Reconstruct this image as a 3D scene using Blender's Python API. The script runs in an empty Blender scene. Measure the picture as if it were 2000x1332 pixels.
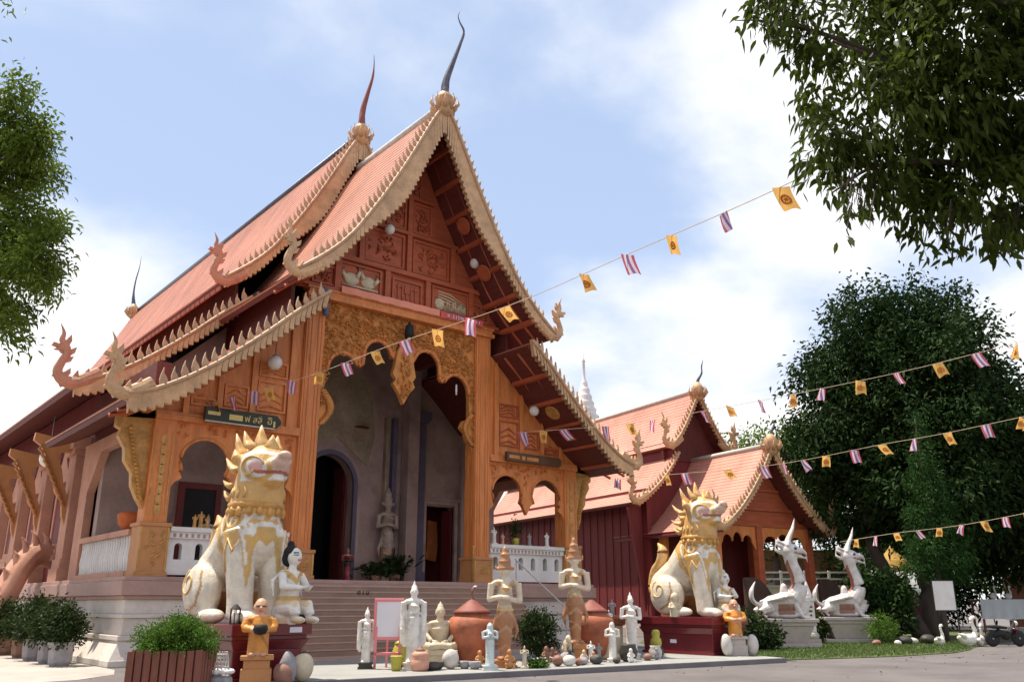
import bpy, math, random
import numpy as np
from mathutils import Vector, Matrix

random.seed(7)
rng = np.random.default_rng(7)
SC = bpy.context.scene
COL = SC.collection
R = math.radians

# ------------------------------------------------------------------ camera
cam_data = bpy.data.cameras.new('camera')
cam = bpy.data.objects.new('camera', cam_data)
COL.objects.link(cam)
cam_data.sensor_width = 36.0
cam_data.lens = 30.42
cam_data.clip_start = 0.1
cam_data.clip_end = 3000
cam.location = (-7.35, -24.4, 1.5)
cam.rotation_euler = (R(90 + 16.9), 0, R(-39.5))
SC.camera = cam

# ------------------------------------------------------------------ sky, sun, exposure
SUN_DIR = Vector((-0.17, 0.30, 0.94)).normalized()
SUN_EL = math.asin(SUN_DIR.z)
SUN_AZ = math.atan2(SUN_DIR.x, SUN_DIR.y)
SUN_STRENGTH = 5.0
SKY_STRENGTH = 0.09
EXPOSURE = 0.56

world = bpy.data.worlds.new('World')
SC.world = world
world.use_nodes = True
wn, wl = world.node_tree.nodes, world.node_tree.links
wn.clear()
w_out = wn.new('ShaderNodeOutputWorld')
w_bg = wn.new('ShaderNodeBackground')
w_bg.inputs['Strength'].default_value = SKY_STRENGTH
w_sky = wn.new('ShaderNodeTexSky')
w_sky.sky_type = 'NISHITA'
w_sky.sun_disc = False
w_sky.sun_elevation = SUN_EL
w_sky.sun_rotation = SUN_AZ
w_sky.air_density = 1.0
w_sky.dust_density = 1.2
w_sky.ozone_density = 1.5
w_tc = wn.new('ShaderNodeTexCoord')
w_sep = wn.new('ShaderNodeSeparateXYZ')
wl.new(w_tc.outputs['Generated'], w_sep.inputs[0])
def wmath(op, a, b=None, clamp=False):
    n = wn.new('ShaderNodeMath'); n.operation = op; n.use_clamp = clamp
    for i, v in enumerate((a, b)):
        if v is None: continue
        if isinstance(v, (int, float)): n.inputs[i].default_value = v
        else: wl.new(v, n.inputs[i])
    return n.outputs[0]
w_z = wmath('MAXIMUM', w_sep.outputs['Z'], 0.0)
w_den = wmath('ADD', w_z, 0.16)
w_comb = wn.new('ShaderNodeCombineXYZ')
wl.new(wmath('DIVIDE', w_sep.outputs['X'], w_den), w_comb.inputs['X'])
wl.new(wmath('DIVIDE', w_sep.outputs['Y'], w_den), w_comb.inputs['Y'])
w_map = wn.new('ShaderNodeMapping')
w_map.inputs['Location'].default_value = (4.2, 6.2, 0)
wl.new(w_comb.outputs[0], w_map.inputs['Vector'])
w_noise = wn.new('ShaderNodeTexNoise')
w_noise.inputs['Scale'].default_value = 0.85
w_noise.inputs['Detail'].default_value = 7.0
w_noise.inputs['Roughness'].default_value = 0.52
w_noise.inputs['Distortion'].default_value = 0.25
wl.new(w_map.outputs[0], w_noise.inputs['Vector'])
w_ramp = wn.new('ShaderNodeMapRange')
w_ramp.interpolation_type = 'SMOOTHSTEP'
w_ramp.inputs['From Min'].default_value = 0.45
w_ramp.inputs['From Max'].default_value = 0.66
# clouds stack up towards the horizon, where the line of sight is longer
w_low = wn.new('ShaderNodeMapRange')
w_low.inputs['From Min'].default_value = 0.0; w_low.inputs['From Max'].default_value = 0.48
w_low.inputs['To Min'].default_value = 0.19; w_low.inputs['To Max'].default_value = 0.0
wl.new(w_z, w_low.inputs['Value'])
wl.new(wmath('ADD', w_noise.outputs['Fac'], w_low.outputs[0]), w_ramp.inputs['Value'])
# thin milky haze: thicker towards the horizon, like the photograph's air
w_veil = wn.new('ShaderNodeMapRange')
w_veil.inputs['From Min'].default_value = 0.0
w_veil.inputs['From Max'].default_value = 0.62
w_veil.inputs['To Min'].default_value = 0.88
w_veil.inputs['To Max'].default_value = 0.66
wl.new(w_z, w_veil.inputs['Value'])
w_mix1 = wn.new('ShaderNodeMix'); w_mix1.data_type = 'RGBA'
wl.new(w_veil.outputs[0], w_mix1.inputs['Factor'])
wl.new(w_sky.outputs[0], w_mix1.inputs['A'])
w_mix1.inputs['B'].default_value = (4.7, 5.9, 8.2, 1)
w_mix2 = wn.new('ShaderNodeMix'); w_mix2.data_type = 'RGBA'
wl.new(w_ramp.outputs[0], w_mix2.inputs['Factor'])
wl.new(w_mix1.outputs['Result'], w_mix2.inputs['A'])
w_mix2.inputs['B'].default_value = (9.0, 8.95, 9.0, 1)
wl.new(w_mix2.outputs['Result'], w_bg.inputs['Color'])
wl.new(w_bg.outputs[0], w_out.inputs['Surface'])

sun_data = bpy.data.lights.new('sun', 'SUN')
sun_data.energy = SUN_STRENGTH
sun_data.angle = R(0.5)
sun_data.color = (1.0, 0.91, 0.77)
sun = bpy.data.objects.new('sun', sun_data)
COL.objects.link(sun)
sun.rotation_euler = SUN_DIR.to_track_quat('Z', 'Y').to_euler()

vs = SC.view_settings
vs.view_transform = 'Standard'
vs.look = 'None'
vs.exposure = EXPOSURE
vs.gamma = 1.0
vs.use_curve_mapping = False

# ------------------------------------------------------------------ materials
MATS = {}
def M(name, col, rough=0.7, var=0.18, scale=2.0, bump=0.25, bscale=25.0, stretch=(1, 1, 1), metal=0.0,
      dirt=None, dirt_amt=0.0, dirt_scale=1.2, trans=0.0, attr=None, spec=0.4, coat=0.0, emit=None):
    """procedural surface: base colour with broad and fine mottling, stains, grain bump"""
    m = bpy.data.materials.new(name)
    m.use_nodes = True
    nt = m.node_tree; n, l = nt.nodes, nt.links
    n.clear()
    out = n.new('ShaderNodeOutputMaterial')
    b = n.new('ShaderNodeBsdfPrincipled')
    tc = n.new('ShaderNodeTexCoord')
    oi = n.new('ShaderNodeObjectInfo')
    mp = n.new('ShaderNodeMapping'); mp.inputs['Scale'].default_value = stretch
    l.new(tc.outputs['Object'], mp.inputs['Vector'])
    off = n.new('ShaderNodeVectorMath'); off.operation = 'SCALE'; off.inputs[0].default_value = (17, 31, 23)
    l.new(oi.outputs['Random'], off.inputs['Scale'])
    l.new(off.outputs[0], mp.inputs['Location'])
    def noise(s, det=4, ro=0.55):
        t = n.new('ShaderNodeTexNoise'); t.inputs['Scale'].default_value = s
        t.inputs['Detail'].default_value = det; t.inputs['Roughness'].default_value = ro
        l.new(mp.outputs[0], t.inputs['Vector']); return t
    n1, n2 = noise(scale), noise(scale * 9, 3)
    mixn = n.new('ShaderNodeMath'); mixn.operation = 'MULTIPLY_ADD'; mixn.inputs[1].default_value = 0.45
    l.new(n2.outputs['Fac'], mixn.inputs[0]); l.new(n1.outputs['Fac'], mixn.inputs[2])
    mr = n.new('ShaderNodeMapRange')
    mr.inputs['From Min'].default_value = 0.45; mr.inputs['From Max'].default_value = 1.0
    mr.inputs['To Min'].default_value = 1 - var; mr.inputs['To Max'].default_value = 1 + var
    l.new(mixn.outputs[0], mr.inputs['Value'])
    mul = n.new('ShaderNodeMix'); mul.data_type = 'RGBA'; mul.blend_type = 'MULTIPLY'; mul.inputs['Factor'].default_value = 1
    if attr:
        a = n.new('ShaderNodeAttribute'); a.attribute_name = attr
        l.new(a.outputs['Color'], mul.inputs['A'])
    else:
        mul.inputs['A'].default_value = (*col, 1)
    cb = n.new('ShaderNodeCombineColor')
    for k in range(3): l.new(mr.outputs[0], cb.inputs[k])
    l.new(cb.outputs[0], mul.inputs['B'])
    c_out = mul.outputs['Result']
    if dirt:
        dn = noise(dirt_scale, 6, 0.65)
        dr = n.new('ShaderNodeMapRange'); dr.inputs['From Min'].default_value = 0.5; dr.inputs['From Max'].default_value = 0.72
        dr.inputs['To Max'].default_value = dirt_amt
        l.new(dn.outputs['Fac'], dr.inputs['Value'])
        dm = n.new('ShaderNodeMix'); dm.data_type = 'RGBA'
        l.new(dr.outputs[0], dm.inputs['Factor']); l.new(c_out, dm.inputs['A']); dm.inputs['B'].default_value = (*dirt, 1)
        c_out = dm.outputs['Result']
    l.new(c_out, b.inputs['Base Color'])
    b.inputs['Roughness'].default_value = rough
    b.inputs['Metallic'].default_value = metal
    b.inputs['Specular IOR Level'].default_value = spec
    b.inputs['Coat Weight'].default_value = coat
    if emit:
        b.inputs['Emission Color'].default_value = (*emit[:3], 1); b.inputs['Emission Strength'].default_value = emit[3]
    if bump:
        bn = noise(bscale, 3, 0.6)
        bp = n.new('ShaderNodeBump'); bp.inputs['Strength'].default_value = bump; bp.inputs['Distance'].default_value = 0.02
        l.new(bn.outputs['Fac'], bp.inputs['Height']); l.new(bp.outputs[0], b.inputs['Normal'])
    if trans:
        tr = n.new('ShaderNodeBsdfTranslucent'); l.new(c_out, tr.inputs['Color'])
        ms = n.new('ShaderNodeMixShader'); ms.inputs[0].default_value = trans
        l.new(b.outputs[0], ms.inputs[1]); l.new(tr.outputs[0], ms.inputs[2]); l.new(ms.outputs[0], out.inputs['Surface'])
    else:
        l.new(b.outputs[0], out.inputs['Surface'])
    MATS[name] = m
    return m

TILE = M('roof_tile', (0.49, 0.205, 0.135), 0.55, 0.22, 0.9, 0.3, 30, (1, 1, 0.35), dirt=(0.29, 0.115, 0.075), dirt_amt=0.6, dirt_scale=0.5)
TILE2 = M('roof_tile_pale', (0.56, 0.26, 0.19), 0.55, 0.2, 0.9, 0.3, 30, (1, 1, 0.35), dirt=(0.32, 0.14, 0.1), dirt_amt=0.5, dirt_scale=0.5)
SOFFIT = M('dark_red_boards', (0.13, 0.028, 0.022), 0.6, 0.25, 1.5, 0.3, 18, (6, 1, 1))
REDWOOD = M('red_wood', (0.42, 0.10, 0.042), 0.55, 0.25, 1.2, 0.3, 14, (1, 1, 5))
ORWOOD = M('orange_wood', (0.66, 0.225, 0.064), 0.5, 0.25, 1.3, 0.35, 14, (5, 5, 0.7), dirt=(0.3, 0.09, 0.03), dirt_amt=0.45, dirt_scale=1.5)
CARVE = M('carved_wood', (0.62, 0.255, 0.065), 0.55, 0.4, 3.0, 0.7, 40, dirt=(0.25, 0.08, 0.02), dirt_amt=0.7, dirt_scale=6)
GILT = M('gilded_wood', (0.55, 0.29, 0.085), 0.45, 0.35, 4.0, 0.5, 30, metal=0.15, dirt=(0.3, 0.13, 0.04), dirt_amt=0.5, dirt_scale=5)
BARGE = M('bargeboard_ochre', (0.57, 0.345, 0.185), 0.55, 0.3, 2.0, 0.5, 24, dirt=(0.33, 0.17, 0.08), dirt_amt=0.5, dirt_scale=3)
TOOTH = M('tooth_ochre', (0.50, 0.31, 0.18), 0.5, 0.3, 3.0, 0.3, 24)
STEEL = M('dark_finial', (0.10, 0.095, 0.12), 0.35, 0.3, 4.0, 0.3, 30, metal=0.3)
CREAM = M('cream_relief', (0.62, 0.52, 0.36), 0.6, 0.25, 4, 0.4, 30)
PLASTER = M('white_plaster', (0.72, 0.68, 0.66), 0.8, 0.10, 1.2, 0.2, 22, dirt=(0.42, 0.37, 0.34), dirt_amt=0.4, dirt_scale=0.9)
PINKPL = M('pink_plaster', (0.52, 0.265, 0.185), 0.8, 0.18, 1.2, 0.3, 18, dirt=(0.35, 0.17, 0.12), dirt_amt=0.5, dirt_scale=1.1)
GREYPL = M('grey_plaster', (0.38, 0.265, 0.235), 0.8, 0.22, 0.8, 0.3, 12, dirt=(0.15, 0.10, 0.09), dirt_amt=0.7, dirt_scale=0.7)
LEDGE = M('ledge_stone', (0.40, 0.25, 0.21), 0.7, 0.18, 1.2, 0.25, 24)
STONEW = M('podium_stone', (0.60, 0.53, 0.48), 0.8, 0.14, 1.0, 0.3, 24, dirt=(0.36, 0.29, 0.25), dirt_amt=0.55, dirt_scale=0.8)
STEP = M('step_tile', (0.32, 0.19, 0.135), 0.55, 0.18, 1.0, 0.2, 30, dirt=(0.2, 0.13, 0.12), dirt_amt=0.5, dirt_scale=0.9)
NOSE = M('step_nosing', (0.44, 0.32, 0.26), 0.5, 0.15, 2.0, 0.2, 30)
REDLAC = M('red_lacquer', (0.14, 0.014, 0.018), 0.28, 0.25, 1.0, 0.12, 20, coat=0.3)
REDWALL = M('dark_red_wall', (0.16, 0.022, 0.022), 0.6, 0.22, 1.0, 0.2, 14, (3, 3, 0.5))
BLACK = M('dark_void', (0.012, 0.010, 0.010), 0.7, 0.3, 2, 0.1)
BLUEPL = M('blue_grey_plaster', (0.12, 0.10, 0.145), 0.7, 0.22, 1.4, 0.3, 16)
MURAL = M('faded_mural', (0.30, 0.24, 0.16), 0.7, 0.4, 1.0, 0.2, 12, dirt=(0.20, 0.09, 0.08), dirt_amt=0.8, dirt_scale=0.8)
SIGNG = M('sign_green', (0.025, 0.028, 0.014), 0.4, 0.3, 3, 0.2)
SIGNB = M('sign_brown', (0.10, 0.045, 0.022), 0.5, 0.3, 3, 0.2)
GOLDP = M('gold_paint', (0.62, 0.47, 0.17), 0.4, 0.2, 4, 0.2, metal=0.2)
PAINT = M('statue_paint', (1, 1, 1), 0.42, 0.16, 5.0, 0.6, 22, attr='paint', coat=0.1, dirt=(0.33,0.25,0.17), dirt_amt=0.5, dirt_scale=3.2)
MARBLE = M('white_marble', (0.74, 0.71, 0.66), 0.5, 0.14, 4, 0.5, 26, dirt=(0.40, 0.33, 0.25), dirt_amt=0.6, dirt_scale=5)
IVORY = M('ivory_stone', (0.62, 0.52, 0.37), 0.6, 0.16, 5, 0.3, 30, dirt=(0.38, 0.28, 0.17), dirt_amt=0.5, dirt_scale=4)
BLUEST = M('pale_jade_stone', (0.55, 0.62, 0.62), 0.45, 0.14, 5, 0.3, 30)
TERRA = M('terracotta', (0.40, 0.125, 0.062), 0.7, 0.28, 2.4, 0.5, 26, dirt=(0.13, 0.04, 0.025), dirt_amt=0.8, dirt_scale=1.6)
TERRAD = M('dark_terracotta', (0.24, 0.07, 0.05), 0.6, 0.25, 4, 0.3, 26)
PINKP = M('pink_paint', (0.75, 0.24, 0.27), 0.5, 0.1, 3, 0.1)
PAPER = M('white_board', (0.72, 0.72, 0.80), 0.5, 0.04, 2, 0.03)
OLIVE = M('olive_glaze', (0.44, 0.40, 0.06), 0.35, 0.2, 6, 0.2, 30, dirt=(0.2, 0.16, 0.03), dirt_amt=0.6, dirt_scale=6)
PINKCL = M('pink_clay', (0.55, 0.28, 0.20), 0.6, 0.2, 5, 0.2, 30)
GREYST = M('grey_stone', (0.30, 0.28, 0.29), 0.7, 0.25, 5, 0.5, 30)
PALEST = M('pale_stone', (0.55, 0.51, 0.46), 0.7, 0.2, 5, 0.4, 30)
DARKST = M('dark_stone', (0.055, 0.05, 0.042), 0.55, 0.3, 6, 0.5, 30)
BROWNST = M('brown_stone', (0.26, 0.13, 0.09), 0.6, 0.3, 6, 0.5, 30)
PEDST = M('pedestal_stone', (0.46, 0.40, 0.37), 0.8, 0.18, 2, 0.4, 26, dirt=(0.22, 0.18, 0.16), dirt_amt=0.6, dirt_scale=2)
SANDST = M('ochre_stone', (0.50, 0.225, 0.085), 0.6, 0.2, 3, 0.3, 26, dirt=(0.3, 0.12, 0.04), dirt_amt=0.4, dirt_scale=3)
SOIL = M('soil', (0.05, 0.035, 0.025), 0.9, 0.3, 8, 0.5)
BARK = M('bark', (0.075, 0.055, 0.042), 0.85, 0.35, 3, 0.8, 16, (2, 2, 0.5))
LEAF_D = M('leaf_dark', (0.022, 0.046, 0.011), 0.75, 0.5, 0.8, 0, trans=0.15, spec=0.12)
LEAF_M = M('leaf_mid', (0.125, 0.180, 0.024), 0.5, 0.5, 1.2, 0, trans=0.42, spec=0.12)
LEAF_F = M('leaf_front', (0.060, 0.086, 0.013), 0.5, 0.5, 2.0, 0, trans=0.45, spec=0.12)
LEAF_B = M('leaf_bush', (0.085, 0.165, 0.022), 0.5, 0.5, 6, 0, trans=0.3, spec=0.12)
LEAF_BD = M('leaf_bush_dark', (0.030, 0.050, 0.014), 0.55, 0.5, 6, 0, trans=0.2, spec=0.12)
LEAF_C = M('leaf_conifer', (0.030, 0.078, 0.017), 0.5, 0.5, 3, 0, trans=0.3, spec=0.12)
GRASS = M('grass_blade', (0.095, 0.150, 0.030), 0.6, 0.4, 3, 0, trans=0.3)
LAWN = M('lawn_soil', (0.085, 0.105, 0.035), 0.9, 0.4, 1.4, 0.6, 30)
ASPHALT = M('asphalt', (0.145, 0.128, 0.125), 0.85, 0.22, 0.5, 0.6, 60, dirt=(0.09, 0.078, 0.075), dirt_amt=0.7, dirt_scale=0.35)
PAVING = M('apron_concrete', (0.30, 0.30, 0.285), 0.75, 0.12, 0.8, 0.3, 40, dirt=(0.22, 0.20, 0.18), dirt_amt=0.5, dirt_scale=0.7)
KERB = M('kerb_concrete', (0.17, 0.155, 0.16), 0.8, 0.16, 1.5, 0.4, 40)
ROPE = M('cord', (0.55, 0.42, 0.30), 0.8, 0.1, 5, 0)
FY = M('flag_yellow', (0.86, 0.50, 0.15), 0.8, 0.12, 4, 0.1, trans=0.45)
FO = M('flag_emblem', (0.62, 0.24, 0.04), 0.8, 0.12, 4, 0.1, trans=0.4)
FR = M('flag_red', (0.60, 0.13, 0.19), 0.8, 0.1, 4, 0.1, trans=0.4)
FW = M('flag_white', (0.82, 0.70, 0.75), 0.8, 0.06, 4, 0.1, trans=0.45)
FB = M('flag_violet', (0.32, 0.17, 0.40), 0.8, 0.1, 4, 0.1, trans=0.4)
GLOBE = M('opal_glass', (0.80, 0.76, 0.72), 0.2, 0.05, 2, 0)
BLUECL = M('blue_cloth', (0.12, 0.15, 0.24), 0.9, 0.3, 8, 0.5)
REDCL = M('red_cloth', (0.62, 0.11, 0.10), 0.8, 0.2, 3, 0.3)
PARAPET = M('dark_brown_render', (0.065,0.034,0.024), 0.6, 0.3, 2, 0.4, 20)
NAGAP = M('naga_pink_ochre', (0.50,0.235,0.15), 0.6, 0.3, 3, 0.5, 24, dirt=(0.3,0.13,0.09), dirt_amt=0.5, dirt_scale=3)
SALMON = M('salmon_cloth', (0.80, 0.30, 0.20), 0.8, 0.14, 2, 0.2)
TARP = M('white_tarp', (0.62, 0.65, 0.66), 0.7, 0.1, 1.5, 0.2)
METAL = M('grey_metal', (0.22, 0.22, 0.23), 0.45, 0.2, 4, 0.1, metal=0.6)
RUBBER = M('black_rubber', (0.015, 0.015, 0.016), 0.7, 0.2, 6, 0.2)
THATCH = M('brown_roof', (0.22, 0.13, 0.06), 0.85, 0.3, 3, 0.5, 30)
SLAT = M('planter_slat', (0.20, 0.065, 0.040), 0.6, 0.25, 3, 0.4, 20, (6, 6, 0.6))

# ------------------------------------------------------------------ mesh helpers
class MB:
    """collects closed primitives and links them as ONE mesh object"""
    def __init__(s):
        s.v, s.f, s.mi, s.cur, s.uv = [], [], [], 0, None
    def add(s, verts, faces, T=None):
        o = len(s.v)
        if T is not None: verts = [tuple(T @ Vector(p)) for p in verts]
        s.v += [tuple(p) for p in verts]
        s.f += [tuple(i + o for i in f) for f in faces]
        s.mi += [s.cur] * len(faces)
        return s
    def box(s, x0, x1, y0, y1, z0, z1, T=None):
        v = [(x0,y0,z0),(x1,y0,z0),(x1,y1,z0),(x0,y1,z0),(x0,y0,z1),(x1,y0,z1),(x1,y1,z1),(x0,y1,z1)]
        return s.add(v, [(3,2,1,0),(4,5,6,7),(0,1,5,4),(1,2,6,5),(2,3,7,6),(3,0,4,7)], T)
    def frus(s, c, z0, z1, a0, b0, a1, b1, T=None):
        x, y = c
        v = [(x-a0,y-b0,z0),(x+a0,y-b0,z0),(x+a0,y+b0,z0),(x-a0,y+b0,z0),(x-a1,y-b1,z1),(x+a1,y-b1,z1),(x+a1,y+b1,z1),(x-a1,y+b1,z1)]
        return s.add(v, [(3,2,1,0),(4,5,6,7),(0,1,5,4),(1,2,6,5),(2,3,7,6),(3,0,4,7)], T)
    def prism(s, poly, d0, d1, plane='xz', T=None):
        """extrude a flat outline; plane 'xz' extrudes along y, 'yz' along x, 'xy' along z"""
        n = len(poly)
        P = {'xz': lambda a, b, d: (a, d, b), 'yz': lambda a, b, d: (d, a, b), 'xy': lambda a, b, d: (a, b, d)}[plane]
        area = sum(poly[i][0]*poly[(i+1)%n][1]-poly[(i+1)%n][0]*poly[i][1] for i in range(n))
        if (area < 0): poly = poly[::-1]
        v = [P(a, b, d0) for a, b in poly] + [P(a, b, d1) for a, b in poly]
        sides = [(i, (i+1) % n, n+(i+1) % n, n+i) for i in range(n)]
        caps = [tuple(range(n))[::-1], tuple(range(n, 2*n))]
        f = caps + sides
        if plane == 'xz': f = [q[::-1] for q in f]
        return s.add(v, f, T)
    def lathe(s, prof, c=(0,0,0), n=24, sx=1, sy=1, T=None):
        v, f = [], []
        for r, z in prof:
            for k in range(n):
                a = 2*math.pi*k/n
                v.append((c[0]+r*sx*math.cos(a), c[1]+r*sy*math.sin(a), c[2]+z))
        for i in range(len(prof)-1):
            for k in range(n):
                k2 = (k+1) % n
                f.append((i*n+k, i*n+k2, (i+1)*n+k2, (i+1)*n+k))
        f.append(tuple(range(n))[::-1]); f.append(tuple((len(prof)-1)*n+k for k in range(n)))
        return s.add(v, f, T)
    def tube(s, path, rad, n=10, flat=(1, 1), up=(0, 0, 1), T=None):
        """tapered tube along a path; flat scales the section across / along the up side"""
        p = [Vector(q) for q in path]; m = len(p)
        if not isinstance(rad, (list, tuple)): rad = [rad]*m
        v, f = [], []
        U = Vector(up)
        for i in range(m):
            t = (p[min(i+1, m-1)]-p[max(i-1, 0)]).normalized()
            a = t.cross(U)
            if a.length < 1e-3: a = t.cross(Vector((1, 0.2, 0)))
            a.normalize(); b = a.cross(t).normalized()
            for k in range(n):
                w = 2*math.pi*k/n
                v.append(p[i]+a*(rad[i]*flat[0]*math.cos(w))+b*(rad[i]*flat[1]*math.sin(w)))
        for i in range(m-1):
            for k in range(n):
                k2 = (k+1) % n
                f.append((i*n+k, i*n+k2, (i+1)*n+k2, (i+1)*n+k))
        f.append(tuple(range(n))[::-1]); f.append(tuple((m-1)*n+k for k in range(n)))
        return s.add(v, f, T)
    def ell(s, c, r, nu=16, nv=10, T=None, rot=None):
        Q = Matrix.Translation(c) @ (rot.to_4x4() if rot is not None else Matrix.Identity(4))
        if isinstance(r, (int, float)): r = (r, r, r)
        v = [(0, 0, -r[2])]; f = []
        for i in range(1, nv):
            th = math.pi*i/nv - math.pi/2
            for k in range(nu):
                a = 2*math.pi*k/nu
                v.append((r[0]*math.cos(th)*math.cos(a), r[1]*math.cos(th)*math.sin(a), r[2]*math.sin(th)))
        v.append((0, 0, r[2]))
        for k in range(nu):
            k2 = (k+1) % nu
            f.append((0, 1+k2, 1+k))
            for i in range(nv-2):
                f.append((1+i*nu+k, 1+i*nu+k2, 1+(i+1)*nu+k2, 1+(i+1)*nu+k))
            f.append((1+(nv-2)*nu+k, 1+(nv-2)*nu+k2, len(v)-1))
        v = [tuple(Q @ Vector(p)) for p in v]
        return s.add(v, f, T)
    def mesh(s, name, mats):
        me = bpy.data.meshes.new(name)
        me.from_pydata(s.v, [], s.f)
        for m in (mats if isinstance(mats, (list, tuple)) else [mats]): me.materials.append(m)
        if any(s.mi): me.polygons.foreach_set('material_index', s.mi)
        me.validate(); me.update()
        return me

def link(name, me, parent=None, loc=None, rotz=None):
    o = bpy.data.objects.new(name, me)
    COL.objects.link(o)
    if parent is not None: o.parent = parent
    if loc is not None: o.location = loc
    if rotz is not None: o.rotation_euler = (0, 0, rotz)
    return o

def shade(me, smooth):
    if smooth:
        me.polygons.foreach_set('use_smooth', [True]*len(me.polygons))

def apply_mods(o, keep_name):
    dg = bpy.context.evaluated_depsgraph_get()
    me = bpy.data.meshes.new_from_object(o.evaluated_get(dg))
    old = o.data; o.modifiers.clear(); o.data = me; me.name = keep_name
    bpy.data.meshes.remove(old)
    return me

def part(name, mb, mats, parent=None, smooth=False, bevel=0.0, stuff=False):
    me = mb.mesh(name, mats)
    o = link(name, me, parent)
    if bevel:
        b = o.modifiers.new('b', 'BEVEL'); b.width = bevel; b.segments = 2; b.limit_method = 'ANGLE'; b.angle_limit = R(40)
        me = apply_mods(o, name)
    shade(me, smooth)
    if stuff: o['kind'] = 'stuff'
    return o

def organic(name, mb, mats, parent, voxel, smooth=3, paint=None, relief=None):
    """fuse overlapping closed shapes into one continuous skin"""
    o = link(name, mb.mesh(name, mats), parent)
    r = o.modifiers.new('r', 'REMESH'); r.mode = 'VOXEL'; r.voxel_size = voxel
    if smooth:
        sm = o.modifiers.new('s', 'SMOOTH'); sm.factor = 0.5; sm.iterations = smooth
    me = apply_mods(o, name)
    if not me.materials:
        me.materials.append(mats)
    shade(me, True)
    if paint or relief:
        n = len(me.vertices); co = np.empty(n*3); me.vertices.foreach_get('co', co); co = co.reshape(-1, 3)
        if paint:
            colr = np.ones((n, 4), dtype=np.float32); colr[:, :3] = paint(co)
            a = me.color_attributes.new('paint', 'FLOAT_COLOR', 'POINT'); a.data.foreach_set('color', colr.ravel())
    return o

def tag(o, label=None, cat=None, group=None, kind=None):
    if label: o['label'] = label
    if cat: o['category'] = cat
    if group: o['group'] = group
    if kind: o['kind'] = kind
    return o

def thing(name, loc, rotz, label, cat, group=None):
    o = bpy.data.objects.new(name, None); COL.objects.link(o)
    o.empty_display_size = 0.3
    o.location = loc; o.rotation_euler = (0, 0, rotz)
    return tag(o, label, cat, group)

def copy_tree(o, parent=None):
    c = o.copy(); COL.objects.link(c); c.parent = parent
    for ch in list(o.children): copy_tree(ch, c)
    return c

def arc(cx, cz, r, a0, a1, n=10, rz=None):
    rz = r if rz is None else rz
    return [(cx+r*math.cos(R(a0+(a1-a0)*i/n)), cz+rz*math.sin(R(a0+(a1-a0)*i/n))) for i in range(n+1)]

def smooth_path(pts, n=6):
    """Catmull-Rom through points"""
    P = [Vector(p) for p in pts]; P = [P[0]*2-P[1]] + P + [P[-1]*2-P[-2]]
    out = []
    for i in range(1, len(P)-2):
        for k in range(n):
            t = k/n
            out.append(0.5*((2*P[i])+(-P[i-1]+P[i+1])*t+(2*P[i-1]-5*P[i]+4*P[i+1]-P[i+2])*t*t+(-P[i-1]+3*P[i]-3*P[i+1]+P[i+2])*t**3))
    out.append(P[-2])
    return out

def lerp_list(vals, n):
    """resample values to the length smooth_path gives"""
    xs = np.linspace(0, len(vals)-1, n); return list(np.interp(xs, range(len(vals)), vals))

def mesh_np(name, V, F, mat):
    """fast mesh from numpy arrays (F: quads or tris)"""
    me = bpy.data.meshes.new(name)
    k = F.shape[1]
    me.vertices.add(len(V)); me.vertices.foreach_set('co', V.astype(np.float32).ravel())
    me.loops.add(F.size); me.loops.foreach_set('vertex_index', F.astype(np.int32).ravel())
    me.polygons.add(len(F)); me.polygons.foreach_set('loop_start', np.arange(0, F.size, k, dtype=np.int32))
    try: me.polygons.foreach_set('loop_total', np.full(len(F), k, dtype=np.int32))
    except Exception: pass
    me.materials.append(mat); me.update(calc_edges=True)
    return me

def leaf_arrays(P, N, L, W, droop=0.0):
    """one bent diamond leaf (two quads folded on the midrib) at each point P, pointing along N, length L, width W"""
    n = len(P)
    N = N/np.linalg.norm(N, axis=1, keepdims=True)
    side = np.cross(N, rng.normal(size=(n, 3))); side /= np.linalg.norm(side, axis=1, keepdims=True)+1e-9
    nor = np.cross(side, N)
    L = np.broadcast_to(L, (n,))[:, None]; W = np.broadcast_to(W, (n,))[:, None]
    fold = 0.25*W
    base = P; tip = P+N*L+np.array([0, 0, -1])*droop*L
    mid = P+N*L*0.45+nor*fold*-0.5
    l1 = P+N*L*0.28+side*W*0.42; l2 = P+N*L*0.62+side*W*0.40
    r1 = P+N*L*0.28-side*W*0.42; r2 = P+N*L*0.62-side*W*0.40
    V = np.stack([base, l1, l2, tip, r2, r1, mid], 1).reshape(-1, 3)   # seven points a leaf
    o = (np.arange(n)*7)[:, None]
    A = np.stack([o[:, 0]+0, o[:, 0]+6, o[:, 0]+2, o[:, 0]+1], 1)
    B = np.stack([o[:, 0]+0, o[:, 0]+5, o[:, 0]+4, o[:, 0]+6], 1)
    T1 = np.stack([o[:, 0]+6, o[:, 0]+3, o[:, 0]+2], 1); T2 = np.stack([o[:, 0]+6, o[:, 0]+4, o[:, 0]+3], 1)
    # split quads to triangles so that one array holds all
    tri = np.concatenate([A[:, [0, 1, 2]], A[:, [0, 2, 3]], B[:, [0, 1, 2]], B[:, [0, 2, 3]], T1, T2], 0)
    return V, tri

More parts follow.
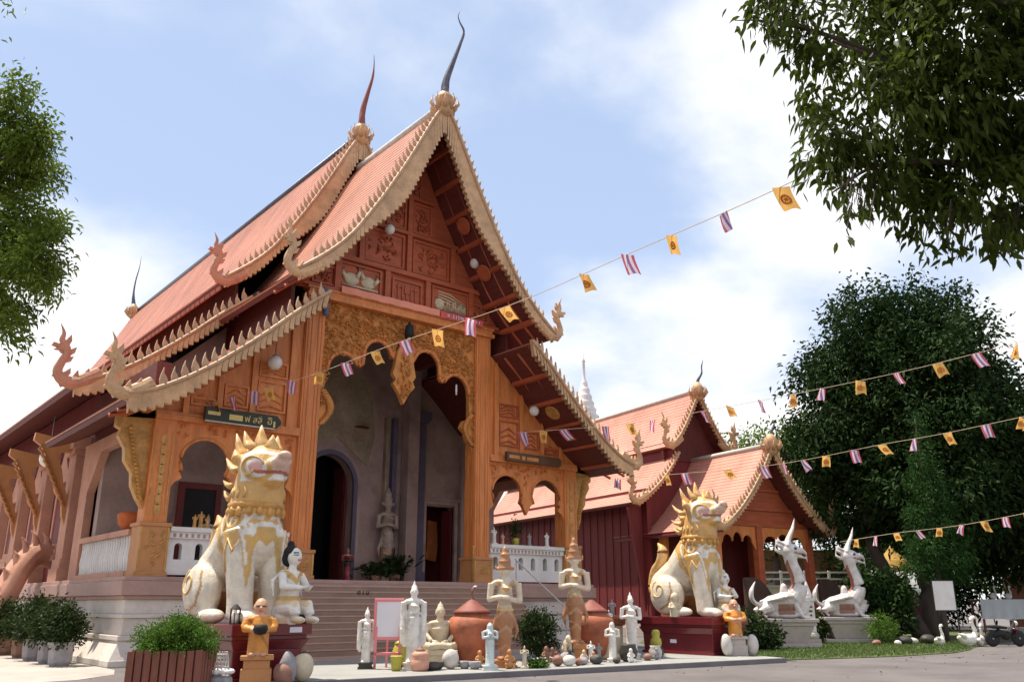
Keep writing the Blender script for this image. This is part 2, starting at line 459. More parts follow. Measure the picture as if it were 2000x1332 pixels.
def blob_points(blobs, n, shell=0.55):
    """points in a union of ellipsoids (cx,cy,cz,rx,ry,rz), denser to the outside"""
    b = np.array(blobs, dtype=float)
    vol = b[:, 3]*b[:, 4]*b[:, 5]; pick = rng.choice(len(b), n, p=vol**0.8/np.sum(vol**0.8))
    d = rng.normal(size=(n, 3)); d /= np.linalg.norm(d, axis=1, keepdims=True)
    rad = rng.uniform(shell**3, 1, n)**(1/3)*np.clip(rng.normal(1, 0.13, n), 0.6, 1.32)
    return b[pick, :3]+d*rad[:, None]*b[pick, 3:6], d

def clumped(P, D, per, spread):
    """turn each point into a spray of leaves around it"""
    n = len(P)
    Q = np.repeat(P, per, 0)+rng.normal(size=(n*per, 3))*spread
    E = np.repeat(D, per, 0)+rng.normal(size=(n*per, 3))*0.7
    return Q, E

# ================================================================== SETTING
g = MB(); g.add([(-700,-700,0),(900,-700,0),(900,900,0),(-700,900,0)], [(0,1,2,3)])
tag(part('ground', g, ASPHALT), kind='structure')

lawn_poly = [(14.6,-9.2),(16.5,-9.9),(19,-10.5),(22.3,-10.7),(24.6,-10.2),(26.2,-9.6),(29,-8.9),(33,-8.0),(44,-6),(48,4),(42,12),(30,9),(20.3,1.0),(18.2,-2.5),(15.4,-4.5)]
g = MB(); g.add([(x,y,0.018) for x,y in lawn_poly], [tuple(range(len(lawn_poly)))])
tag(part('lawn', g, LAWN), kind='structure')

path_poly = [(-16,-4.2),(-3.4,-4.2),(-2.1,-3.9),(-1.1,-2.9),(-0.66,-1.4),(-0.66,32),(-16,32)]
g = MB(); g.add([(x,y,0.006) for x,y in path_poly], [tuple(range(len(path_poly)))])
tag(part('side_path', g, M('pale_concrete', (0.40, 0.36, 0.32), 0.85, 0.16, 0.6, 0.5, 40, dirt=(0.22,0.19,0.17), dirt_amt=0.6, dirt_scale=0.5)), kind='structure')
apron_poly = [(-1.3,-9.35),(0.9,-8.58),(14.05,-10.02),(14.75,-7.6),(14.9,-4.2),(13.0,-2.6),(3.0,-2.6),(0.9,-4.4),(-1.2,-4.6)]
g = MB(); g.prism(apron_poly, 0.0, 0.115, 'xy')
tag(part('apron', g, KERB), kind='structure')
g = MB(); g.prism([(x*0.996+0.03, y*0.994-0.03) for x,y in apron_poly], 0.11, 0.124, 'xy')
tag(part('apron_paving', g, PAVING), kind='structure')

# ================================================================== ROOF KIT
def prof_interp(prof, d):
    xs = [p[0] for p in prof]; zs = [p[1] for p in prof]
    return float(np.interp(d, xs, zs))

def resample(prof, step):
    """even arc-length points along a concave roof profile"""
    p = smooth_path([(d, 0, z) for d, z in prof], 8)
    L = [0]
    for i in range(1, len(p)): L.append(L[-1]+(p[i]-p[i-1]).length)
    n = max(3, int(round(L[-1]/step)))
    t = np.linspace(0, L[-1], n+1)
    return [(float(np.interp(q, L, [a.x for a in p])), float(np.interp(q, L, [a.z for a in p]))) for q in t]

def roof_side(parent, cx, prof, y0, y1, sgn, tile, course=0.24, th=0.14, soffit=SOFFIT):
    """one slope: stepped tile courses on a boarded soffit"""
    pts = resample(prof, course)
    mb = MB()
    for i in range(len(pts)-1):
        (d0, z0), (d1, z1) = pts[i], pts[i+1]
        dx, dz = d1-d0, z1-z0; l = math.hypot(dx, dz); nx, nz = -dz/l, dx/l
        if nz < 0: nx, nz = -nx, -nz
        a = (d0+nx*0.012, z0+nz*0.012); b = (d1+nx*0.026+dx*0.10, z1+nz*0.026+dz*0.10)
        q = [(cx+sgn*a[0], a[1]), (cx+sgn*b[0], b[1])]
        lo = [(cx+sgn*(b[0]-nx*0.05), b[1]-nz*0.05), (cx+sgn*(a[0]-nx*0.05), a[1]-nz*0.05)]
        mb.prism(q+lo, y0, y1, 'xz')
    part('roof_slope', mb, tile, parent)
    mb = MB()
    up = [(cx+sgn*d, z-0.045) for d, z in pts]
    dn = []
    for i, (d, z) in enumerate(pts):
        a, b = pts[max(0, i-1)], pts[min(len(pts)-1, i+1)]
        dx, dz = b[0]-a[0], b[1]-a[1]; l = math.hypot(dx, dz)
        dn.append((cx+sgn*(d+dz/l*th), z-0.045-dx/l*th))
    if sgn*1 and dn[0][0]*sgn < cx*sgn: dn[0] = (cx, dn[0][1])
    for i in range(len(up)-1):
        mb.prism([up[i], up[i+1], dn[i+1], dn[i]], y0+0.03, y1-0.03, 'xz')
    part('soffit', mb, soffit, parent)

_tooth_mesh = {}
def tooth_mesh(h):
    key = round(h, 3)
    if key not in _tooth_mesh:
        mb = MB()
        o = [(-0.30,0),(-0.34,0.25),(-0.22,0.55),(0.06,1.0),(0.02,0.66),(0.20,0.42),(0.30,0.16),(0.26,0)]
        mb.prism([(a*h*0.75, b*h) for a, b in o], -0.035, 0.035, 'xz')
        _tooth_mesh[key] = mb.mesh('flame_tooth', TOOTH)
    return _tooth_mesh[key]

def barge(parent, cx, outer, inner, y, sgn, th=0.16, tooth=0.3, step=0.27, mat=BARGE, d_end=None, lean=0.5, trim=0.9):
    """serrated bargeboard following the roof edge with flame teeth on its top"""
    po, pi = resample(outer, 0.3), resample(inner, 0.22)
    # scalloped lower edge
    low = []
    for i, (d, z) in enumerate(pi):
        low.append((cx+sgn*d, z))
        if i < len(pi)-1:
            a, b = pi[i], pi[i+1]
            low.append((cx+sgn*(a[0]*0.25+b[0]*0.75+0.05), a[1]*0.25+b[1]*0.75+0.10))
    mb = MB()
    top = [(cx+sgn*d, z) for d, z in po]
    # strips between the two edges keep every piece simple
    n = 40
    def at(poly, t):
        k = t*(len(poly)-1); i = min(int(k), len(poly)-2); f = k-i
        return (poly[i][0]*(1-f)+poly[i+1][0]*f, poly[i][1]*(1-f)+poly[i+1][1]*f)
    N = len(low)-1
    for i in range(N):
        t0, t1 = i/N, (i+1)/N
        mb.prism([at(top, t0), at(top, t1), low[i+1], low[i]], y-th/2, y+th/2, 'xz')
    part('bargeboard', mb, mat, parent)
    # raised rib along the top
    rb = MB()
    rb.tube([(a, y-th/2-0.02, b-0.06) for a, b in top], 0.06, 6)
    part('bargeboard_rib', rb, TOOTH, parent, smooth=True)
    pt = resample(outer, step)
    me = tooth_mesh(tooth)
    for i in range(1, int(len(pt)*trim)):
        (d, z) = pt[i]; a, b = pt[i-1], pt[min(i+1, len(pt)-1)]
        ang = math.atan2(b[1]-a[1], b[0]-a[0])
        o = link('flame_tooth', me, parent, (cx+sgn*d, y, z-0.02))
        # tooth leans along the outward normal, tip towards the apex
        o.rotation_euler = (0, -sgn*ang*lean, 0)
        s = random.uniform(0.85, 1.15)
        o.scale = (-sgn*s, 1, s)

def naga(parent, base, sgn, h=1.9, y=0.0, mat=BARGE, w=0.17, name='naga_finial', tilt=0.0):
    """upswept naga head closing a bargeboard: S-shaped neck, crest, beak and body scales"""
    x, z = base
    s = h/1.9
    P = [(-0.75,0.42),(-0.35,0.12),(0.05,-0.08),(0.42,-0.02),(0.60,0.25),(0.52,0.58),(0.40,0.85),(0.45,1.12),(0.60,1.35),(0.58,1.62),(0.72,1.92)]
    rr = [0.30,0.34,0.33,0.27,0.22,0.19,0.19,0.20,0.14,0.085,0.012]
    path = smooth_path([(x+sgn*a*s, y, z+b*s) for a, b in P], 4)
    mb = MB()
    mb.tube(path, [r*s*0.72 for r in lerp_list(rr, len(path))], 10, flat=(1.0, 0.72), up=(0, 1, 0))
    # flat crest flames behind the neck and on the belly
    for (a, b, l, an) in [(0.36,0.92,0.40,140),(0.42,0.68,0.34,160),(0.46,1.24,0.40,112),(0.08,0.02,0.42,108),(-0.25,0.18,0.38,112),(0.36,0.16,0.32,125),(0.58,0.10,0.26,-25),(0.35,-0.12,0.30,-70),(-0.05,-0.20,0.26,-95),(0.54,0.98,0.24,15)]:
        c, sn = math.cos(R(an)), math.sin(R(an))
        a, b, l = a-c*0.02, b-sn*0.02, l*0.85
        q = [(a-sn*0.11, b+c*0.11), (a+c*l*0.6-sn*0.10, b+sn*l*0.6+c*0.10), (a+c*l, b+sn*l+0.05), (a+c*l*0.4+sn*0.07, b+sn*l*0.4-c*0.07), (a+sn*0.11, b-c*0.11)]
        mb.prism([(x+sgn*u*s, z+v*s) for u, v in q], y-w*0.28, y+w*0.28, 'xz')
    # snout
    mb.prism([(x+sgn*u*s, z+v*s) for u, v in [(0.48,1.16),(0.86,1.22),(0.90,1.12),(0.70,1.06),(0.82,0.98),(0.50,0.98)]], y-w*0.4, y+w*0.4, 'xz')
    o = part(name, mb, mat, parent, smooth=False)
    return o

def chofa(parent, base, pts, rad, mat=STEEL, collar=BARGE):
    """slender horn on the apex"""
    x, y, z = base
    path = smooth_path([(x+a, y+b, z+c) for a, b, c in pts], 6)
    mb = MB(); mb.tube(path, lerp_list(rad, len(path)), 9, flat=(0.8, 1))
    part('apex_finial', mb, mat, parent, smooth=True)
    mb = MB(); mb.lathe([(0.10,-0.75),(0.34,-0.55),(0.30,-0.2),(0.36,-0.05),(0.22,0.15),(0.12,0.3)], (x, y, z), 12)
    for k in range(9):
        a = 2*math.pi*k/9
        mb.tube([(x+0.28*math.cos(a), y+0.28*math.sin(a), z-0.5), (x+0.5*math.cos(a), y+0.5*math.sin(a), z-0.25), (x+0.42*math.cos(a), y+0.42*math.sin(a), z+0.08)], [0.09,0.06,0.01], 6)
    part('finial_collar', mb, collar, parent, smooth=True)

# ================================================================== TEMPLE HALL
CX = 8.0
hall = thing('temple_hall', (0,0,0), 0, 'large orange wooden temple hall with steep stacked terracotta roofs and carved gable', 'temple')
UP_O = [(0,18.55),(0.5,17.75),(1.4,15.95),(2.2,14.5),(2.84,13.45),(3.45,12.55),(4.15,11.8),(5.1,11.0)]
UP_I = [(0,17.35),(0.6,16.05),(1.34,14.45),(2.1,13.45),(2.82,12.75),(3.7,11.62),(4.3,11.05),(5.0,10.62)]
LO_O = [(4.0,10.55),(5.0,9.72),(5.85,8.92),(6.65,8.22),(7.4,7.62),(8.1,7.15),(8.75,6.80),(9.35,6.60)]
LO_I = [(4.1,9.95),(5.0,9.15),(5.75,8.45),(6.8,7.60),(7.7,6.82),(8.5,6.28),(9.3,6.05)]
def up(p, dz): return [(a, b+dz) for a, b in p]
DZ = 1.5
YF, YR = -2.0, 4.0
for sg in (-1, 1):
    roof_side(hall, CX, up(UP_O, -0.12), YF+0.05, 6.0, sg, TILE)
    sq = lambda p: [(4.0+(d-4.0)*0.94, z) for d, z in p] if sg > 0 else p     # the right aisle roof stops a little shorter
    roof_side(hall, CX, up(sq(LO_O), -0.12), YF+0.05, 6.5, sg, TILE)
    roof_side(hall, CX, up(UP_O, DZ-0.12), YR+0.05, 33.0, sg, TILE)
    roof_side(hall, CX, up(LO_O, DZ-0.12), YR+0.05, 33.0, sg, TILE)
    barge(hall, CX, UP_O, UP_I, YF, sg, tooth=0.34, step=0.26, trim=0.93)
    barge(hall, CX, sq(LO_O), sq(LO_I), YF, sg, tooth=0.40, step=0.30, lean=0.3, trim=0.9)
    barge(hall, CX, up(UP_O, DZ), up(UP_I, DZ), YR, sg, tooth=0.34, step=0.26, trim=0.93)
    barge(hall, CX, up(LO_O, DZ), up(LO_I, DZ), YR, sg, tooth=0.40, step=0.30, lean=0.3, trim=0.9)
    naga(hall, (CX+sg*4.95, 10.95), sg, 1.5, YF)
    naga(hall, (CX+sg*(9.35 if sg < 0 else 9.03), 6.6), sg, 1.45, YF)
    naga(hall, (CX+sg*4.95, 12.45), sg, 1.6, YR, mat=NAGAP)
    naga(hall, (CX+sg*9.3, 8.05), sg, 1.7, YR, mat=NAGAP)
    # clerestory board between the two roof tiers
    for (dz, y0, y1) in ((0, -0.2, 5.8), (DZ, 4.6, 32.8)):
        mb = MB(); mb.box(CX+sg*4.35-0.06, CX+sg*4.35+0.06, y0, y1, 10.0+dz, 11.4+dz)
        part('clerestory_board', mb, SOFFIT, hall)
    # scalloped eave valance of the upper rear roof
    mb = MB()
    y = YR+0.3
    while y < 32:
        mb.box(CX+sg*5.02-0.03, CX+sg*5.02+0.03, y, y+0.42, 12.13, 12.36)
        y += 0.5
    part('eave_valance', mb, REDWOOD, hall, stuff=True)
for (dz, y0, y1) in ((0, YF-0.05, 4.2), (DZ, YR-0.05, 33)):
    mb = MB(); mb.tube([(CX, y0, 18.45+dz), (CX, y1, 18.45+dz)], 0.17, 10)
    part('ridge_cap', mb, STEEL if dz else PALEST, hall, smooth=True)
chofa(hall, (CX, YF, 18.75), [(0,0,0),(0.02,-0.03,0.7),(0.22,-0.15,1.5),(0.42,-0.3,2.3),(0.50,-0.4,2.8),(0.34,-0.36,3.15),(0.26,-0.36,3.4),(0.34,-0.4,3.65)], [0.22,0.13,0.09,0.06,0.045,0.03,0.018,0.006])
chofa(hall, (CX, YR, 18.75+DZ), [(0,0,0),(-0.02,-0.05,0.8),(0.10,-0.15,1.6),(0.24,-0.25,2.4),(0.26,-0.3,3.0),(0.20,-0.35,3.5)], [0.22,0.13,0.09,0.055,0.03,0.008], mat=TERRAD)
chofa(hall, (CX-0.3, 33.0, 18.6+DZ), [(0,0,0),(-0.1,0.1,1.0),(-0.05,0.2,2.0),(0.1,0.3,3.0),(0.15,0.4,3.9)], [0.16,0.08,0.05,0.03,0.008])

# ---- purlins and coffers under the front overhang
for sg in (-1, 1):
    for prof in (UP_O, LO_O):
        pts = resample(up(prof, -0.34), 1.15)
        for (d, z) in pts[1:-1]:
            mb = MB(); mb.box(CX+sg*d-0.09, CX+sg*d+0.09, YF+0.1, 0.0, z-0.17, z-0.01)
            part('purlin', mb, REDWOOD, hall)
        pts = resample(up(prof, -0.31), 0.5)
        for yy in (YF+0.75, YF+1.5):
            mb = MB(); mb.tube([(CX+sg*d, yy, z-0.05) for d, z in pts], 0.06, 4)
            part('rafter', mb, REDWOOD, hall)
    for (d, dzz) in ((2.95, 0), (6.2, 0), (7.4, 0), (2.0, 0)):
        prof = UP_O if d < 5 else LO_O
        z = prof_interp(prof, d); sl = (prof_interp(prof, d+0.2)-prof_interp(prof, d-0.2))/0.4
        ang = math.atan(sl)
        T = Matrix.Translation((CX+sg*d-sg*0.30*math.sin(-ang), YF+1.1, z-0.36*math.cos(ang))) @ Matrix.Rotation(-sg*ang, 4, 'Y')
        mb = MB(); mb.lathe([(0.30,-0.05),(0.33,0.0),(0.30,0.05)], (0,0,0), 20, T=T)
        part('soffit_roundel', mb, REDWOOD if d < 5 else GILT, hall)

# ---- podium
def podium_ring(z0, z1, e, mat, name):
    mb = MB(); mb.box(-e, 16+e, -e, 33, z0, z1)
    part(name, mb, mat, hall, bevel=0.015)
podium_ring(0.0, 0.16, 0.62, STONEW, 'podium_plinth')
mb = MB(); mb.frus((8, 16.5), 0.16, 0.62, 8.60, 17.1, 8.34, 16.84); part('podium_flare', mb, STONEW, hall)
podium_ring(0.62, 0.74, 0.40, STONEW, 'podium_moulding')
podium_ring(0.74, 1.16, 0.30, STONEW, 'podium_wall')
podium_ring(1.16, 1.26, 0.36, STONEW, 'podium_moulding')
podium_ring(1.26, 1.62, 0.30, STONEW, 'podium_wall')
podium_ring(1.62, 1.72, 0.38, LEDGE, 'podium_moulding')
podium_ring(1.72, 2.08, 0.46, LEDGE, 'podium_ledge')
podium_ring(2.08, 2.195, 0.40, LEDGE, 'porch_floor')
# ---- stairs
NS, DEP = 12, 2.85
for i in range(NS):
    z1 = 2.17*(NS-i)/(NS+1)+0.02
    y = -0.46-(i+1)*(DEP-0.46)/NS
    mb = MB(); mb.box(3.7, 12.3, y, y+(DEP-0.46)/NS+0.03, 0.1 if i < 2 else 0.3, z1)
    st = part('step', mb, STEP, hall)
    mb = MB(); mb.box(3.69, 12.31, y-0.015, y+0.05, z1-0.03, z1+0.006); part('nosing', mb, NOSE, st)
mb = MB(); mb.box(0.9, 13.6, -3.6, -0.8, 0.115, 0.17); part('stair_landing', mb, NOSE, hall)

# ---- pillars
def pillar(x0, x1, y0, y1, z0, z1, base_h, fluted=True):
    mb = MB(); mb.box(x0, x1, y0, y1, z0+base_h, z1)
    p = part('pillar', mb, ORWOOD, hall, bevel=0.02)
    w = (x1-x0)
    mb = MB()
    if fluted:
        for k in (0.14, 0.32, 0.68, 0.86):
            mb.box(x0+w*k-0.022, x0+w*k+0.022, y0-0.022, y0+0.01, z0+base_h+0.06, z1-0.1)
            mb.box(x0-0.022, x0+0.01, y0+(y1-y0)*k-0.022, y0+(y1-y0)*k+0.022, z0+base_h+0.06, z1-0.1)
    else:
        mb.box(x0+0.07, x0+0.10, y0-0.02, y0+0.01, z0+base_h+0.2, z1-0.5); mb.box(x1-0.10, x1-0.07, y0-0.02, y0+0.01, z0+base_h+0.2, z1-0.5)
        for q in range(8):
            zz = z0+base_h+0.35+q*(z1-z0-base_h-1.1)/7
            mb.prism([(x0+w/2+0.09*math.cos(R(a)), zz+0.16*math.sin(R(a))) for a in range(0, 360, 45)], y0-0.02, y0+0.01, 'xz')
    part('pillar_moulding', mb, GILT if not fluted else ORWOOD, p)
    if base_h:
        mb = MB(); mb.box(x0-0.08, x1+0.08, y0-0.08, y1+0.08, z0, z0+base_h)
        mb.box(x0-0.12, x1+0.12, y0-0.12, y1+0.12, z0+base_h-0.1, z0+base_h+0.003)
        mb.box(x0-0.12, x1+0.12, y0-0.12, y1+0.12, z0, z0+0.12)
        b = part('pillar_base', mb, SANDST, p, bevel=0.015)
        mb = MB()
        for (a, c) in ((x0-0.08, x0-0.02), (x1+0.02, x1+0.08)): mb.box(a, c, y0-0.10, y0-0.07, z0+0.14, z0+base_h-0.12)
        rr = random.Random(int(x0*10))
        for q in range(26):
            a = rr.uniform(x0+0.06, x1-0.06); zz = rr.uniform(z0+0.25, z0+base_h-0.25)
            mb.tube([(a, y0-0.085, zz), (a+0.05, y0-0.10, zz+0.05), (a+0.02, y0-0.085, zz+0.11)], [0.02,0.022,0.006], 5)
        part('base_carving', mb, GILT, b)
    return p
pillar(0.0, 0.62, 0.0, 0.6, 2.2, 6.6, 1.4, False)
pillar(15.38, 16.0, 0.0, 0.6, 2.2, 6.6, 1.4, False)
pillar(4.28, 4.92, -0.02, 0.62, 2.2, 11.0, 0.85)
pillar(11.08, 11.72, -0.02, 0.62, 2.2, 11.0, 0.85)
mb = MB(); mb.lathe([(0.05,0),(0.05,1.15),(0.065,1.2)], (10.95, -0.12, 2.2), 10); part('rail_post', mb, GILT, hall, smooth=True)

# ---- main beam, gable
mb = MB(); mb.box(4.2, 11.8, -0.16, 0.3, 10.98, 11.12); mb.box(4.26, 11.74, -0.10, 0.3, 11.12, 11.26); mb.box(4.2, 11.8, -0.14, 0.3, 11.26, 11.34)
part('main_beam', mb, ORWOOD, hall, bevel=0.01)
gp = [(CX-d, z-0.35) for d, z in UP_O if z-0.35 > 11.3][::-1]+[(CX+d, z-0.35) for d, z in UP_O if z-0.35 > 11.3][1:]
gp = [(CX-4.35, 11.3)]+gp+[(CX+4.35, 11.3)]
mb = MB(); mb.prism(gp, 0.06, 0.2, 'xz'); part('gable_wall', mb, REDWOOD, hall)
def carved_panel(x0, x1, z0, z1, mat, motif, seed, y=0.06):
    """framed recessed panel with relief foliage"""
    rr = random.Random(seed)
    mb = MB(); e = 0.07
    for (a, b, c, d) in ((x0, x1, z1-e, z1), (x0, x1, z0, z0+e), (x0, x0+e, z0+e, z1-e), (x1-e, x1, z0+e, z1-e)): mb.box(a, b, y-0.07, y+0.01, c, d)
    p = part('panel_frame', mb, mat, hall)
    mb = MB()
    cx, cz, w, h = (x0+x1)/2, (z0+z1)/2, (x1-x0)/2-e, (z1-z0)/2-e
    if motif == 'swan':
        mb.cur = 0
        mb.box(x0+0.12, x1-0.12, y-0.05, y, z0+0.15, z0+0.22)
        for (ox, sc) in ((-0.45*w, 1), (0.42*w, -1)):
            mb.ell((cx+ox, y-0.01, cz-0.12*h), (0.30, 0.06, 0.22), 12, 8)
            mb.tube([(cx+ox+sc*0.18, y-0.02, cz), (cx+ox+sc*0.30, y-0.03, cz+0.25), (cx+ox+sc*0.2, y-0.02, cz+0.4)], [0.09,0.06,0.04], 6)
            mb.tube([(cx+ox-sc*0.2, y-0.02, cz-0.1), (cx+ox-sc*0.36, y-0.03, cz+0.1), (cx+ox-sc*0.3, y-0.02, cz+0.3)], [0.08,0.08,0.02], 6)
        part('swan_relief', mb, CREAM, p, smooth=True)
    elif motif == 'shrine':
        for k in range(-2, 3): mb.box(cx+k*w*0.32-0.03, cx+k*w*0.32+0.03, y-0.04, y, z0+0.12, z1-0.18)
        mb.box(cx-w*0.8, cx+w*0.8, y-0.05, y, cz+h*0.35, cz+h*0.45); mb.box(cx-w*0.2, cx+w*0.2, y-0.055, y, cz-h*0.2, cz+h*0.6)
        part('shrine_relief', mb, mat, p)
    elif motif == 'rays':
        mb.ell((x0+w*0.5, y, z0+0.35), (0.22, 0.07, 0.22), 12, 8)
        for k in range(12):
            a = x0+w*0.8+k*0.09
            mb.box(a-0.02, a+0.02, y-0.04, y, z0+0.12, z0+0.3+0.25*abs(math.sin(k)))
        for k in range(4): mb.tube([(x0+0.3, y-0.01, z1-0.15-k*0.1), (cx, y-0.03, z1-0.2-k*0.12), (x1-0.1, y-0.01, z0+0.5-k*0.08)], 0.025, 5)
        part('ray_relief', mb, CREAM, p, smooth=True)
    else:
        for q in range(22):
            t = q/22*2*math.pi*2; r = 0.15+0.8*rr.random()
            x, z = cx+w*0.85*r*math.cos(t), cz+h*0.85*r*math.sin(t)
            a = rr.uniform(0, 6.28); l = 0.14
            mb.tube([(x, y+0.01, z), (x+l*math.cos(a), y-0.04, z+l*math.sin(a)), (x+l*1.3*math.cos(a+0.9), y-0.02, z+l*1.3*math.sin(a+0.9))], [0.035,0.045,0.012], 5)
        part('leaf_relief', mb, CARVE if motif == 'leafc' else mat, p, smooth=True, stuff=True)
for i, (x0, x1, z0, z1, m, mo) in enumerate([(5.33,6.95,11.52,12.5,REDWOOD,'swan'),(7.38,8.62,11.56,12.4,REDWOOD,'shrine'),(9.05,10.67,11.52,12.5,REDWOOD,'rays'),
    (6.25,7.82,12.78,14.05,REDWOOD,'leaf'),(8.18,9.75,12.78,14.05,REDWOOD,'leaf'),(7.05,7.85,14.3,15.5,REDWOOD,'leaf'),(8.15,8.95,14.3,15.5,REDWOOD,'leaf'),(7.55,8.45,15.7,16.6,REDWOOD,'leaf'),(4.35,5.2,11.52,12.2,REDWOOD,'leaf'),(10.8,11.65,11.52,12.2,REDWOOD,'leaf')]):
    carved_panel(x0, x1, z0, z1, m, mo, i)
for (x0, x1, z0, z1) in ((3.95,12.05,11.36,11.46),(4.6,11.4,12.56,12.72),(5.9,10.1,14.12,14.24),(6.95,9.05,15.56,15.66)):
    mb = MB(); mb.box(x0, x1, -0.09, 0.08, z0, z1); part('gable_rail', mb, REDWOOD, hall)
for (x, z0, z1) in ((5.25,11.46,12.56),(7.16,11.46,12.56),(8.84,11.46,12.56),(10.75,11.46,12.56),(8.0,12.72,15.56),(6.1,12.72,14.12),(9.9,12.72,14.12)):
    mb = MB(); mb.box(x-0.10, x+0.10, -0.07, 0.08, z0+0.002, z1-0.002); part('gable_post', mb, REDWOOD, hall)

# ---- central carved arch board
half = [(0.0,10.2),(0.18,10.12),(0.33,9.78)]+arc(0.98,9.42,0.56,172,12,12,0.62)+[(1.56,9.12),(1.64,9.02),(1.74,9.16)]+arc(2.26,8.72,0.58,150,0,10,0.66)+[(2.88,8.2),(2.92,7.85),(2.62,7.75),(2.50,7.5),(2.72,7.30),(2.78,7.05),(2.95,6.85),(3.07,6.6)]
right = [(CX+a, b) for a, b in half]; left = [(CX-a, b) for a, b in half]
top_z = 10.975
mb = MB()
for ring, q in ((right, 1), (left, -1)):
    mb.prism([(CX, top_z), (CX+q*3.075, top_z)]+ring[::-1], 0.14, 0.30, 'xz')
part('arch_board', mb, CARVE, hall)
for ring in (right, left):
    mb = MB(); mb.tube([(a, 0.13, b) for a, b in ring[2:-8]], 0.075, 6); part('arch_moulding', mb, ORWOOD, hall, smooth=True)
# carved foliage over the board
mb = MB(); rr = random.Random(3)
def in_board(x, z):
    d = abs(x-CX)
    if z > 10.9: return False
    lowz = np.interp(d, [0.0,0.35,0.45,1.5,1.6,1.75,2.85,3.05], [10.2,9.8,10.05,10.0,9.1,9.35,9.2,6.8])
    return z > lowz+0.05
cnt = 0
while cnt < 620:
    x, z = rr.uniform(CX-3.05, CX+3.05), rr.uniform(7.0, 10.9)
    if not in_board(x, z): continue
    cnt += 1
    a = rr.uniform(0, 6.28); l = rr.uniform(0.08, 0.17); t = rr.choice((-1, 1))*1.1
    mb.tube([(x, 0.15, z), (x+l*math.cos(a), 0.06, z+l*math.sin(a)), (x+l*1.25*math.cos(a+t), 0.10, z+l*1.25*math.sin(a+t))], [0.03,0.038,0.008], 4)
part('arch_carving', mb, CARVE, hall, stuff=True)
for s in (-1, 1):
    mb = MB()
    for k in range(16):
        zz = 6.9+k*0.07; xx = CX+s*(3.0-0.30*math.sin(k/15*math.pi))
        mb.tube([(xx+s*0.05, 0.10, zz), (xx-s*0.12, 0.04, zz+0.06), (xx-s*0.06, 0.08, zz+0.15)], [0.06,0.06,0.015], 6)
    part('bracket_carving', mb, CARVE, hall, smooth=True)
# hanging centre drop
mb = MB()
dp = [(-0.12,10.1),(-0.30,9.75),(-0.38,9.3),(-0.46,8.95),(-0.34,8.78),(-0.44,8.6),(-0.22,8.35),(0,7.95),(0.22,8.35),(0.44,8.6),(0.34,8.78),(0.46,8.95),(0.38,9.3),(0.30,9.75),(0.12,10.1)]
mb.prism([(CX+a, b) for a, b in dp], -0.02, 0.16, 'xz')
for q in range(40):
    zz = rr.uniform(8.3, 9.9); xx = CX+rr.uniform(-0.3, 0.3)*(1-abs(zz-9.1)/1.2)
    mb.tube([(xx, -0.01, zz), (xx+rr.uniform(-.1,.1), -0.09, zz-0.1), (xx+rr.uniform(-.12,.12), -0.03, zz-0.22)], [0.05,0.05,0.012], 5)
part('carved_drop', mb, CARVE, hall)

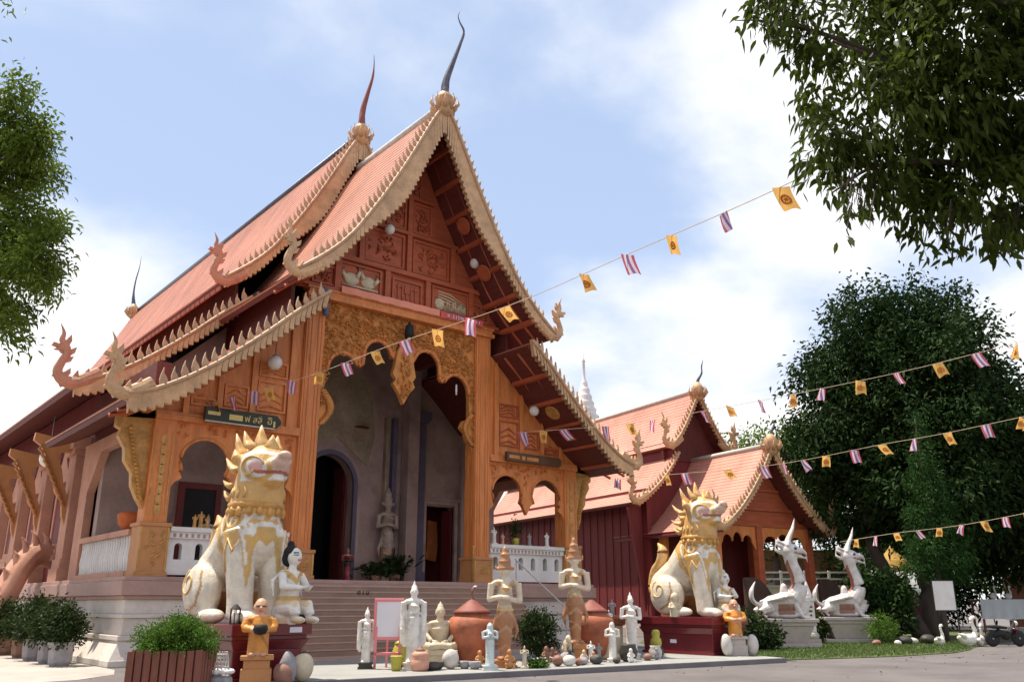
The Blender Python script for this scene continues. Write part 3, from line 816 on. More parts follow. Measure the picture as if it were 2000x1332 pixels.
# ---- aisle fronts (mirrored): gable triangle, twin keyhole arches, balustrade
def mirror(x): return 2*CX-x
for sg in (-1, 1):
    X = (lambda x: x) if sg < 0 else mirror
    # board with the two arches: polygon under z=6.42
    b = [(0.62,6.42),(0.62,4.55),(0.72,4.72),(0.92,4.86),(0.84,5.02)]+arc(1.52,5.35,0.70,205,-28,14,0.66)+[(2.28,4.95),(2.47,4.62),(2.66,4.95)]+arc(3.40,5.35,0.70,208,-25,14,0.66)+[(4.08,5.02),(4.0,4.86),(4.18,4.72),(4.28,4.55),(4.28,6.42)]
    mb = MB(); mb.prism([(X(a), c) for a, c in b], 0.08, 0.24, 'xz'); part('aisle_arch_board', mb, ORWOOD, hall)
    for seg in (b[4:20], b[22:38]):
        mb = MB(); mb.tube([(X(a), 0.08, c) for a, c in seg], 0.05, 6); part('arch_moulding', mb, ORWOOD, hall, smooth=True)
    mb = MB(); rr = random.Random(5)
    for q in range(110):
        x, z = rr.uniform(0.75, 4.2), rr.uniform(5.4, 6.35)
        if min(math.hypot(x-1.52, z-5.35), math.hypot(x-3.4, z-5.35)) < 0.84: continue
        a = rr.uniform(0, 6.28); l = 0.1
        mb.tube([(X(x), 0.085, z), (X(x+l*math.cos(a)), 0.03, z+l*math.sin(a)), (X(x+l*math.cos(a+1)), 0.06, z+l*math.sin(a+1)+0.05)], [0.03,0.032,0.008], 4)
    part('arch_carving', mb, ORWOOD, hall, stuff=True)
    mb = MB(); mb.box(min(X(0.0), X(4.28)), max(X(0.0), X(4.28)), -0.08, 0.3, 6.42, 6.56); mb.box(min(X(0.0), X(4.28)), max(X(0.0), X(4.28)), -0.04, 0.3, 6.561, 6.66)
    part('aisle_beam', mb, ORWOOD, hall)
    tri = [(-1.0,6.66),(4.28,6.66),(4.28,10.45)]+[(CX-d, z-0.42) for d, z in LO_O if 4.0 < d < 9.1]
    mb = MB(); mb.prism([(X(a), c) for a, c in tri], 0.10, 0.2, 'xz'); part('aisle_gable', mb, ORWOOD, hall)
    # posts and panels of the aisle gable
    for (x, w) in ((3.95,0.10),(2.75,0.09),(1.75,0.08),(0.8,0.08)):
        zt = prof_interp(LO_O, CX-x)-0.62
        mb = MB(); mb.box(X(x)-w, X(x)+w, 0.0, 0.11, 6.665, zt); mb.prism([(X(x)-w, zt), (X(x)+w, zt), (X(x), zt+0.24)], 0.0, 0.11, 'xz')
        part('aisle_post', mb, ORWOOD, hall)
    for (xa, xb, za, zb) in ((2.88,3.80,7.05,8.0),(2.88,3.80,8.12,8.62),(1.88,2.62,7.05,7.72),(0.92,1.64,6.95,7.2)):
        mb = MB(); e = 0.06; xa, xb = sorted((X(xa), X(xb)))
        for (a, bb, c, d) in ((xa, xb, zb-e, zb), (xa, xb, za, za+e), (xa, xa+e, za+e, zb-e), (xb-e, xb, za+e, zb-e)): mb.box(a, bb, 0.03, 0.11, c, d)
        for q in range(3): mb.tube([(xa+0.12, 0.10, za+0.1+q*0.2*(zb-za)), ((xa+xb)/2, 0.06, za+0.2+q*0.25*(zb-za)), (xb-0.12, 0.10, za+0.1+q*0.2*(zb-za))], 0.03, 5)
        part('aisle_panel', mb, REDWOOD if sg > 0 else ORWOOD, hall)
    # balustrade with arched slots
    x0, x1 = sorted((X(0.74), X(4.2)))
    mb = MB(); mb.box(x0, x1, 0.04, 0.34, 2.26, 2.66); mb.box(x0, x1, 0.0, 0.38, 3.22, 3.40); mb.box(x0, x1, -0.06, 0.42, 3.40, 3.52)
    ns = 6; wd = (x1-x0)/ns; r_ = 0.105; z0, zt, zz = 2.66, 3.10, 3.22
    for k in range(ns+1):
        c = x0+(k-0.5)*wd
        a, bb = max(x0, c), min(x1, c+wd)
        if bb-a < 0.05: continue
        pl = []
        if k > 0: pl += [(a+r_, z0), (a+r_, zt-0.10)]+[(a+r_*math.cos(R(t)), zt-0.10+0.10*math.sin(R(t))) for t in (30, 60, 90)]
        else: pl += [(a, z0)]
        pl += [(a, zz), (bb, zz)]
        if k < ns: pl += [(bb-r_*math.cos(R(t)), zt-0.10+0.10*math.sin(R(t))) for t in (90, 60, 30)]+[(bb-r_, zt-0.10), (bb-r_, z0)]
        else: pl += [(bb, z0)]
        mb.prism(pl, 0.08, 0.30, 'xz')
    bal = part('front_balustrade', mb, PLASTER, hall)
    mb = MB()
    for k in range(20): mb.box(x0+0.1+k*(x1-x0-0.2)/20, x0+0.1+k*(x1-x0-0.2)/20+0.07, -0.012, 0.0, 3.25, 3.35)
    part('dentil', mb, LEDGE, bal)
    # side wall / eave bracket at the corner
    br = [(0,6.42),(0.95,6.42),(0.95,6.12),(0.82,6.05),(0.86,5.85),(0.66,5.55),(0.62,5.2),(0.40,4.9),(0.36,4.55),(0.18,4.2),(0.0,3.95)]
    mb = MB(); mb.prism([(X(-a), c) for a, c in br], 0.18, 0.42, 'xz')
    for q in range(18):
        t = q/17; zz2 = 4.2+t*1.8; xx = (0.05+0.55*t)*0.8
        mb.tube([(X(-xx), 0.18, zz2), (X(-xx-0.12), 0.10, zz2+0.1), (X(-xx-0.05), 0.15, zz2+0.2)], [0.05,0.05,0.012], 5)
    mb.box(*sorted((X(0.0), X(-1.02))), 0.14, 0.46, 6.42, 6.55)
    part('eave_bracket', mb, GILT, hall)
    # side opening of the porch: frame with a chamfered top, rail of balusters
    xs = X(0.0)
    f = [(0.62,6.5),(6.6,6.5),(6.6,2.2),(5.75,2.2),(5.75,5.2),(5.35,5.9),(4.4,6.1),(1.6,6.1),(1.0,5.7),(0.8,5.0),(0.62,5.0)]
    mb = MB()
    for (a, c) in (((0.62,6.5),(6.6,6.1)),): mb.prism([(0.62,6.1),(6.6,6.1),(6.6,6.5),(0.62,6.5)], xs-0.12, xs+0.12, 'yz')
    mb.prism([(5.7,2.2),(6.6,2.2),(6.6,6.1),(5.7,6.1)], xs-0.12, xs+0.12, 'yz')
    mb.prism([(4.6,6.1),(5.7,4.9),(5.7,6.1)], xs-0.12, xs+0.12, 'yz')
    mb.prism([(0.62,5.1),(1.0,5.6),(1.8,6.1),(0.62,6.1)], xs-0.12, xs+0.12, 'yz')
    part('side_frame', mb, PINKPL, hall)
    mb = MB(); mb.box(xs-0.14, xs+0.14, 0.7, 5.7, 3.30, 3.46); mb.box(xs-0.14, xs+0.14, 0.7, 5.7, 2.2, 2.34)
    part('side_rail', mb, PINKPL, hall)
    y = 0.85
    bm = MB(); bm.lathe([(0.075,2.34),(0.05,2.45),(0.085,2.7),(0.055,3.0),(0.05,3.15),(0.075,3.30)], (0,0,0), 10); bme = bm.mesh('baluster', PLASTER); shade(bme, True)
    while y < 5.65:
        link('baluster', bme, hall, (xs, y, 0)); y += 0.235

# ---- porch interior: back wall with doorways
BY = 5.0
mb = MB()
for (x0, x1, z0, z1) in ((0.12,6.85,2.2,7.8),(4.4,6.85,7.8,12.4),(9.15,12.35,2.2,7.8),(9.15,11.6,7.8,12.4),(13.75,15.88,2.2,7.8),(12.35,13.75,5.3,7.8)):
    mb.box(x0, x1, BY, BY+0.4, z0, z1)
for q in (1, -1): mb.prism([(CX+q*3.6,7.8),(CX+q*7.85,7.8),(CX+q*5.9,9.6),(CX+q*3.6,11.8)], BY+0.001, BY+0.399, 'xz')
ar = [(6.85,12.4),(9.15,12.4),(9.15,2.2)]+[(CX+1.02, 2.2)]+arc(CX, 5.75, 1.02, 0, 180, 16, 1.15)+[(CX-1.02, 2.2),(6.85,2.2)]
mb.prism(ar, BY, BY+0.4, 'xz')
part('back_wall', mb, GREYPL, hall)
for (r0, r1, yy, m) in ((1.02,1.18,4.86,BLUEPL),(1.18,1.34,4.93,GREYPL)):
    o = [(CX+r1, 2.2)]+arc(CX, 5.75, r1, 0, 180, 18, r1*1.12)+[(CX-r1, 2.2)]
    i_ = [(CX-r0, 2.2)]+arc(CX, 5.75, r0, 180, 0, 18, r0*1.12)+[(CX+r0, 2.2)]
    mb = MB()
    n = len(o)
    ii = i_[::-1]
    for k in range(n-1): mb.prism([o[k], o[k+1], ii[k+1], ii[k]], yy, BY+0.002, 'xz')
    part('door_arch', mb, m, hall)
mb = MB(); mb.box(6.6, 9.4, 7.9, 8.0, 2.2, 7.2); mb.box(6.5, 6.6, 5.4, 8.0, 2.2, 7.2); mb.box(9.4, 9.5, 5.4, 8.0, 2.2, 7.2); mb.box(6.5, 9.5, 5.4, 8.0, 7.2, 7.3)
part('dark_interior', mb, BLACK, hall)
for s in (-1, 1):
    mb = MB(); mb.box(CX+s*0.98-0.04, CX+s*0.98+0.04, 5.42, 6.35, 2.22, 6.6); dd = part('door_leaf', mb, REDWALL, hall)
    mb = MB()
    for k in range(4): mb.box(CX+s*0.98-0.06, CX+s*0.98+0.06, 5.52, 6.25, 2.5+k*1.0, 3.3+k*1.0)
    part('door_panel', mb, SOFFIT, dd)
mb = MB(); mb.box(12.2,12.35,4.88,5.1,2.2,5.35); mb.box(13.75,13.9,4.88,5.1,2.2,5.35); mb.box(12.2,13.9,4.88,5.1,5.352,5.5); mb.box(12.1,14.0,4.84,5.1,5.5,5.62)
part('side_door_frame', mb, GREYPL, hall)
mb = MB(); mb.box(12.2, 12.3, 5.4, 7.0, 2.2, 5.4); mb.box(15.2, 15.3, 5.4, 7.0, 2.2, 5.4); mb.box(12.2, 15.3, 7.0, 7.1, 2.2, 5.4); mb.box(12.2, 15.3, 5.4, 7.1, 5.4, 5.5)
part('side_recess', mb, REDWALL, hall)
for x in (12.38, 13.66):
    mb = MB(); mb.box(x, x+0.06, 5.05, 5.7, 2.21, 5.2); part('side_door_leaf', mb, REDWALL, hall)
mb = MB(); mb.prism([(13.55,3.3),(14.05,3.2),(14.12,3.9),(14.05,4.85),(13.6,4.9)], 6.6, 6.68, 'xz'); part('orange_glimpse_panel', mb, M('orange_glimpse_panel', (0.85,0.25,0.07), 0.6, 0.2, 3, 0.2), hall)  # added panel: sunlit orange glimpse through the door put into its colour
mb = MB(); mb.box(2.7, 3.75, 4.9, 4.99, 2.2, 5.2); dd = part('added_dark_doorway', mb, BLACK, hall)  # added panel, coloured black to give the left bay its dark; no opening
mb = MB(); mb.box(2.5, 2.7, 4.86, 4.998, 2.2, 5.4); mb.box(3.75, 3.95, 4.86, 4.998, 2.2, 5.4); mb.box(2.7, 3.75, 4.86, 4.998, 5.2, 5.4); part('added_doorway_frame', mb, REDWALL, dd)  # frame added round the black panel
# pilasters, mural, ceiling
for (x, w, m) in ((10.72,0.10,BLUEPL),(10.35,0.05,MURAL),(11.95,0.22,BLUEPL),(14.3,0.30,GREYPL),(5.9,0.25,GREYPL)):
    mb = MB(); mb.box(x-w, x+w, 4.78, 4.998, 2.2, 8.6)
    if w > 0.2: mb.box(x-w-0.08, x+w+0.08, 4.72, 4.998, 8.6, 8.75); mb.box(x-w-0.18, x+w+0.18, 4.66, 4.998, 8.75, 9.05); mb.box(x-w-0.08, x+w+0.08, 4.72, 4.998, 2.2, 2.7)
    part('pilaster', mb, m, hall)
mb = MB(); mb.prism([(6.0,6.9),(8.2,7.6),(9.6,6.6),(9.9,7.8),(9.6,9.9),(7.6,10.6),(6.2,9.6)], 4.97, 4.996, 'xz'); part('mural', mb, MURAL, hall)
mb = MB(); mb.lathe([(0.30,0),(0.28,0.04),(0.2,0.05)], (9.25,4.95,8.05), 16, T=None); part('mural_disc', mb, REDWALL, hall)
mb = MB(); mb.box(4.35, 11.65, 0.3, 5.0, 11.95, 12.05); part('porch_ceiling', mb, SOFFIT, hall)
# inner row of posts that split the porch from its aisles
for x in (4.35, 11.1):
    mb = MB(); mb.box(x, x+0.5, 4.4, 4.9, 2.2, 12.4); part('inner_pillar', mb, GREYPL, hall)
    mb = MB(); mb.box(x+0.1, x+0.4, 0.6, 4.5, 10.6, 12.4); part('aisle_partition', mb, SOFFIT, hall)

# ---- left side wall of the hall behind the porch
for xs, sg in ((0.25, -1), (15.75, 1)):
    mb = MB(); mb.box(xs-0.15, xs+0.15, 6.6, 33, 2.2, 8.4); part('side_wall', mb, REDWALL, hall)
    mb = MB(); mb.box(xs-0.2, xs+0.2, 0.6, 6.6, 6.5, 8.2); part('side_fascia', mb, SOFFIT, hall)
mb = MB(); mb.prism([(0.2,2.2),(15.8,2.2),(15.8,8.2),(12.0,11.5),(8,19),(4,11.5),(0.2,8.2)], 32.4, 32.8, 'xz'); part('rear_wall', mb, PINKPL, hall)
for k in range(6):
    y = 7.6+k*4.0
    mb = MB(); mb.box(-0.25, 0.10, y-0.45, y+0.45, 2.2, 6.9)
    for (e, z0, z1) in ((0.12,2.2,2.6),(0.06,2.6,2.9),(0.10,6.3,6.5),(0.18,6.5,6.9)): mb.box(-0.25-e, 0.10, y-0.45-e, y+0.45+e, z0, z1)
    part('side_pilaster', mb, PINKPL, hall)
    # eave bracket in gold and red
    br = [(-0.25,6.75),(-1.5,6.95),(-1.52,6.7),(-1.3,6.55),(-1.12,6.25),(-1.02,5.85),(-0.78,5.5),(-0.66,5.05),(-0.42,4.75),(-0.36,4.3),(-0.25,4.0),(-0.25,4.9),(-0.45,5.35),(-0.55,5.8),(-0.75,6.2),(-0.6,6.4),(-0.25,6.4)]
    mb = MB(); mb.prism(br, y-0.10, y+0.10, 'xz')
    for q in range(10):
        t = q/9; mb.tube([(-0.35-0.85*t, y-0.1, 4.6+1.7*t), (-0.45-0.9*t, y-0.2, 4.7+1.7*t), (-0.4-0.85*t, y-0.12, 4.9+1.7*t)], [0.06,0.06,0.015], 5)
    part('eave_bracket', mb, SANDST, hall)
    # window with a stepped surround and a pointed hood
    yc = y+2.0
    mb = MB(); mb.box(0.02, 0.11, yc-0.55, yc+0.55, 3.5, 5.6); w = part('window', mb, REDWALL, hall)
    mb = MB()
    for (a, b, z0, z1, e) in ((-0.85,0.85,2.9,3.1,0.28),(-0.75,0.75,3.1,3.3,0.2),(-0.7,0.7,3.3,3.5,0.14),(-0.75,-0.55,3.5,5.6,0.12),(0.55,0.75,3.5,5.6,0.12),(-0.8,0.8,5.6,5.8,0.18)):
        mb.box(0.1-e, 0.12, yc+a, yc+b, z0, z1)
    mb.prism([(yc-0.85,5.8),(yc+0.85,5.8),(yc+0.35,6.35),(yc,7.0),(yc-0.35,6.35)], -0.06, 0.12, 'yz')
    part('window_surround', mb, PINKPL, w)
# side stair guarded by a carved naga body
mb = MB()
pth = smooth_path([(0.1,9.6,3.0),(-0.6,9.3,3.1),(-1.1,8.9,2.6),(-1.5,8.5,1.7),(-1.9,8.2,1.0),(-2.4,7.9,0.75),(-2.8,7.7,1.2),(-2.75,7.6,1.9)], 5)
mb.tube(pth, lerp_list([0.34,0.38,0.40,0.40,0.38,0.34,0.3,0.2], len(pth)), 12)
for i in range(2, len(pth)-2, 3): mb.tube([pth[i]+Vector((0,0,0.25)), pth[i]+Vector((-0.1,-0.05,0.62)), pth[i]+Vector((-0.28,-0.05,0.85))], [0.16,0.1,0.02], 6)
organic('stair_naga', mb, PINKPL, hall, 0.05, 2)

# ================================================================== CHAPEL WITH ITS PORCH (right)
chapel = thing('chapel', (22,0,0), R(-9.2), 'red walled chapel with pink tiled roofs and open porch, right of the hall', 'chapel')
cc = 5.9
P_O = [(0,8.72),(0.7,7.62),(1.45,6.62),(2.4,5.62),(3.4,4.86)]
P_I = [(0,8.15),(0.7,7.05),(1.45,6.12),(2.4,5.2),(3.3,4.52)]
H_O = [(0,12.35),(0.5,11.35),(1.0,10.5),(1.45,9.85),(1.95,9.3)]
H_I = [(0,11.8),(0.5,10.85),(1.0,10.05),(1.45,9.45),(1.85,9.0)]
T_O = [(1.55,8.95),(2.2,8.1),(2.9,7.35),(3.6,6.78),(4.3,6.35)]
T_I = [(1.6,8.6),(2.2,7.75),(2.9,7.02),(3.6,6.45),(4.2,6.05)]
for sg in (-1, 1):
    roof_side(chapel, cc, up(P_O, -0.08), 0.05, 8.0, sg, TILE2, 0.2, 0.10)
    roof_side(chapel, cc, up(H_O, -0.08), 4.8, 22.0, sg, TILE2, 0.2, 0.10)
    roof_side(chapel, cc, up(T_O, -0.08), 4.8, 22.0, sg, TILE2, 0.2, 0.10)
    barge(chapel, cc, P_O, P_I, 0.0, sg, 0.13, 0.30, 0.24)
    barge(chapel, cc, H_O, H_I, 4.75, sg, 0.13, 0.26, 0.24)
    barge(chapel, cc, T_O, T_I, 4.75, sg, 0.13, 0.26, 0.24)
    naga(chapel, (cc+sg*3.35, 4.85), sg, 1.55, 0.0)
    naga(chapel, (cc+sg*1.95, 9.3), sg, 1.6, 4.75)
    naga(chapel, (cc+sg*4.25, 6.35), sg, 1.5, 4.75)
    mb = MB(); mb.box(cc+sg*1.7-0.05, cc+sg*1.7+0.05, 5.0, 21.8, 8.5, 9.5); part('clerestory_board', mb, REDWALL, chapel)
    mb = MB(); mb.box(cc+sg*3.3-0.12, cc+sg*3.3+0.12, 5.2, 21.5, 0.4, 7.0); part('wall', mb, REDWALL, chapel)
    mb = MB()
    for k in range(24): mb.box(cc+sg*3.43-0.02, cc+sg*3.43+0.02, 5.4+k*0.66, 5.46+k*0.66, 0.6, 6.6)
    part('wall_batten', mb, REDWALL, chapel, stuff=True)
    mb = MB(); mb.tube([(cc+sg*3.4, 0.1, 4.62), (cc+sg*3.4, 7.8, 4.62)], 0.09, 6); part('gutter', mb, REDLAC, chapel)
mb = MB(); mb.tube([(cc, 0.0, 8.68), (cc, 6.4, 8.68)], 0.13, 8); part('ridge_cap', mb, PALEST, chapel, smooth=True)
mb = MB(); mb.tube([(cc, 4.7, 12.3), (cc, 22, 12.3)], 0.13, 8); part('ridge_cap', mb, PALEST, chapel, smooth=True)
chofa(chapel, (cc, 0.0, 8.9), [(0,0,0),(0.02,-0.05,0.35),(0.14,-0.15,0.7),(0.10,-0.2,1.0)], [0.12,0.07,0.05,0.01])
chofa(chapel, (cc, 4.75, 12.45), [(0,0,0),(0.02,-0.05,0.4),(0.22,-0.15,0.8),(0.2,-0.2,1.15),(0.28,-0.25,1.5)], [0.13,0.08,0.05,0.04,0.01])
gq = [(cc-d, z-0.3) for d, z in H_O][::-1]+[(cc+d, z-0.3) for d, z in H_O][1:]+[(cc+1.9, 8.6), (cc-1.9, 8.6)]
mb = MB(); mb.prism(gq, 5.5, 5.6, 'xz'); part('gable_wall', mb, SOFFIT, chapel)
gq = [(cc-d, z-0.3) for d, z in T_O][::-1]+[(cc+d, z-0.3) for d, z in T_O]+[(cc+3.3, 0.5), (cc-3.3, 0.5)]
mb = MB(); mb.prism(gq, 5.55, 5.7, 'xz'); part('front_wall', mb, REDWALL, chapel)
gq = [(cc-d, z-0.3) for d, z in P_O if d < 3][::-1]+[(cc+d, z-0.3) for d, z in P_O if 0 < d < 3]+[(cc+2.95, 4.95), (cc-2.95, 4.95)]
mb = MB(); mb.prism(gq, 1.0, 1.1, 'xz'); part('porch_gable', mb, REDWOOD, chapel)
for (x0, x1, z0, z1) in ((3.0,8.8,4.96,5.2),(3.3,8.5,5.7,5.82),(4.6,7.2,6.6,6.72)):
    mb = MB(); mb.box(x0, x1, 0.9, 1.18, z0, z1); part('porch_beam', mb, REDWOOD, chapel)
for (x, y) in ((2.95,1.0),(5.55,1.0),(8.85,1.0),(2.95,4.6),(8.85,4.6)):
    mb = MB(); mb.box(x-0.17, x+0.17, y-0.17, y+0.17, 0.8, 4.96); mb.box(x-0.22, x+0.22, y-0.22, y+0.22, 0.8, 1.3)
    part('porch_pillar', mb, ORWOOD if x < 3 else REDWOOD, chapel, bevel=0.02)
for (xa, xb) in ((3.12,5.38),(5.72,8.68)):
    w = xb-xa; n = 3
    pl = [(xb,4.95),(xa,4.95),(xa,3.9),(xa+0.15,4.15)]
    for k in range(n):
        c = xa+0.2+(k+0.5)*(w-0.4)/n; pl += arc(c, 4.25, (w-0.4)/n/2*0.95, 180, 0, 8, 0.42 if k == 1 else 0.3)
    pl += [(xb-0.15,4.15),(xb,3.9)]
    mb = MB(); mb.prism(pl, 0.95, 1.03, 'xz'); part('porch_valance', mb, ORWOOD, chapel)
mb = MB(); mb.box(2.2, 9.6, -0.2, 22, 0.0, 0.45); mb.box(2.4, 9.4, 0.1, 22, 0.45, 0.82); part('chapel_base', mb, PEDST, chapel, bevel=0.02)
for k in range(3):
    mb = MB(); mb.box(4.2, 7.0, -0.5-0.35*k, -0.15-0.35*k, 0.0, 0.62-0.2*k); part('porch_step', mb, PEDST, chapel)
# curving dark stair parapets
for x0 in (2.9, 7.5):
    pl = [(x0,0.0),(x0+2.3,0.0),(x0+2.3,0.5)]+[(x0+2.3-2.3*t, 0.6+2.0*math.sin(min(1, t*1.3)*math.pi/2)) for t in (0.15,0.3,0.45,0.6,0.75,0.9,1.0)]
    mb = MB(); mb.prism(pl, -0.75, -0.5, 'xz'); part('stair_parapet', mb, PARAPET, chapel, bevel=0.06)
mb = MB(); mb.lathe([(0.13,-0.02),(0.13,0.02)], (0,0,0), 16, T=Matrix.Translation((cc-3.45, 11.0, 6.0)) @ Matrix.Rotation(R(90), 4, 'Y')); part('wall_disc', mb, PALEST, chapel)

# ================================================================== CHEDI far behind
chedi = thing('chedi', (52.3,36.5,0), 0, 'distant pale stupa spire rising behind the pink chapel roof', 'stupa')
mb = MB(); mb.box(-6,6,-6,6,0,3); mb.frus((0,0),3,6,5,5,4.2,4.2); mb.frus((0,0),6,9,4,4,3.2,3.2); part('chedi_base', mb, PLASTER, chedi)
mb = MB(); mb.lathe([(3.6,9),(3.6,10),(3.1,12.5),(2.5,14.5),(2.0,15.6),(2.2,15.8),(2.1,16.3),(1.7,16.5)], (0,0,0), 24); part('bell', mb, IVORY, chedi, smooth=True)
mb = MB(); pr = []
for k in range(10):
    r = 2.1*(1-k/10.8); pr += [(r, 16.5+k*0.66), (r*1.04, 16.8+k*0.66), (r*0.86, 17.05+k*0.66)]
mb.lathe(pr+[(0.16,23.3),(0.12,25),(0.2,25.1),(0.05,25.4),(0.02,27)], (0,0,0), 20); part('spire', mb, PLASTER, chedi, smooth=True)
mb = MB()
for k in range(8):
    a = k*math.pi/4; mb.tube([(1.3*math.cos(a), 1.3*math.sin(a), 18.6-0.9), (2.0*math.cos(a), 2.0*math.sin(a), 18.6), (1.9*math.cos(a), 1.9*math.sin(a), 19.2)], [0.05,0.2,0.03], 6)
part('spire_leaf', mb, METAL, chedi)

# ================================================================== STATUES
def col(c): return np.array(c, dtype=np.float32)
WHITE_P, CREAM_P, GOLD_P, ORANGE_P, BROWN_P, PINK_P, BLACK_P = (0.74,0.70,0.64), (0.68,0.56,0.38), (0.60,0.36,0.11), (0.66,0.25,0.04), (0.26,0.115,0.05), (0.66,0.36,0.32), (0.02,0.016,0.016)

def inpoly(x, y, poly):
    res = np.zeros(len(x), bool); n = len(poly)
    for i in range(n):
        x1, y1 = poly[i]; x2, y2 = poly[(i+1) % n]
        c = ((y1 > y) != (y2 > y)) & (x < (x2-x1)*(y-y1)/(y2-y1+1e-9)+x1)
        res ^= c
    return res

def near_path(x, y, pts, w):
    d = np.full(len(x), 1e9)
    for (a, b), (c, e) in zip(pts[:-1], pts[1:]):
        vx, vy = c-a, e-b; L = vx*vx+vy*vy+1e-9
        t = np.clip(((x-a)*vx+(y-b)*vy)/L, 0, 1)
        d = np.minimum(d, np.hypot(x-a-t*vx, y-b-t*vy))
    return d < w

def head(mb, c, r, h_dir=(0,-1), hair=None, ears=True):
    """a face: skull, jaw, nose, brows, lips, ears; looks along -Y"""
    x, y, z = c
    mb.ell((x, y, z), (r*0.80, r*0.92, r*1.05), 16, 12)
    mb.ell((x, y-r*0.22, z-r*0.52), (r*0.56, r*0.58, r*0.52), 12, 8)
    mb.tube([(x, y-r*0.84, z+r*0.22), (x, y-r*1.06, z-r*0.14), (x, y-r*0.82, z-r*0.22)], [r*0.08, r*0.16, r*0.07], 7)
    mb.tube([(x-r*0.55, y-r*0.62, z+r*0.18), (x-r*0.25, y-r*0.84, z+r*0.27), (x, y-r*0.82, z+r*0.2), (x+r*0.25, y-r*0.84, z+r*0.27), (x+r*0.55, y-r*0.62, z+r*0.18)], r*0.09, 6)
    mb.tube([(x-r*0.26, y-r*0.74, z-r*0.44), (x, y-r*0.86, z-r*0.43), (x+r*0.26, y-r*0.74, z-r*0.44)], [r*0.05, r*0.11, r*0.05], 6)
    if ears:
        for s in (-1, 1): mb.ell((x+s*r*0.80, y+r*0.04, z-r*0.1), (r*0.12, r*0.2, r*0.42), 8, 6)

def hand(mb, wrist, d, r, curl=0.3):
    """palm, four fingers and a thumb at the end of a forearm"""
    w, d = Vector(wrist), Vector(d).normalized()
    s = d.cross(Vector((0, 0.35, 1))).normalized(); n = s.cross(d).normalized()
    mb.tube([w, w+d*r*2.2], [r*0.95, r*1.15], 8, flat=(1.15, 0.6))
    for k, l in enumerate((1.7, 2.05, 1.9, 1.45)):
        b = w+d*r*2.0+s*(k-1.5)*r*0.56
        mb.tube([b, b+d*r*l*0.55, b+d*r*l*0.9-n*r*curl], [r*0.30, r*0.27, r*0.18], 6)
    b = w+d*r*0.8-s*r*0.95
    mb.tube([b, b+d*r*0.8-s*r*0.45, b+d*r*1.5-s*r*0.35], [r*0.34, r*0.30, r*0.2], 6)

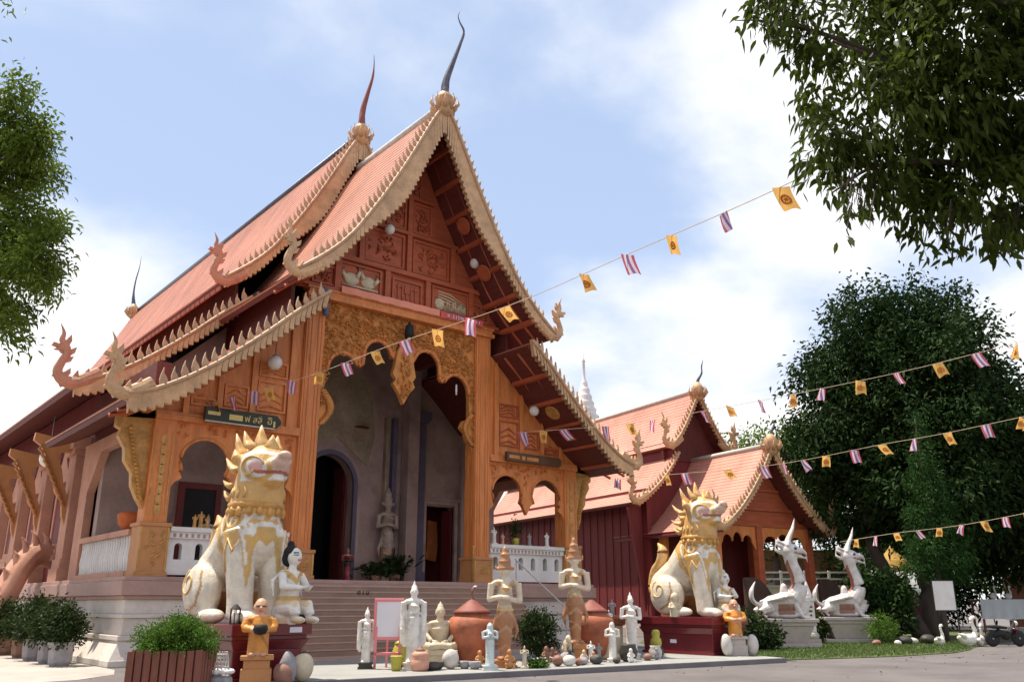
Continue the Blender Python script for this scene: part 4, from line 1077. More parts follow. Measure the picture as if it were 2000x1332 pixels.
def stand_figure(mb, h, z0=0.0, robe='long', arms='down', bulk=1.0, crown=None, seat_x=0.0):
    """continuous standing figure of body height h (feet to top of skull), facing -Y"""
    H = lambda f: z0+f*h
    b = bulk
    if robe == 'long':
        mb.tube([(0,0,H(0.0)),(0,0,H(0.05)),(0,0,H(0.28)),(0,0,H(0.50)),(0,0,H(0.60))], [0.13*h*b,0.125*h*b,0.115*h*b,0.12*h*b,0.115*h*b], 18, flat=(1, 0.74))
        for k in range(7):
            zt = H(0.66-0.075*k); w = 0.095*h*b
            mb.tube([(-w*1.0, -0.052*h*b, zt+0.04*h), (-w*0.45, -0.083*h*b, zt-0.012*h), (w*0.2, -0.088*h*b, zt-0.02*h), (w*1.0, -0.055*h*b, zt+0.045*h)], [0.006*h,0.011*h,0.011*h,0.006*h], 5)
    elif robe == 'skirt':
        mb.tube([(0, -0.085*h*b, H(0.54)), (0, -0.10*h*b, H(0.35)), (0, -0.075*h*b, H(0.10))], [0.03*h,0.035*h,0.02*h], 7, flat=(1, 0.5))
        for k in range(4):
            zt = H(0.50-0.09*k); mb.tube([(-0.10*h*b, -0.05*h, zt+0.02*h), (0, -0.098*h*b, zt-0.02*h), (0.10*h*b, -0.05*h, zt+0.02*h)], 0.009*h, 5)
        mb.tube([(0,0,H(0.0)),(0,0,H(0.06)),(0,0,H(0.25)),(0,0,H(0.44)),(0,0,H(0.56))], [0.085*h*b,0.080*h*b,0.10*h*b,0.125*h*b,0.10*h*b], 18, flat=(1, 0.76))
        for s in (-1, 1): mb.tube([(s*0.06*h, 0.0, H(0.50)), (s*0.135*h, 0.01, H(0.30)), (s*0.10*h, 0.0, H(0.12))], [0.03*h,0.028*h,0.006*h], 7)
    for s in (-1, 1): mb.ell((s*0.055*h, -0.06*h, H(0.015)), (0.042*h, 0.085*h, 0.026*h), 10, 6)
    mb.tube([(0,0,H(0.54)),(0,0.0,H(0.64)),(0,-0.005*h,H(0.74)),(0,0,H(0.815))], [0.105*h*b,0.10*h*b,0.128*h*b,0.10*h*b], 18, flat=(1, 0.62))
    mb.ell((0, 0, H(0.80)), (0.150*h*b, 0.07*h, 0.045*h), 14, 8)
    mb.tube([(0,0,H(0.80)),(0,-0.004*h,H(0.885))], [0.05*h,0.042*h], 10)
    r = 0.066*h
    head(mb, (0, -0.012*h, H(0.925)), r)
    S = lambda s: (s*0.148*h*b, 0.0, H(0.795))
    def arm(s, el, wr, hd):
        mb.tube([S(s), el], [0.042*h, 0.035*h], 9); mb.tube([el, wr], [0.036*h, 0.026*h], 9); mb.ell(el, 0.036*h, 8, 6)
        hand(mb, wr, hd, 0.024*h)
    if arms == 'down':
        for s in (-1, 1):
            arm(s, (s*0.160*h*b, 0.01*h, H(0.62)), (s*0.150*h*b, -0.03*h, H(0.47)), (0, -0.1, -1))
            if robe == 'long': mb.tube([(s*0.13*h*b,0.01*h,H(0.78)),(s*0.15*h*b,0.015*h,H(0.5)),(s*0.145*h*b,0.01*h,H(0.26)),(s*0.115*h*b,0.0,H(0.2))], [0.03*h,0.05*h,0.045*h,0.02*h], 8, flat=(1,0.6), up=(0,1,0))
    elif arms == 'pray':
        for s in (-1, 1): 
            arm(s, (s*0.150*h*b, -0.035*h, H(0.645)), (s*0.03*h, -0.115*h, H(0.69)), (-s*0.08, -0.2, 1))
    elif arms == 'folded':
        arm(-1, (-0.168*h*b, 0.0, H(0.625)), (-0.045*h, -0.112*h, H(0.650)), (1, -0.15, 0.05)); arm(1, (0.168*h*b, 0.0, H(0.61)), (0.045*h, -0.112*h, H(0.620)), (-1, -0.15, 0.1))
    elif arms == 'bless':
        arm(-1, (-0.18*h*b, 0.01*h, H(0.63)), (-0.16*h, -0.10*h, H(0.73)), (0, -0.15, 1)); arm(1, (0.18*h*b, 0.01*h, H(0.62)), (0.175*h, -0.03*h, H(0.47)), (0, -0.1, -1))
    elif arms == 'bowl':
        for s in (-1, 1): arm(s, (s*0.19*h*b, -0.02*h, H(0.62)), (s*0.08*h, -0.15*h, H(0.57)), (-s*0.6, -0.5, 0.1))
    if crown == 'flame':
        mb.ell((0, 0.005*h, H(0.985)), (0.045*h, 0.045*h, 0.035*h), 10, 8)
        mb.lathe([(0.03*h, 0), (0.022*h, 0.03*h), (0.006*h, 0.085*h)], (0, 0.005*h, H(1.0)), 10)
    elif crown == 'tall':
        mb.lathe([(0.075*h,-0.035*h),(0.082*h,-0.01*h),(0.07*h,0.01*h),(0.066*h,0.05*h),(0.074*h,0.062*h),(0.058*h,0.085*h),(0.052*h,0.125*h),(0.058*h,0.135*h),(0.036*h,0.16*h),(0.028*h,0.20*h),(0.008*h,0.235*h)], (0, 0.004*h, H(0.965)), 14)
        for s in (-1, 1): mb.tube([(s*0.06*h, -0.01*h, H(0.93)), (s*0.10*h, 0.0, H(0.95)), (s*0.105*h, 0.0, H(1.0))], [0.02*h,0.018*h,0.004*h], 6)
    elif crown == 'veil':
        mb.tube([(0,0.02*h,H(0.72)),(0,0.02*h,H(0.85)),(0,0.01*h,H(0.95)),(0,0.0,H(1.01))], [0.10*h,0.085*h,0.075*h,0.03*h], 12, flat=(1, 0.8))
    elif crown == 'topknot':
        mb.ell((0, 0.01*h, H(1.0)), (0.035*h, 0.035*h, 0.045*h), 10, 8)

def base_block(mb, w, d, h, z=0.0, lotus=False):
    mb.box(-w, w, -d, d, z, z+h*0.3); mb.box(-w*0.86, w*0.86, -d*0.86, d*0.86, z+h*0.28, z+h*0.72); mb.box(-w*0.97, w*0.97, -d*0.97, d*0.97, z+h*0.7, z+h)

def statue(name, loc, rotz, label, h, mat, robe='long', arms='down', crown='flame', bulk=1.0, paint=None, base=(0.2,0.2,0.12), base_mat=None, cat='statue', group=None, vox=None):
    t = thing(name, loc, R(rotz), label, cat, group)
    z0 = 0
    if base:
        mb = MB(); base_block(mb, base[0], base[1], base[2]); part('pedestal', mb, base_mat or mat, t, bevel=0.008); z0 = base[2]-0.005
    mb = MB(); stand_figure(mb, h, z0, robe, arms, bulk, crown)
    organic('figure', mb, mat if not paint else PAINT, t, vox or h/95, 2, paint)
    return t

# ---- the two guardian lions
PL_H = 1.02
def lion(name, loc, rotz, label, seed):
    t = thing(name, loc, R(rotz), label, 'lion statue', 'guardian lions on red plinths')
    mb = MB()
    mb.ell((0,0.78,0.80), (0.56,0.66,0.66), 20, 14)                      # rump
    mb.tube([(0,0.75,0.95),(0,0.25,1.25),(0,-0.2,1.75),(0,-0.45,2.25)], [0.55,0.58,0.60,0.48], 20)
    mb.ell((0,-0.42,1.62), (0.60,0.52,0.72), 20, 14)                     # chest
    mb.tube([(0,-0.40,2.1),(0,-0.46,2.5),(0,-0.50,2.85)], [0.54,0.52,0.48], 18)
    for s in (-1, 1):
        mb.tube([(s*0.34,-0.48,1.75),(s*0.36,-0.62,1.1),(s*0.36,-0.72,0.5),(s*0.36,-0.76,0.12)], [0.34,0.29,0.25,0.25], 14)
        mb.ell((s*0.36,-0.92,0.13), (0.25,0.38,0.16), 12, 8)
        for k in (-1, 0, 1): mb.ell((s*0.36+k*0.13,-1.2,0.10), (0.075,0.13,0.10), 8, 6)
        mb.ell((s*0.50,0.50,0.62), (0.30,0.62,0.58), 16, 12)             # haunch
        mb.ell((s*0.56,-0.02,0.14), (0.22,0.42,0.15), 12, 8)             # hind paw
        mb.ell((s*0.20,-0.80,2.98), (0.13,0.13,0.13), 10, 8)             # cheek
        mb.tube([(s*0.36,-0.45,3.12),(s*0.52,-0.35,3.22),(s*0.50,-0.25,3.40)], [0.15,0.12,0.03], 8)   # ear
        mb.ell((s*0.20,-0.88,3.10), (0.11,0.08,0.10), 10, 8)             # brow
    mb.ell((0,-0.60,3.02), (0.52,0.54,0.48), 18, 12)                     # skull
    mb.tube([(0,-0.85,2.98),(0,-1.12,3.02),(0,-1.34,3.14)], [0.34,0.27,0.19], 14, flat=(1,0.62))     # upper snout turned up
    mb.ell((0,-1.36,3.20), (0.15,0.13,0.11), 10, 8)
    mb.tube([(0,-0.78,2.74),(0,-1.02,2.72),(0,-1.20,2.80)], [0.28,0.22,0.14], 12, flat=(1,0.55))     # lower jaw
    mb.tube([(0,-0.70,2.70),(0,-0.80,2.45),(0,-0.72,2.28)], [0.22,0.17,0.05], 10)                    # beard
    def pt(co):
        x, y, z = co.T
        c = np.tile(col((0.71,0.63,0.51)), (len(x), 1)); ny = -y
        ax = np.abs(x)
        gold, white, pink = col(GOLD_P), col(WHITE_P), col(PINK_P)
        side = inpoly(ny, z, [(-0.55,2.35),(0.98,2.35),(1.0,1.5),(0.80,1.62),(0.70,1.28),(0.60,1.60),(0.50,1.40),(0.56,1.0),(0.46,0.50),(0.30,0.95),(0.16,1.40),(-0.02,1.78),(-0.3,2.05)])
        c[side] = gold
        front = (ny > 0.55) & inpoly(ax, z, [(0,2.3),(0.7,2.3),(0.62,1.75),(0.50,1.5),(0.46,1.05),(0.38,0.62),(0.28,1.0),(0.24,1.4),(0.14,1.62),(0,1.45)])
        c[front] = gold
        c[front & near_path(ax, z, [(0.1,2.0),(0.28,2.05),(0.42,1.9),(0.40,1.7),(0.28,1.68),(0.24,1.82),(0.32,1.87)], 0.035)] = white
        c[front & near_path(ax, z, [(0.52,2.2),(0.55,1.9),(0.44,1.5),(0.40,1.1)], 0.03)] = white
        th = np.linspace(0, 2*np.pi*1.15, 26); rs = 0.05+0.20*th/th.max()
        sp = list(zip(0.52+rs*np.cos(th+0.6), 1.93+rs*np.sin(th+0.6)))
        c[side & near_path(ny, z, sp, 0.036)] = white
        c[side & near_path(ny, z, [(0.2,2.2),(0.1,2.0),(0.2,1.75),(0.27,1.45)], 0.03)] = white
        c[side & near_path(ny, z, [(0.98,2.0),(0.86,1.85),(0.80,1.7)], 0.035)] = white
        nk = (z > 2.30); c[nk] = col((0.62,0.36,0.12))
        face = (ny > 0.55) & (z > 2.72) & (z < 3.32)
        c[face] = white
        rf = np.hypot(ny-0.92, z-2.98)
        c[face & (np.abs(rf-0.24) < 0.05)] = gold; c[face & (rf < 0.12)] = pink
        c[face & (ny > 1.22) & (z < 3.12)] = col((0.66,0.46,0.38))
        c[(ny > 1.3) & (z > 3.12)] = col((0.62,0.40,0.30))
        c[(np.abs(z-2.885+0.0*y) < 0.03) & (ny > 0.90)] = col((0.40,0.13,0.10))
        c[(ny > 0.82) & (ny < 0.98) & (np.hypot(ax-0.22, z-3.1) < 0.055)] = col((0.06,0.03,0.02))
        hq = inpoly(ny, z, [(-1.32,0.75),(-1.22,1.12),(-1.08,0.7),(-1.0,0.55),(-1.0,0.1),(-1.3,0.05)])
        c[hq] = gold
        c[near_path(ny, z, [(-0.25,0.98),(-0.15,0.7),(-0.3,0.35),(-0.62,0.22)], 0.03) & (ax > 0.4)] = col((0.42,0.24,0.10))
        belly = (ny > -0.95) & (ny < 0.25) & (z < 0.62) & (ax < 0.42)
        c[belly] = col((0.50,0.22,0.07))
        return c
    body = organic('body', mb, PAINT, t, 0.034, 3, pt)
    # raised scrolls laid on the skin of chest, shoulder and haunch
    from mathutils.bvhtree import BVHTree
    bvh = BVHTree.FromPolygons([v.co for v in body.data.vertices], [p.vertices for p in body.data.polygons])
    sc = MB()
    def on_skin(pts, r, s):
        P = []
        for ny, z in pts:
            h = bvh.ray_cast(Vector((s*3, -ny, z)), Vector((-s, 0, 0)))
            if h[0] is not None: P.append(h[0]-Vector((-s*0.004, 0, 0)))
        if len(P) > 2: sc.tube(P, [r]*(len(P)-1)+[r*0.3], 6, up=(1, 0, 0))
    sp = lambda cy, cz, r0, r1, a0, tr: [(cy+(r0+(r1-r0)*q/22)*math.cos(a0+tr*2*math.pi*q/22), cz+(r0+(r1-r0)*q/22)*math.sin(a0+tr*2*math.pi*q/22)) for q in range(23)]
    for s in (-1, 1):
        on_skin(sp(0.50,1.95,0.24,0.05,0.5,1.3), 0.030, s)
        on_skin([(-0.3,2.05),(-0.05,1.80),(0.12,1.45),(0.20,1.12),(0.28,0.85),(0.42,0.55)], 0.030, s)
        on_skin([(0.44,0.55),(0.55,0.95),(0.52,1.35),(0.60,1.58),(0.72,1.35),(0.80,1.62)], 0.028, s)
        on_skin([(0.0,2.18),(0.2,2.10),(0.28,1.85),(0.22,1.6)], 0.026, s)
        on_skin(sp(-0.62,0.78,0.30,0.06,2.2,1.2), 0.026, s)
        on_skin([(-1.28,0.6),(-1.18,0.95),(-1.02,0.70),(-1.02,0.3)], 0.028, s)
        on_skin(sp(0.80,2.98,0.26,0.10,0.2,0.9), 0.024, s)
        for q in range(5): on_skin([(0.05+0.16*q,2.40),(0.10+0.16*q,2.52),(0.05+0.16*q,2.62)], 0.03, s)
    part('scroll_relief', sc, MANE, t, smooth=True, stuff=True)
    # collar with hanging drops
    mb = MB()
    mb.lathe([(0.50,-0.09),(0.56,-0.05),(0.57,0.04),(0.50,0.09)], (0,-0.43,2.26), 28, sy=0.98)
    for k in range(16):
        a = k*math.pi/8; mb.ell((0.53*math.cos(a), -0.43+0.52*math.sin(a), 2.13), (0.07,0.07,0.10), 8, 6)
    part('collar', mb, GILT, t, smooth=True)
    # flame mane: each flame is its own piece
    def flame(o, d, l, w):
        o, d = Vector(o), Vector(d).normalized()
        s = d.cross(Vector((1,0,0)));
        if s.length < 0.1: s = d.cross(Vector((0,1,0)))
        s.normalize()
        mb = MB(); p = [o, o+d*l*0.35+s*l*0.10, o+d*l*0.7-s*l*0.02, o+d*l-s*l*0.14+Vector((0,0,l*0.10))]
        mb.tube(p, [w*0.8, w, w*0.55, 0.012], 9, flat=(0.55, 1.0), up=(1,0,0))
        part('mane_flame', mb, MANE, t, smooth=True)
    for s in (-1, 1):
        for (y, z, dy, dz, l) in ((-0.40,3.24,0.75,0.9,0.55),(-0.22,3.0,1.0,0.35,0.50),(-0.12,2.72,1.0,0.0,0.42),(-0.05,2.45,1.0,0.25,0.34),(-0.62,3.40,0.75,0.8,0.42)):
            flame((s*0.28, y, z), (s*0.30, dy, dz), l, 0.15)
    for (y, z, dy, dz, l) in ((-0.88,3.36,0.25,1.0,0.30),(-0.55,3.44,0.55,1.0,0.50),(-0.25,3.26,0.9,0.7,0.52),(-0.02,2.85,1.0,0.5,0.42),(0.06,2.5,1.0,0.3,0.36)):
        flame((0, y, z), (0, dy, dz), l, 0.17)
    # tail
    mb = MB(); pth = smooth_path([(0.0,1.32,0.5),(0.1,1.58,0.85),(0.1,1.45,1.35),(0.05,1.15,1.6),(0.05,1.05,1.95),(0.05,1.22,2.2)], 5)
    mb.tube(pth, lerp_list([0.10,0.12,0.13,0.16,0.17,0.02], len(pth)), 10); part('tail', mb, MANE, t, smooth=True)
    return t
MANE = M('mane_gold', (0.62,0.36,0.12), 0.4, 0.3, 4, 0.5, 30, dirt=(0.68,0.56,0.38), dirt_amt=0.6, dirt_scale=3)
lion_far = lion('guardian_lion', (14.0,-6.95,0.12+PL_H), 2, 'white and gold guardian lion statue on the red plinth right of the steps', 1)
lion_near = copy_tree(lion_far)
lion_near.location = (-0.05,-6.85,0.12+PL_H); lion_near.rotation_euler = (0,0,R(7))
tag(lion_near, 'large white and gold guardian lion statue on the red plinth left of the steps')
TALL = Vector((0,0,1))

def plinth(loc, rotz, label, w, d, h):
    t = thing('lion_plinth', loc, R(rotz), label, 'plinth', 'red plinths under the lions')
    mb = MB(); mb.frus((0,0), 0, h*0.55, w*0.84, d*0.90, w*0.86, d*0.92); part('plinth_body', mb, REDLAC, t, bevel=0.015)
    mb = MB(); mb.box(-w*0.9, w*0.9, -d*0.94, d*0.94, 0.0, 0.08); mb.frus((0,0), h*0.55, h*0.72, w*0.86, d*0.92, w*0.98, d*0.98); mb.box(-w*0.93, w*0.93, -d*0.95, d*0.95, h*0.72, h*0.80); mb.box(-w, w, -d, d, h*0.80, h)
    part('plinth_moulding', mb, REDLAC, t, bevel=0.01)
    return t
p1 = plinth((14.0,-6.9,0.122), 0, 'dark red lacquered plinth under the lion right of the steps', 0.82, 1.42, PL_H)
p2 = plinth((-0.05,-6.8,0.122), 7, 'dark red lacquered plinth under the lion left of the steps', 0.86, 1.46, PL_H)
mb = MB(); mb.box(-0.72, -0.69, 0.02, 0.24, 0.30, 0.40)
tg = part('number_plate', mb, PAPER, p1)
mb = MB(); mb.box(0.35, 0.62, -1.475, -1.462, 0.86, 0.96); part('name_plate', mb, PAPER, p2)

# ---- kneeling attendants in front of the lions
def attendant(loc, rotz, label, hair, scale=1.0):
    t = thing('kneeling_attendant_statue', loc, R(rotz), label, 'statue', 'kneeling figures beside the lions')
    s = scale
    mb = MB()
    mb.tube([(0,0.08,0.0),(0,0.06,0.25),(0,0.02,0.5)], [0.30*s,0.30*s,0.24*s], 16, flat=(1,0.9))
    for k in (-1, 1):
        mb.tube([(k*0.15*s,0.05,0.28*s),(k*0.20*s,-0.30*s,0.30*s),(k*0.2*s,-0.36*s,0.16*s)], [0.17*s,0.15*s,0.10*s], 12)
        mb.ell((k*0.2*s,-0.42*s,0.07*s), (0.10*s,0.18*s,0.07*s), 10, 6)
    mb.tube([(0,0.02,0.40*s),(0,0.0,0.72*s),(0,-0.02,0.98*s)], [0.23*s,0.20*s,0.15*s], 16, flat=(1,0.78))
    mb.ell((0,0,0.93*s), (0.27*s,0.13*s,0.09*s), 14, 8)
    for k in (-1, 1):
        el = (k*0.34*s,-0.12*s,0.68*s); wr = (k*0.10*s,-0.38*s,0.66*s)
        mb.tube([(k*0.25*s,0,0.92*s), el], [0.085*s,0.075*s], 10); mb.tube([el, wr], [0.075*s,0.052*s], 10); mb.ell(el, 0.075*s, 8, 6)
        hand(mb, wr, (-k*0.5,-0.6,0.2), 0.045*s)
        mb.tube([(k*0.1*s,0.12*s,1.0*s),(k*0.36*s,0.15*s,0.8*s),(k*0.40*s,0.05*s,0.5*s)], [0.05*s,0.06*s,0.02*s], 8, flat=(1,0.5))
    mb.tube([(0,-0.02,0.95*s),(0,-0.03,1.12*s)], [0.085*s,0.075*s], 10)
    head(mb, (0,-0.05*s,1.26*s), 0.17*s)
    def pt(co):
        x, y, z = co.T; z = z/s; c = np.tile(col(WHITE_P), (len(x), 1))
        c[(z < 0.5) & (np.sin(x*18/s)+np.cos(z*15) > 0.9)] = col((0.70,0.52,0.32))
        c[near_path(x/s, z, [(-0.2,0.95),(0.0,0.78),(0.2,0.95)], 0.05) & (y < 0)] = col(GOLD_P)
        c[(np.abs(z-0.47) < 0.04)] = col(GOLD_P)
        f = (y < -0.12*s) & (z > 1.1)
        c[f & near_path(np.abs(x)/s, z, [(0.04,1.33),(0.12,1.33)], 0.015)] = col(BLACK_P)
        c[f & near_path(np.abs(x)/s, z, [(0.045,1.28),(0.10,1.28)], 0.013)] = col(BLACK_P)
        c[f & near_path(x/s, z, [(-0.04,1.185),(0.04,1.185)], 0.014)] = col((0.5,0.1,0.1))
        return c
    organic('figure', mb, PAINT, t, 0.017*s, 2, pt)
    mb = MB(); mb.ell((0,0.03*s,1.33*s), (0.165*s,0.165*s,0.15*s), 14, 10); mb.ell((0,0.10*s,1.22*s), (0.16*s,0.11*s,0.16*s), 12, 8); mb.ell((0,0.06*s,1.50*s), (0.075*s,0.075*s,0.07*s), 10, 8)
    organic('hair', mb, hair, t, 0.02*s, 2)
    return t
attendant((0.52,-8.02,0.122+PL_H), 22, 'white kneeling statue with black hair on the plinth before the near lion', BLACK, 1.0)
attendant((14.12,-8.12,0.122+PL_H), -20, 'small cream kneeling statue tucked against the far lion\'s chest', IVORY, 0.85)
mb = MB(); mb.tube([(0,0,0),(0.0,0,0.25),(0,0,0.42)], [0.16,0.14,0.10], 14); mb.ell((0,-0.02,0.55), (0.12,0.12,0.14), 12, 8)
for s in (-1, 1): mb.tube([(s*0.12,0,0.38),(s*0.18,-0.08,0.26),(s*0.06,-0.15,0.26)], [0.045,0.04,0.03], 8)
t = organic('small_attendant_statue', mb, IVORY, None, 0.014, 2)
t.location = (13.28,-6.9,0.122+PL_H); t.rotation_euler = (0,0,R(-40)); tag(t, 'tiny brownish squat figure under the far lion\'s belly', 'statue')

# ================================================================== STATUES AND POTS ALONG THE APRON
GZ = 0.124
def two_tone(zcut, lo, hi, belt=None):
    def f(co):
        z = co[:, 2]; c = np.tile(col(hi), (len(z), 1)); c[z < zcut] = col(lo)
        if belt: c[np.abs(z-zcut) < 0.05] = col(belt)
        return c
    return f
statue('standing_buddha_statue', (3.20,-6.46,GZ), -30, 'short white standing buddha statue left of the pink framed board', 1.10, MARBLE, arms='down', base=(0.17,0.17,0.14), base_mat=DARKST)
statue('standing_buddha_statue', (3.83,-7.39,GZ), -30, 'tallest white standing buddha statue right of the pink framed board', 1.60, MARBLE, arms='down', base=(0.21,0.21,0.16), bulk=0.95)
statue('standing_buddha_statue', (10.26,-7.95,GZ), -35, 'white standing buddha statue between the wide jar and the far lion', 1.42, MARBLE, arms='folded', base=(0.20,0.20,0.16), bulk=1.05)
statue('robed_statue', (9.12,-8.36,GZ), -40, 'small white robed statue at the apron edge beside the dark urn', 0.86, MARBLE, arms='folded', crown='veil', base=(0.14,0.14,0.09), bulk=1.15)
statue('goddess_statue', (5.15,-8.47,GZ), -30, 'pale blue white goddess statue with a veil before the left jar', 0.88, BLUEST, arms='pray', crown='veil', base=(0.17,0.17,0.10), bulk=1.2)
def dancer_paint(zw, zc):
    def f(co):
        x, y, z = co.T
        c = np.tile(col((0.66,0.55,0.42)), (len(x), 1))
        c[z < zw] = col((0.40,0.18,0.085)); c[(z < zw) & (np.sin(z*16+np.abs(x)*14) > 0.82)] = col((0.50,0.28,0.15))
        c[np.abs(z-zw) < 0.045] = col((0.60,0.42,0.20))
        c[z > zc] = col((0.40,0.19,0.085))
        c[near_path(x, z, [(-0.2,zw+0.62),(0,zw+0.40),(0.2,zw+0.62)], 0.035)] = col((0.56,0.34,0.15))
        return c
    return f
statue('deva_statue', (5.95,-8.0,GZ), -30, 'brown skirted deva statue with pale folded arms beside the left jar', 2.12, None, 'skirt', 'folded', 'tall', 1.0, dancer_paint(1.28, 2.14), (0.26,0.26,0.17), SANDST)
statue('deva_statue', (8.82,-7.35,GZ), -35, 'brown skirted deva statue with a tall crown beside the right jar', 2.22, None, 'skirt', 'folded', 'tall', 0.95, dancer_paint(1.60, 2.50), (0.28,0.28,0.42), SANDST)

# seated buddha on a lotus block
t = thing('seated_buddha_statue', (5.0,-6.75,GZ), R(-32), 'cream stone buddha statue seated cross-legged beside the left jar', 'statue')
mb = MB(); base_block(mb, 0.42, 0.34, 0.36); part('pedestal', mb, IVORY, t, bevel=0.012)
mb = MB()
for s in (-1, 1):
    mb.tube([(s*0.12,0.06,0.47),(s*0.40,-0.08,0.45),(s*0.22,-0.27,0.43),(-s*0.14,-0.28,0.47)], [0.13,0.11,0.09,0.06], 12)
    mb.tube([(s*0.26,0.02,0.94),(s*0.33,-0.02,0.70),(s*0.20,-0.20,0.56)], [0.08,0.07,0.05], 10); hand(mb, (s*0.18,-0.22,0.555), (-s,-0.25,-0.05), 0.042)
mb.tube([(0,0.08,0.40),(0,0.05,0.62),(0,0.02,0.84),(0,0.02,0.98)], [0.23,0.20,0.24,0.15], 16, flat=(1,0.66))
mb.ell((0,0.02,0.955), (0.28,0.12,0.07), 12, 8); mb.tube([(0,0.01,0.95),(0,0.0,1.10)], [0.09,0.08], 10)
head(mb, (0,-0.02,1.20), 0.135); mb.ell((0,0.0,1.335), (0.075,0.075,0.05), 10, 8); mb.lathe([(0.045,0),(0.03,0.04),(0.005,0.09)], (0,0,1.36), 10)
organic('figure', mb, IVORY, t, 0.017, 2)

# novices in orange robes on their pedestals
def novice(loc, rotz, label, h, paint_robe, ped_h, ped_mat, bowl):
    t = thing('novice_monk_statue', loc, R(rotz), label, 'statue', 'shaven novice monk statues by the lions')
    mb = MB(); mb.box(-0.27,0.27,-0.22,0.22,0,ped_h*0.55); mb.box(-0.23,0.23,-0.19,0.19,ped_h*0.5,ped_h*0.85); mb.box(-0.29,0.29,-0.23,0.23,ped_h*0.85,ped_h)
    part('pedestal', mb, ped_mat, t, bevel=0.012)
    z = ped_h-0.005; mb = MB()
    mb.tube([(0,0,z),(0,0,z+0.3*h),(0,0,z+0.55*h),(0,0,z+0.72*h)], [0.26*h*0.9,0.25*h*0.9,0.25*h*0.92,0.16*h], 18, flat=(1,0.82))
    mb.ell((0,0,z+0.64*h), (0.25*h,0.16*h,0.09*h), 14, 8)
    for s in (-1, 1):
        el = (s*0.27*h,-0.06*h,z+0.48*h); wr = (s*0.09*h,-0.24*h,z+0.45*h)
        mb.tube([(s*0.22*h,0,z+0.63*h), el], [0.085*h,0.08*h], 10); mb.tube([el, wr], [0.08*h,0.05*h], 10); hand(mb, wr, (-s*0.7,-0.5,0.1), 0.042*h)
        mb.ell((s*0.10*h,-0.20*h,z+0.03*h), (0.07*h,0.12*h,0.05*h), 10, 6)
    head(mb, (0,-0.01*h,z+0.855*h), 0.155*h)
    def pt(co):
        x, y, zz = co.T; c = np.tile(col(paint_robe), (len(x), 1))
        c[zz > z+0.70*h] = col((0.62,0.33,0.20)); c[(zz < z+0.06*h)] = col((0.6,0.32,0.18))
        c[near_path(x, zz, [(-0.25*h, z+0.70*h),(0.05*h, z+0.35*h),(0.22*h, z+0.1*h)], 0.022*h) & (y < 0)] = col((0.42,0.14,0.03))
        f = (y < -0.1*h) & (zz > z+0.74*h)
        c[f & near_path(np.abs(x), zz, [(0.03*h,z+0.868*h),(0.09*h,z+0.865*h)], 0.011*h)] = col(BLACK_P)
        c[f & near_path(x, zz, [(-0.035*h,z+0.787*h),(0.035*h,z+0.787*h)], 0.01*h)] = col((0.45,0.1,0.08))
        c[(y < -0.16*h) & (np.abs(x) < 0.16*h) & (np.abs(zz-z-0.45*h) < 0.07*h)] = col((0.62,0.33,0.20))
        return c
    organic('figure', mb, PAINT, t, 0.014, 2, pt)
    if bowl:
        mb = MB(); mb.lathe([(0.02,-0.10),(0.10,-0.08),(0.135,0.0),(0.11,0.07),(0.10,0.075)], (0.02*h,-0.27*h,z+0.47*h), 18); part('alms_bowl', mb, BLACK, t, smooth=True)
novice((-0.32,-8.62,0.118), -24, 'orange robed novice monk statue holding a dark bowl before the near lion', 0.98, (0.60,0.24,0.035), 0.50, SANDST, True)
novice((13.88,-8.55,GZ), -42, 'orange robed novice monk statue on a pedestal before the far lion', 0.98, (0.68,0.27,0.04), 0.52, PEDST, False)

# easel with the pink framed board
t = thing('notice_board', (3.62,-6.68,GZ), R(-30), 'pink framed white notice board on an easel before the steps', 'notice board')
T = Matrix.Rotation(R(8), 4, 'X')
mb = MB(); mb.box(-0.27,0.27,-0.012,0.012,0.68,1.45,T); part('board', mb, PAPER, t)
mb = MB()
for (a, b, c, d) in ((-0.33,-0.27,0.62,1.51),(0.27,0.33,0.62,1.51),(-0.27,0.27,0.62,0.68),(-0.27,0.27,1.45,1.51)): mb.box(a,b,-0.03,0.03,c,d,T)
part('frame', mb, PINKP, t)
for s in (-1, 1):
    mb = MB(); mb.tube([(s*0.30,-0.03,0.0),(s*0.26,-0.14,1.2)], 0.028, 6) if False else mb.box(s*0.27-0.028, s*0.27+0.028, -0.05, 0.0, 0.0, 0.9, Matrix.Rotation(R(8), 4, 'X')); part('leg', mb, PINKP, t)
mb = MB(); mb.tube([(0,0.42,0.0),(0,-0.12,1.05)], 0.025, 6); part('leg', mb, PINKP, t)
mb = MB(); mb.box(-0.30,0.30,-0.05,0.0,0.30,0.35,T); part('crossbar', mb, PINKP, t)

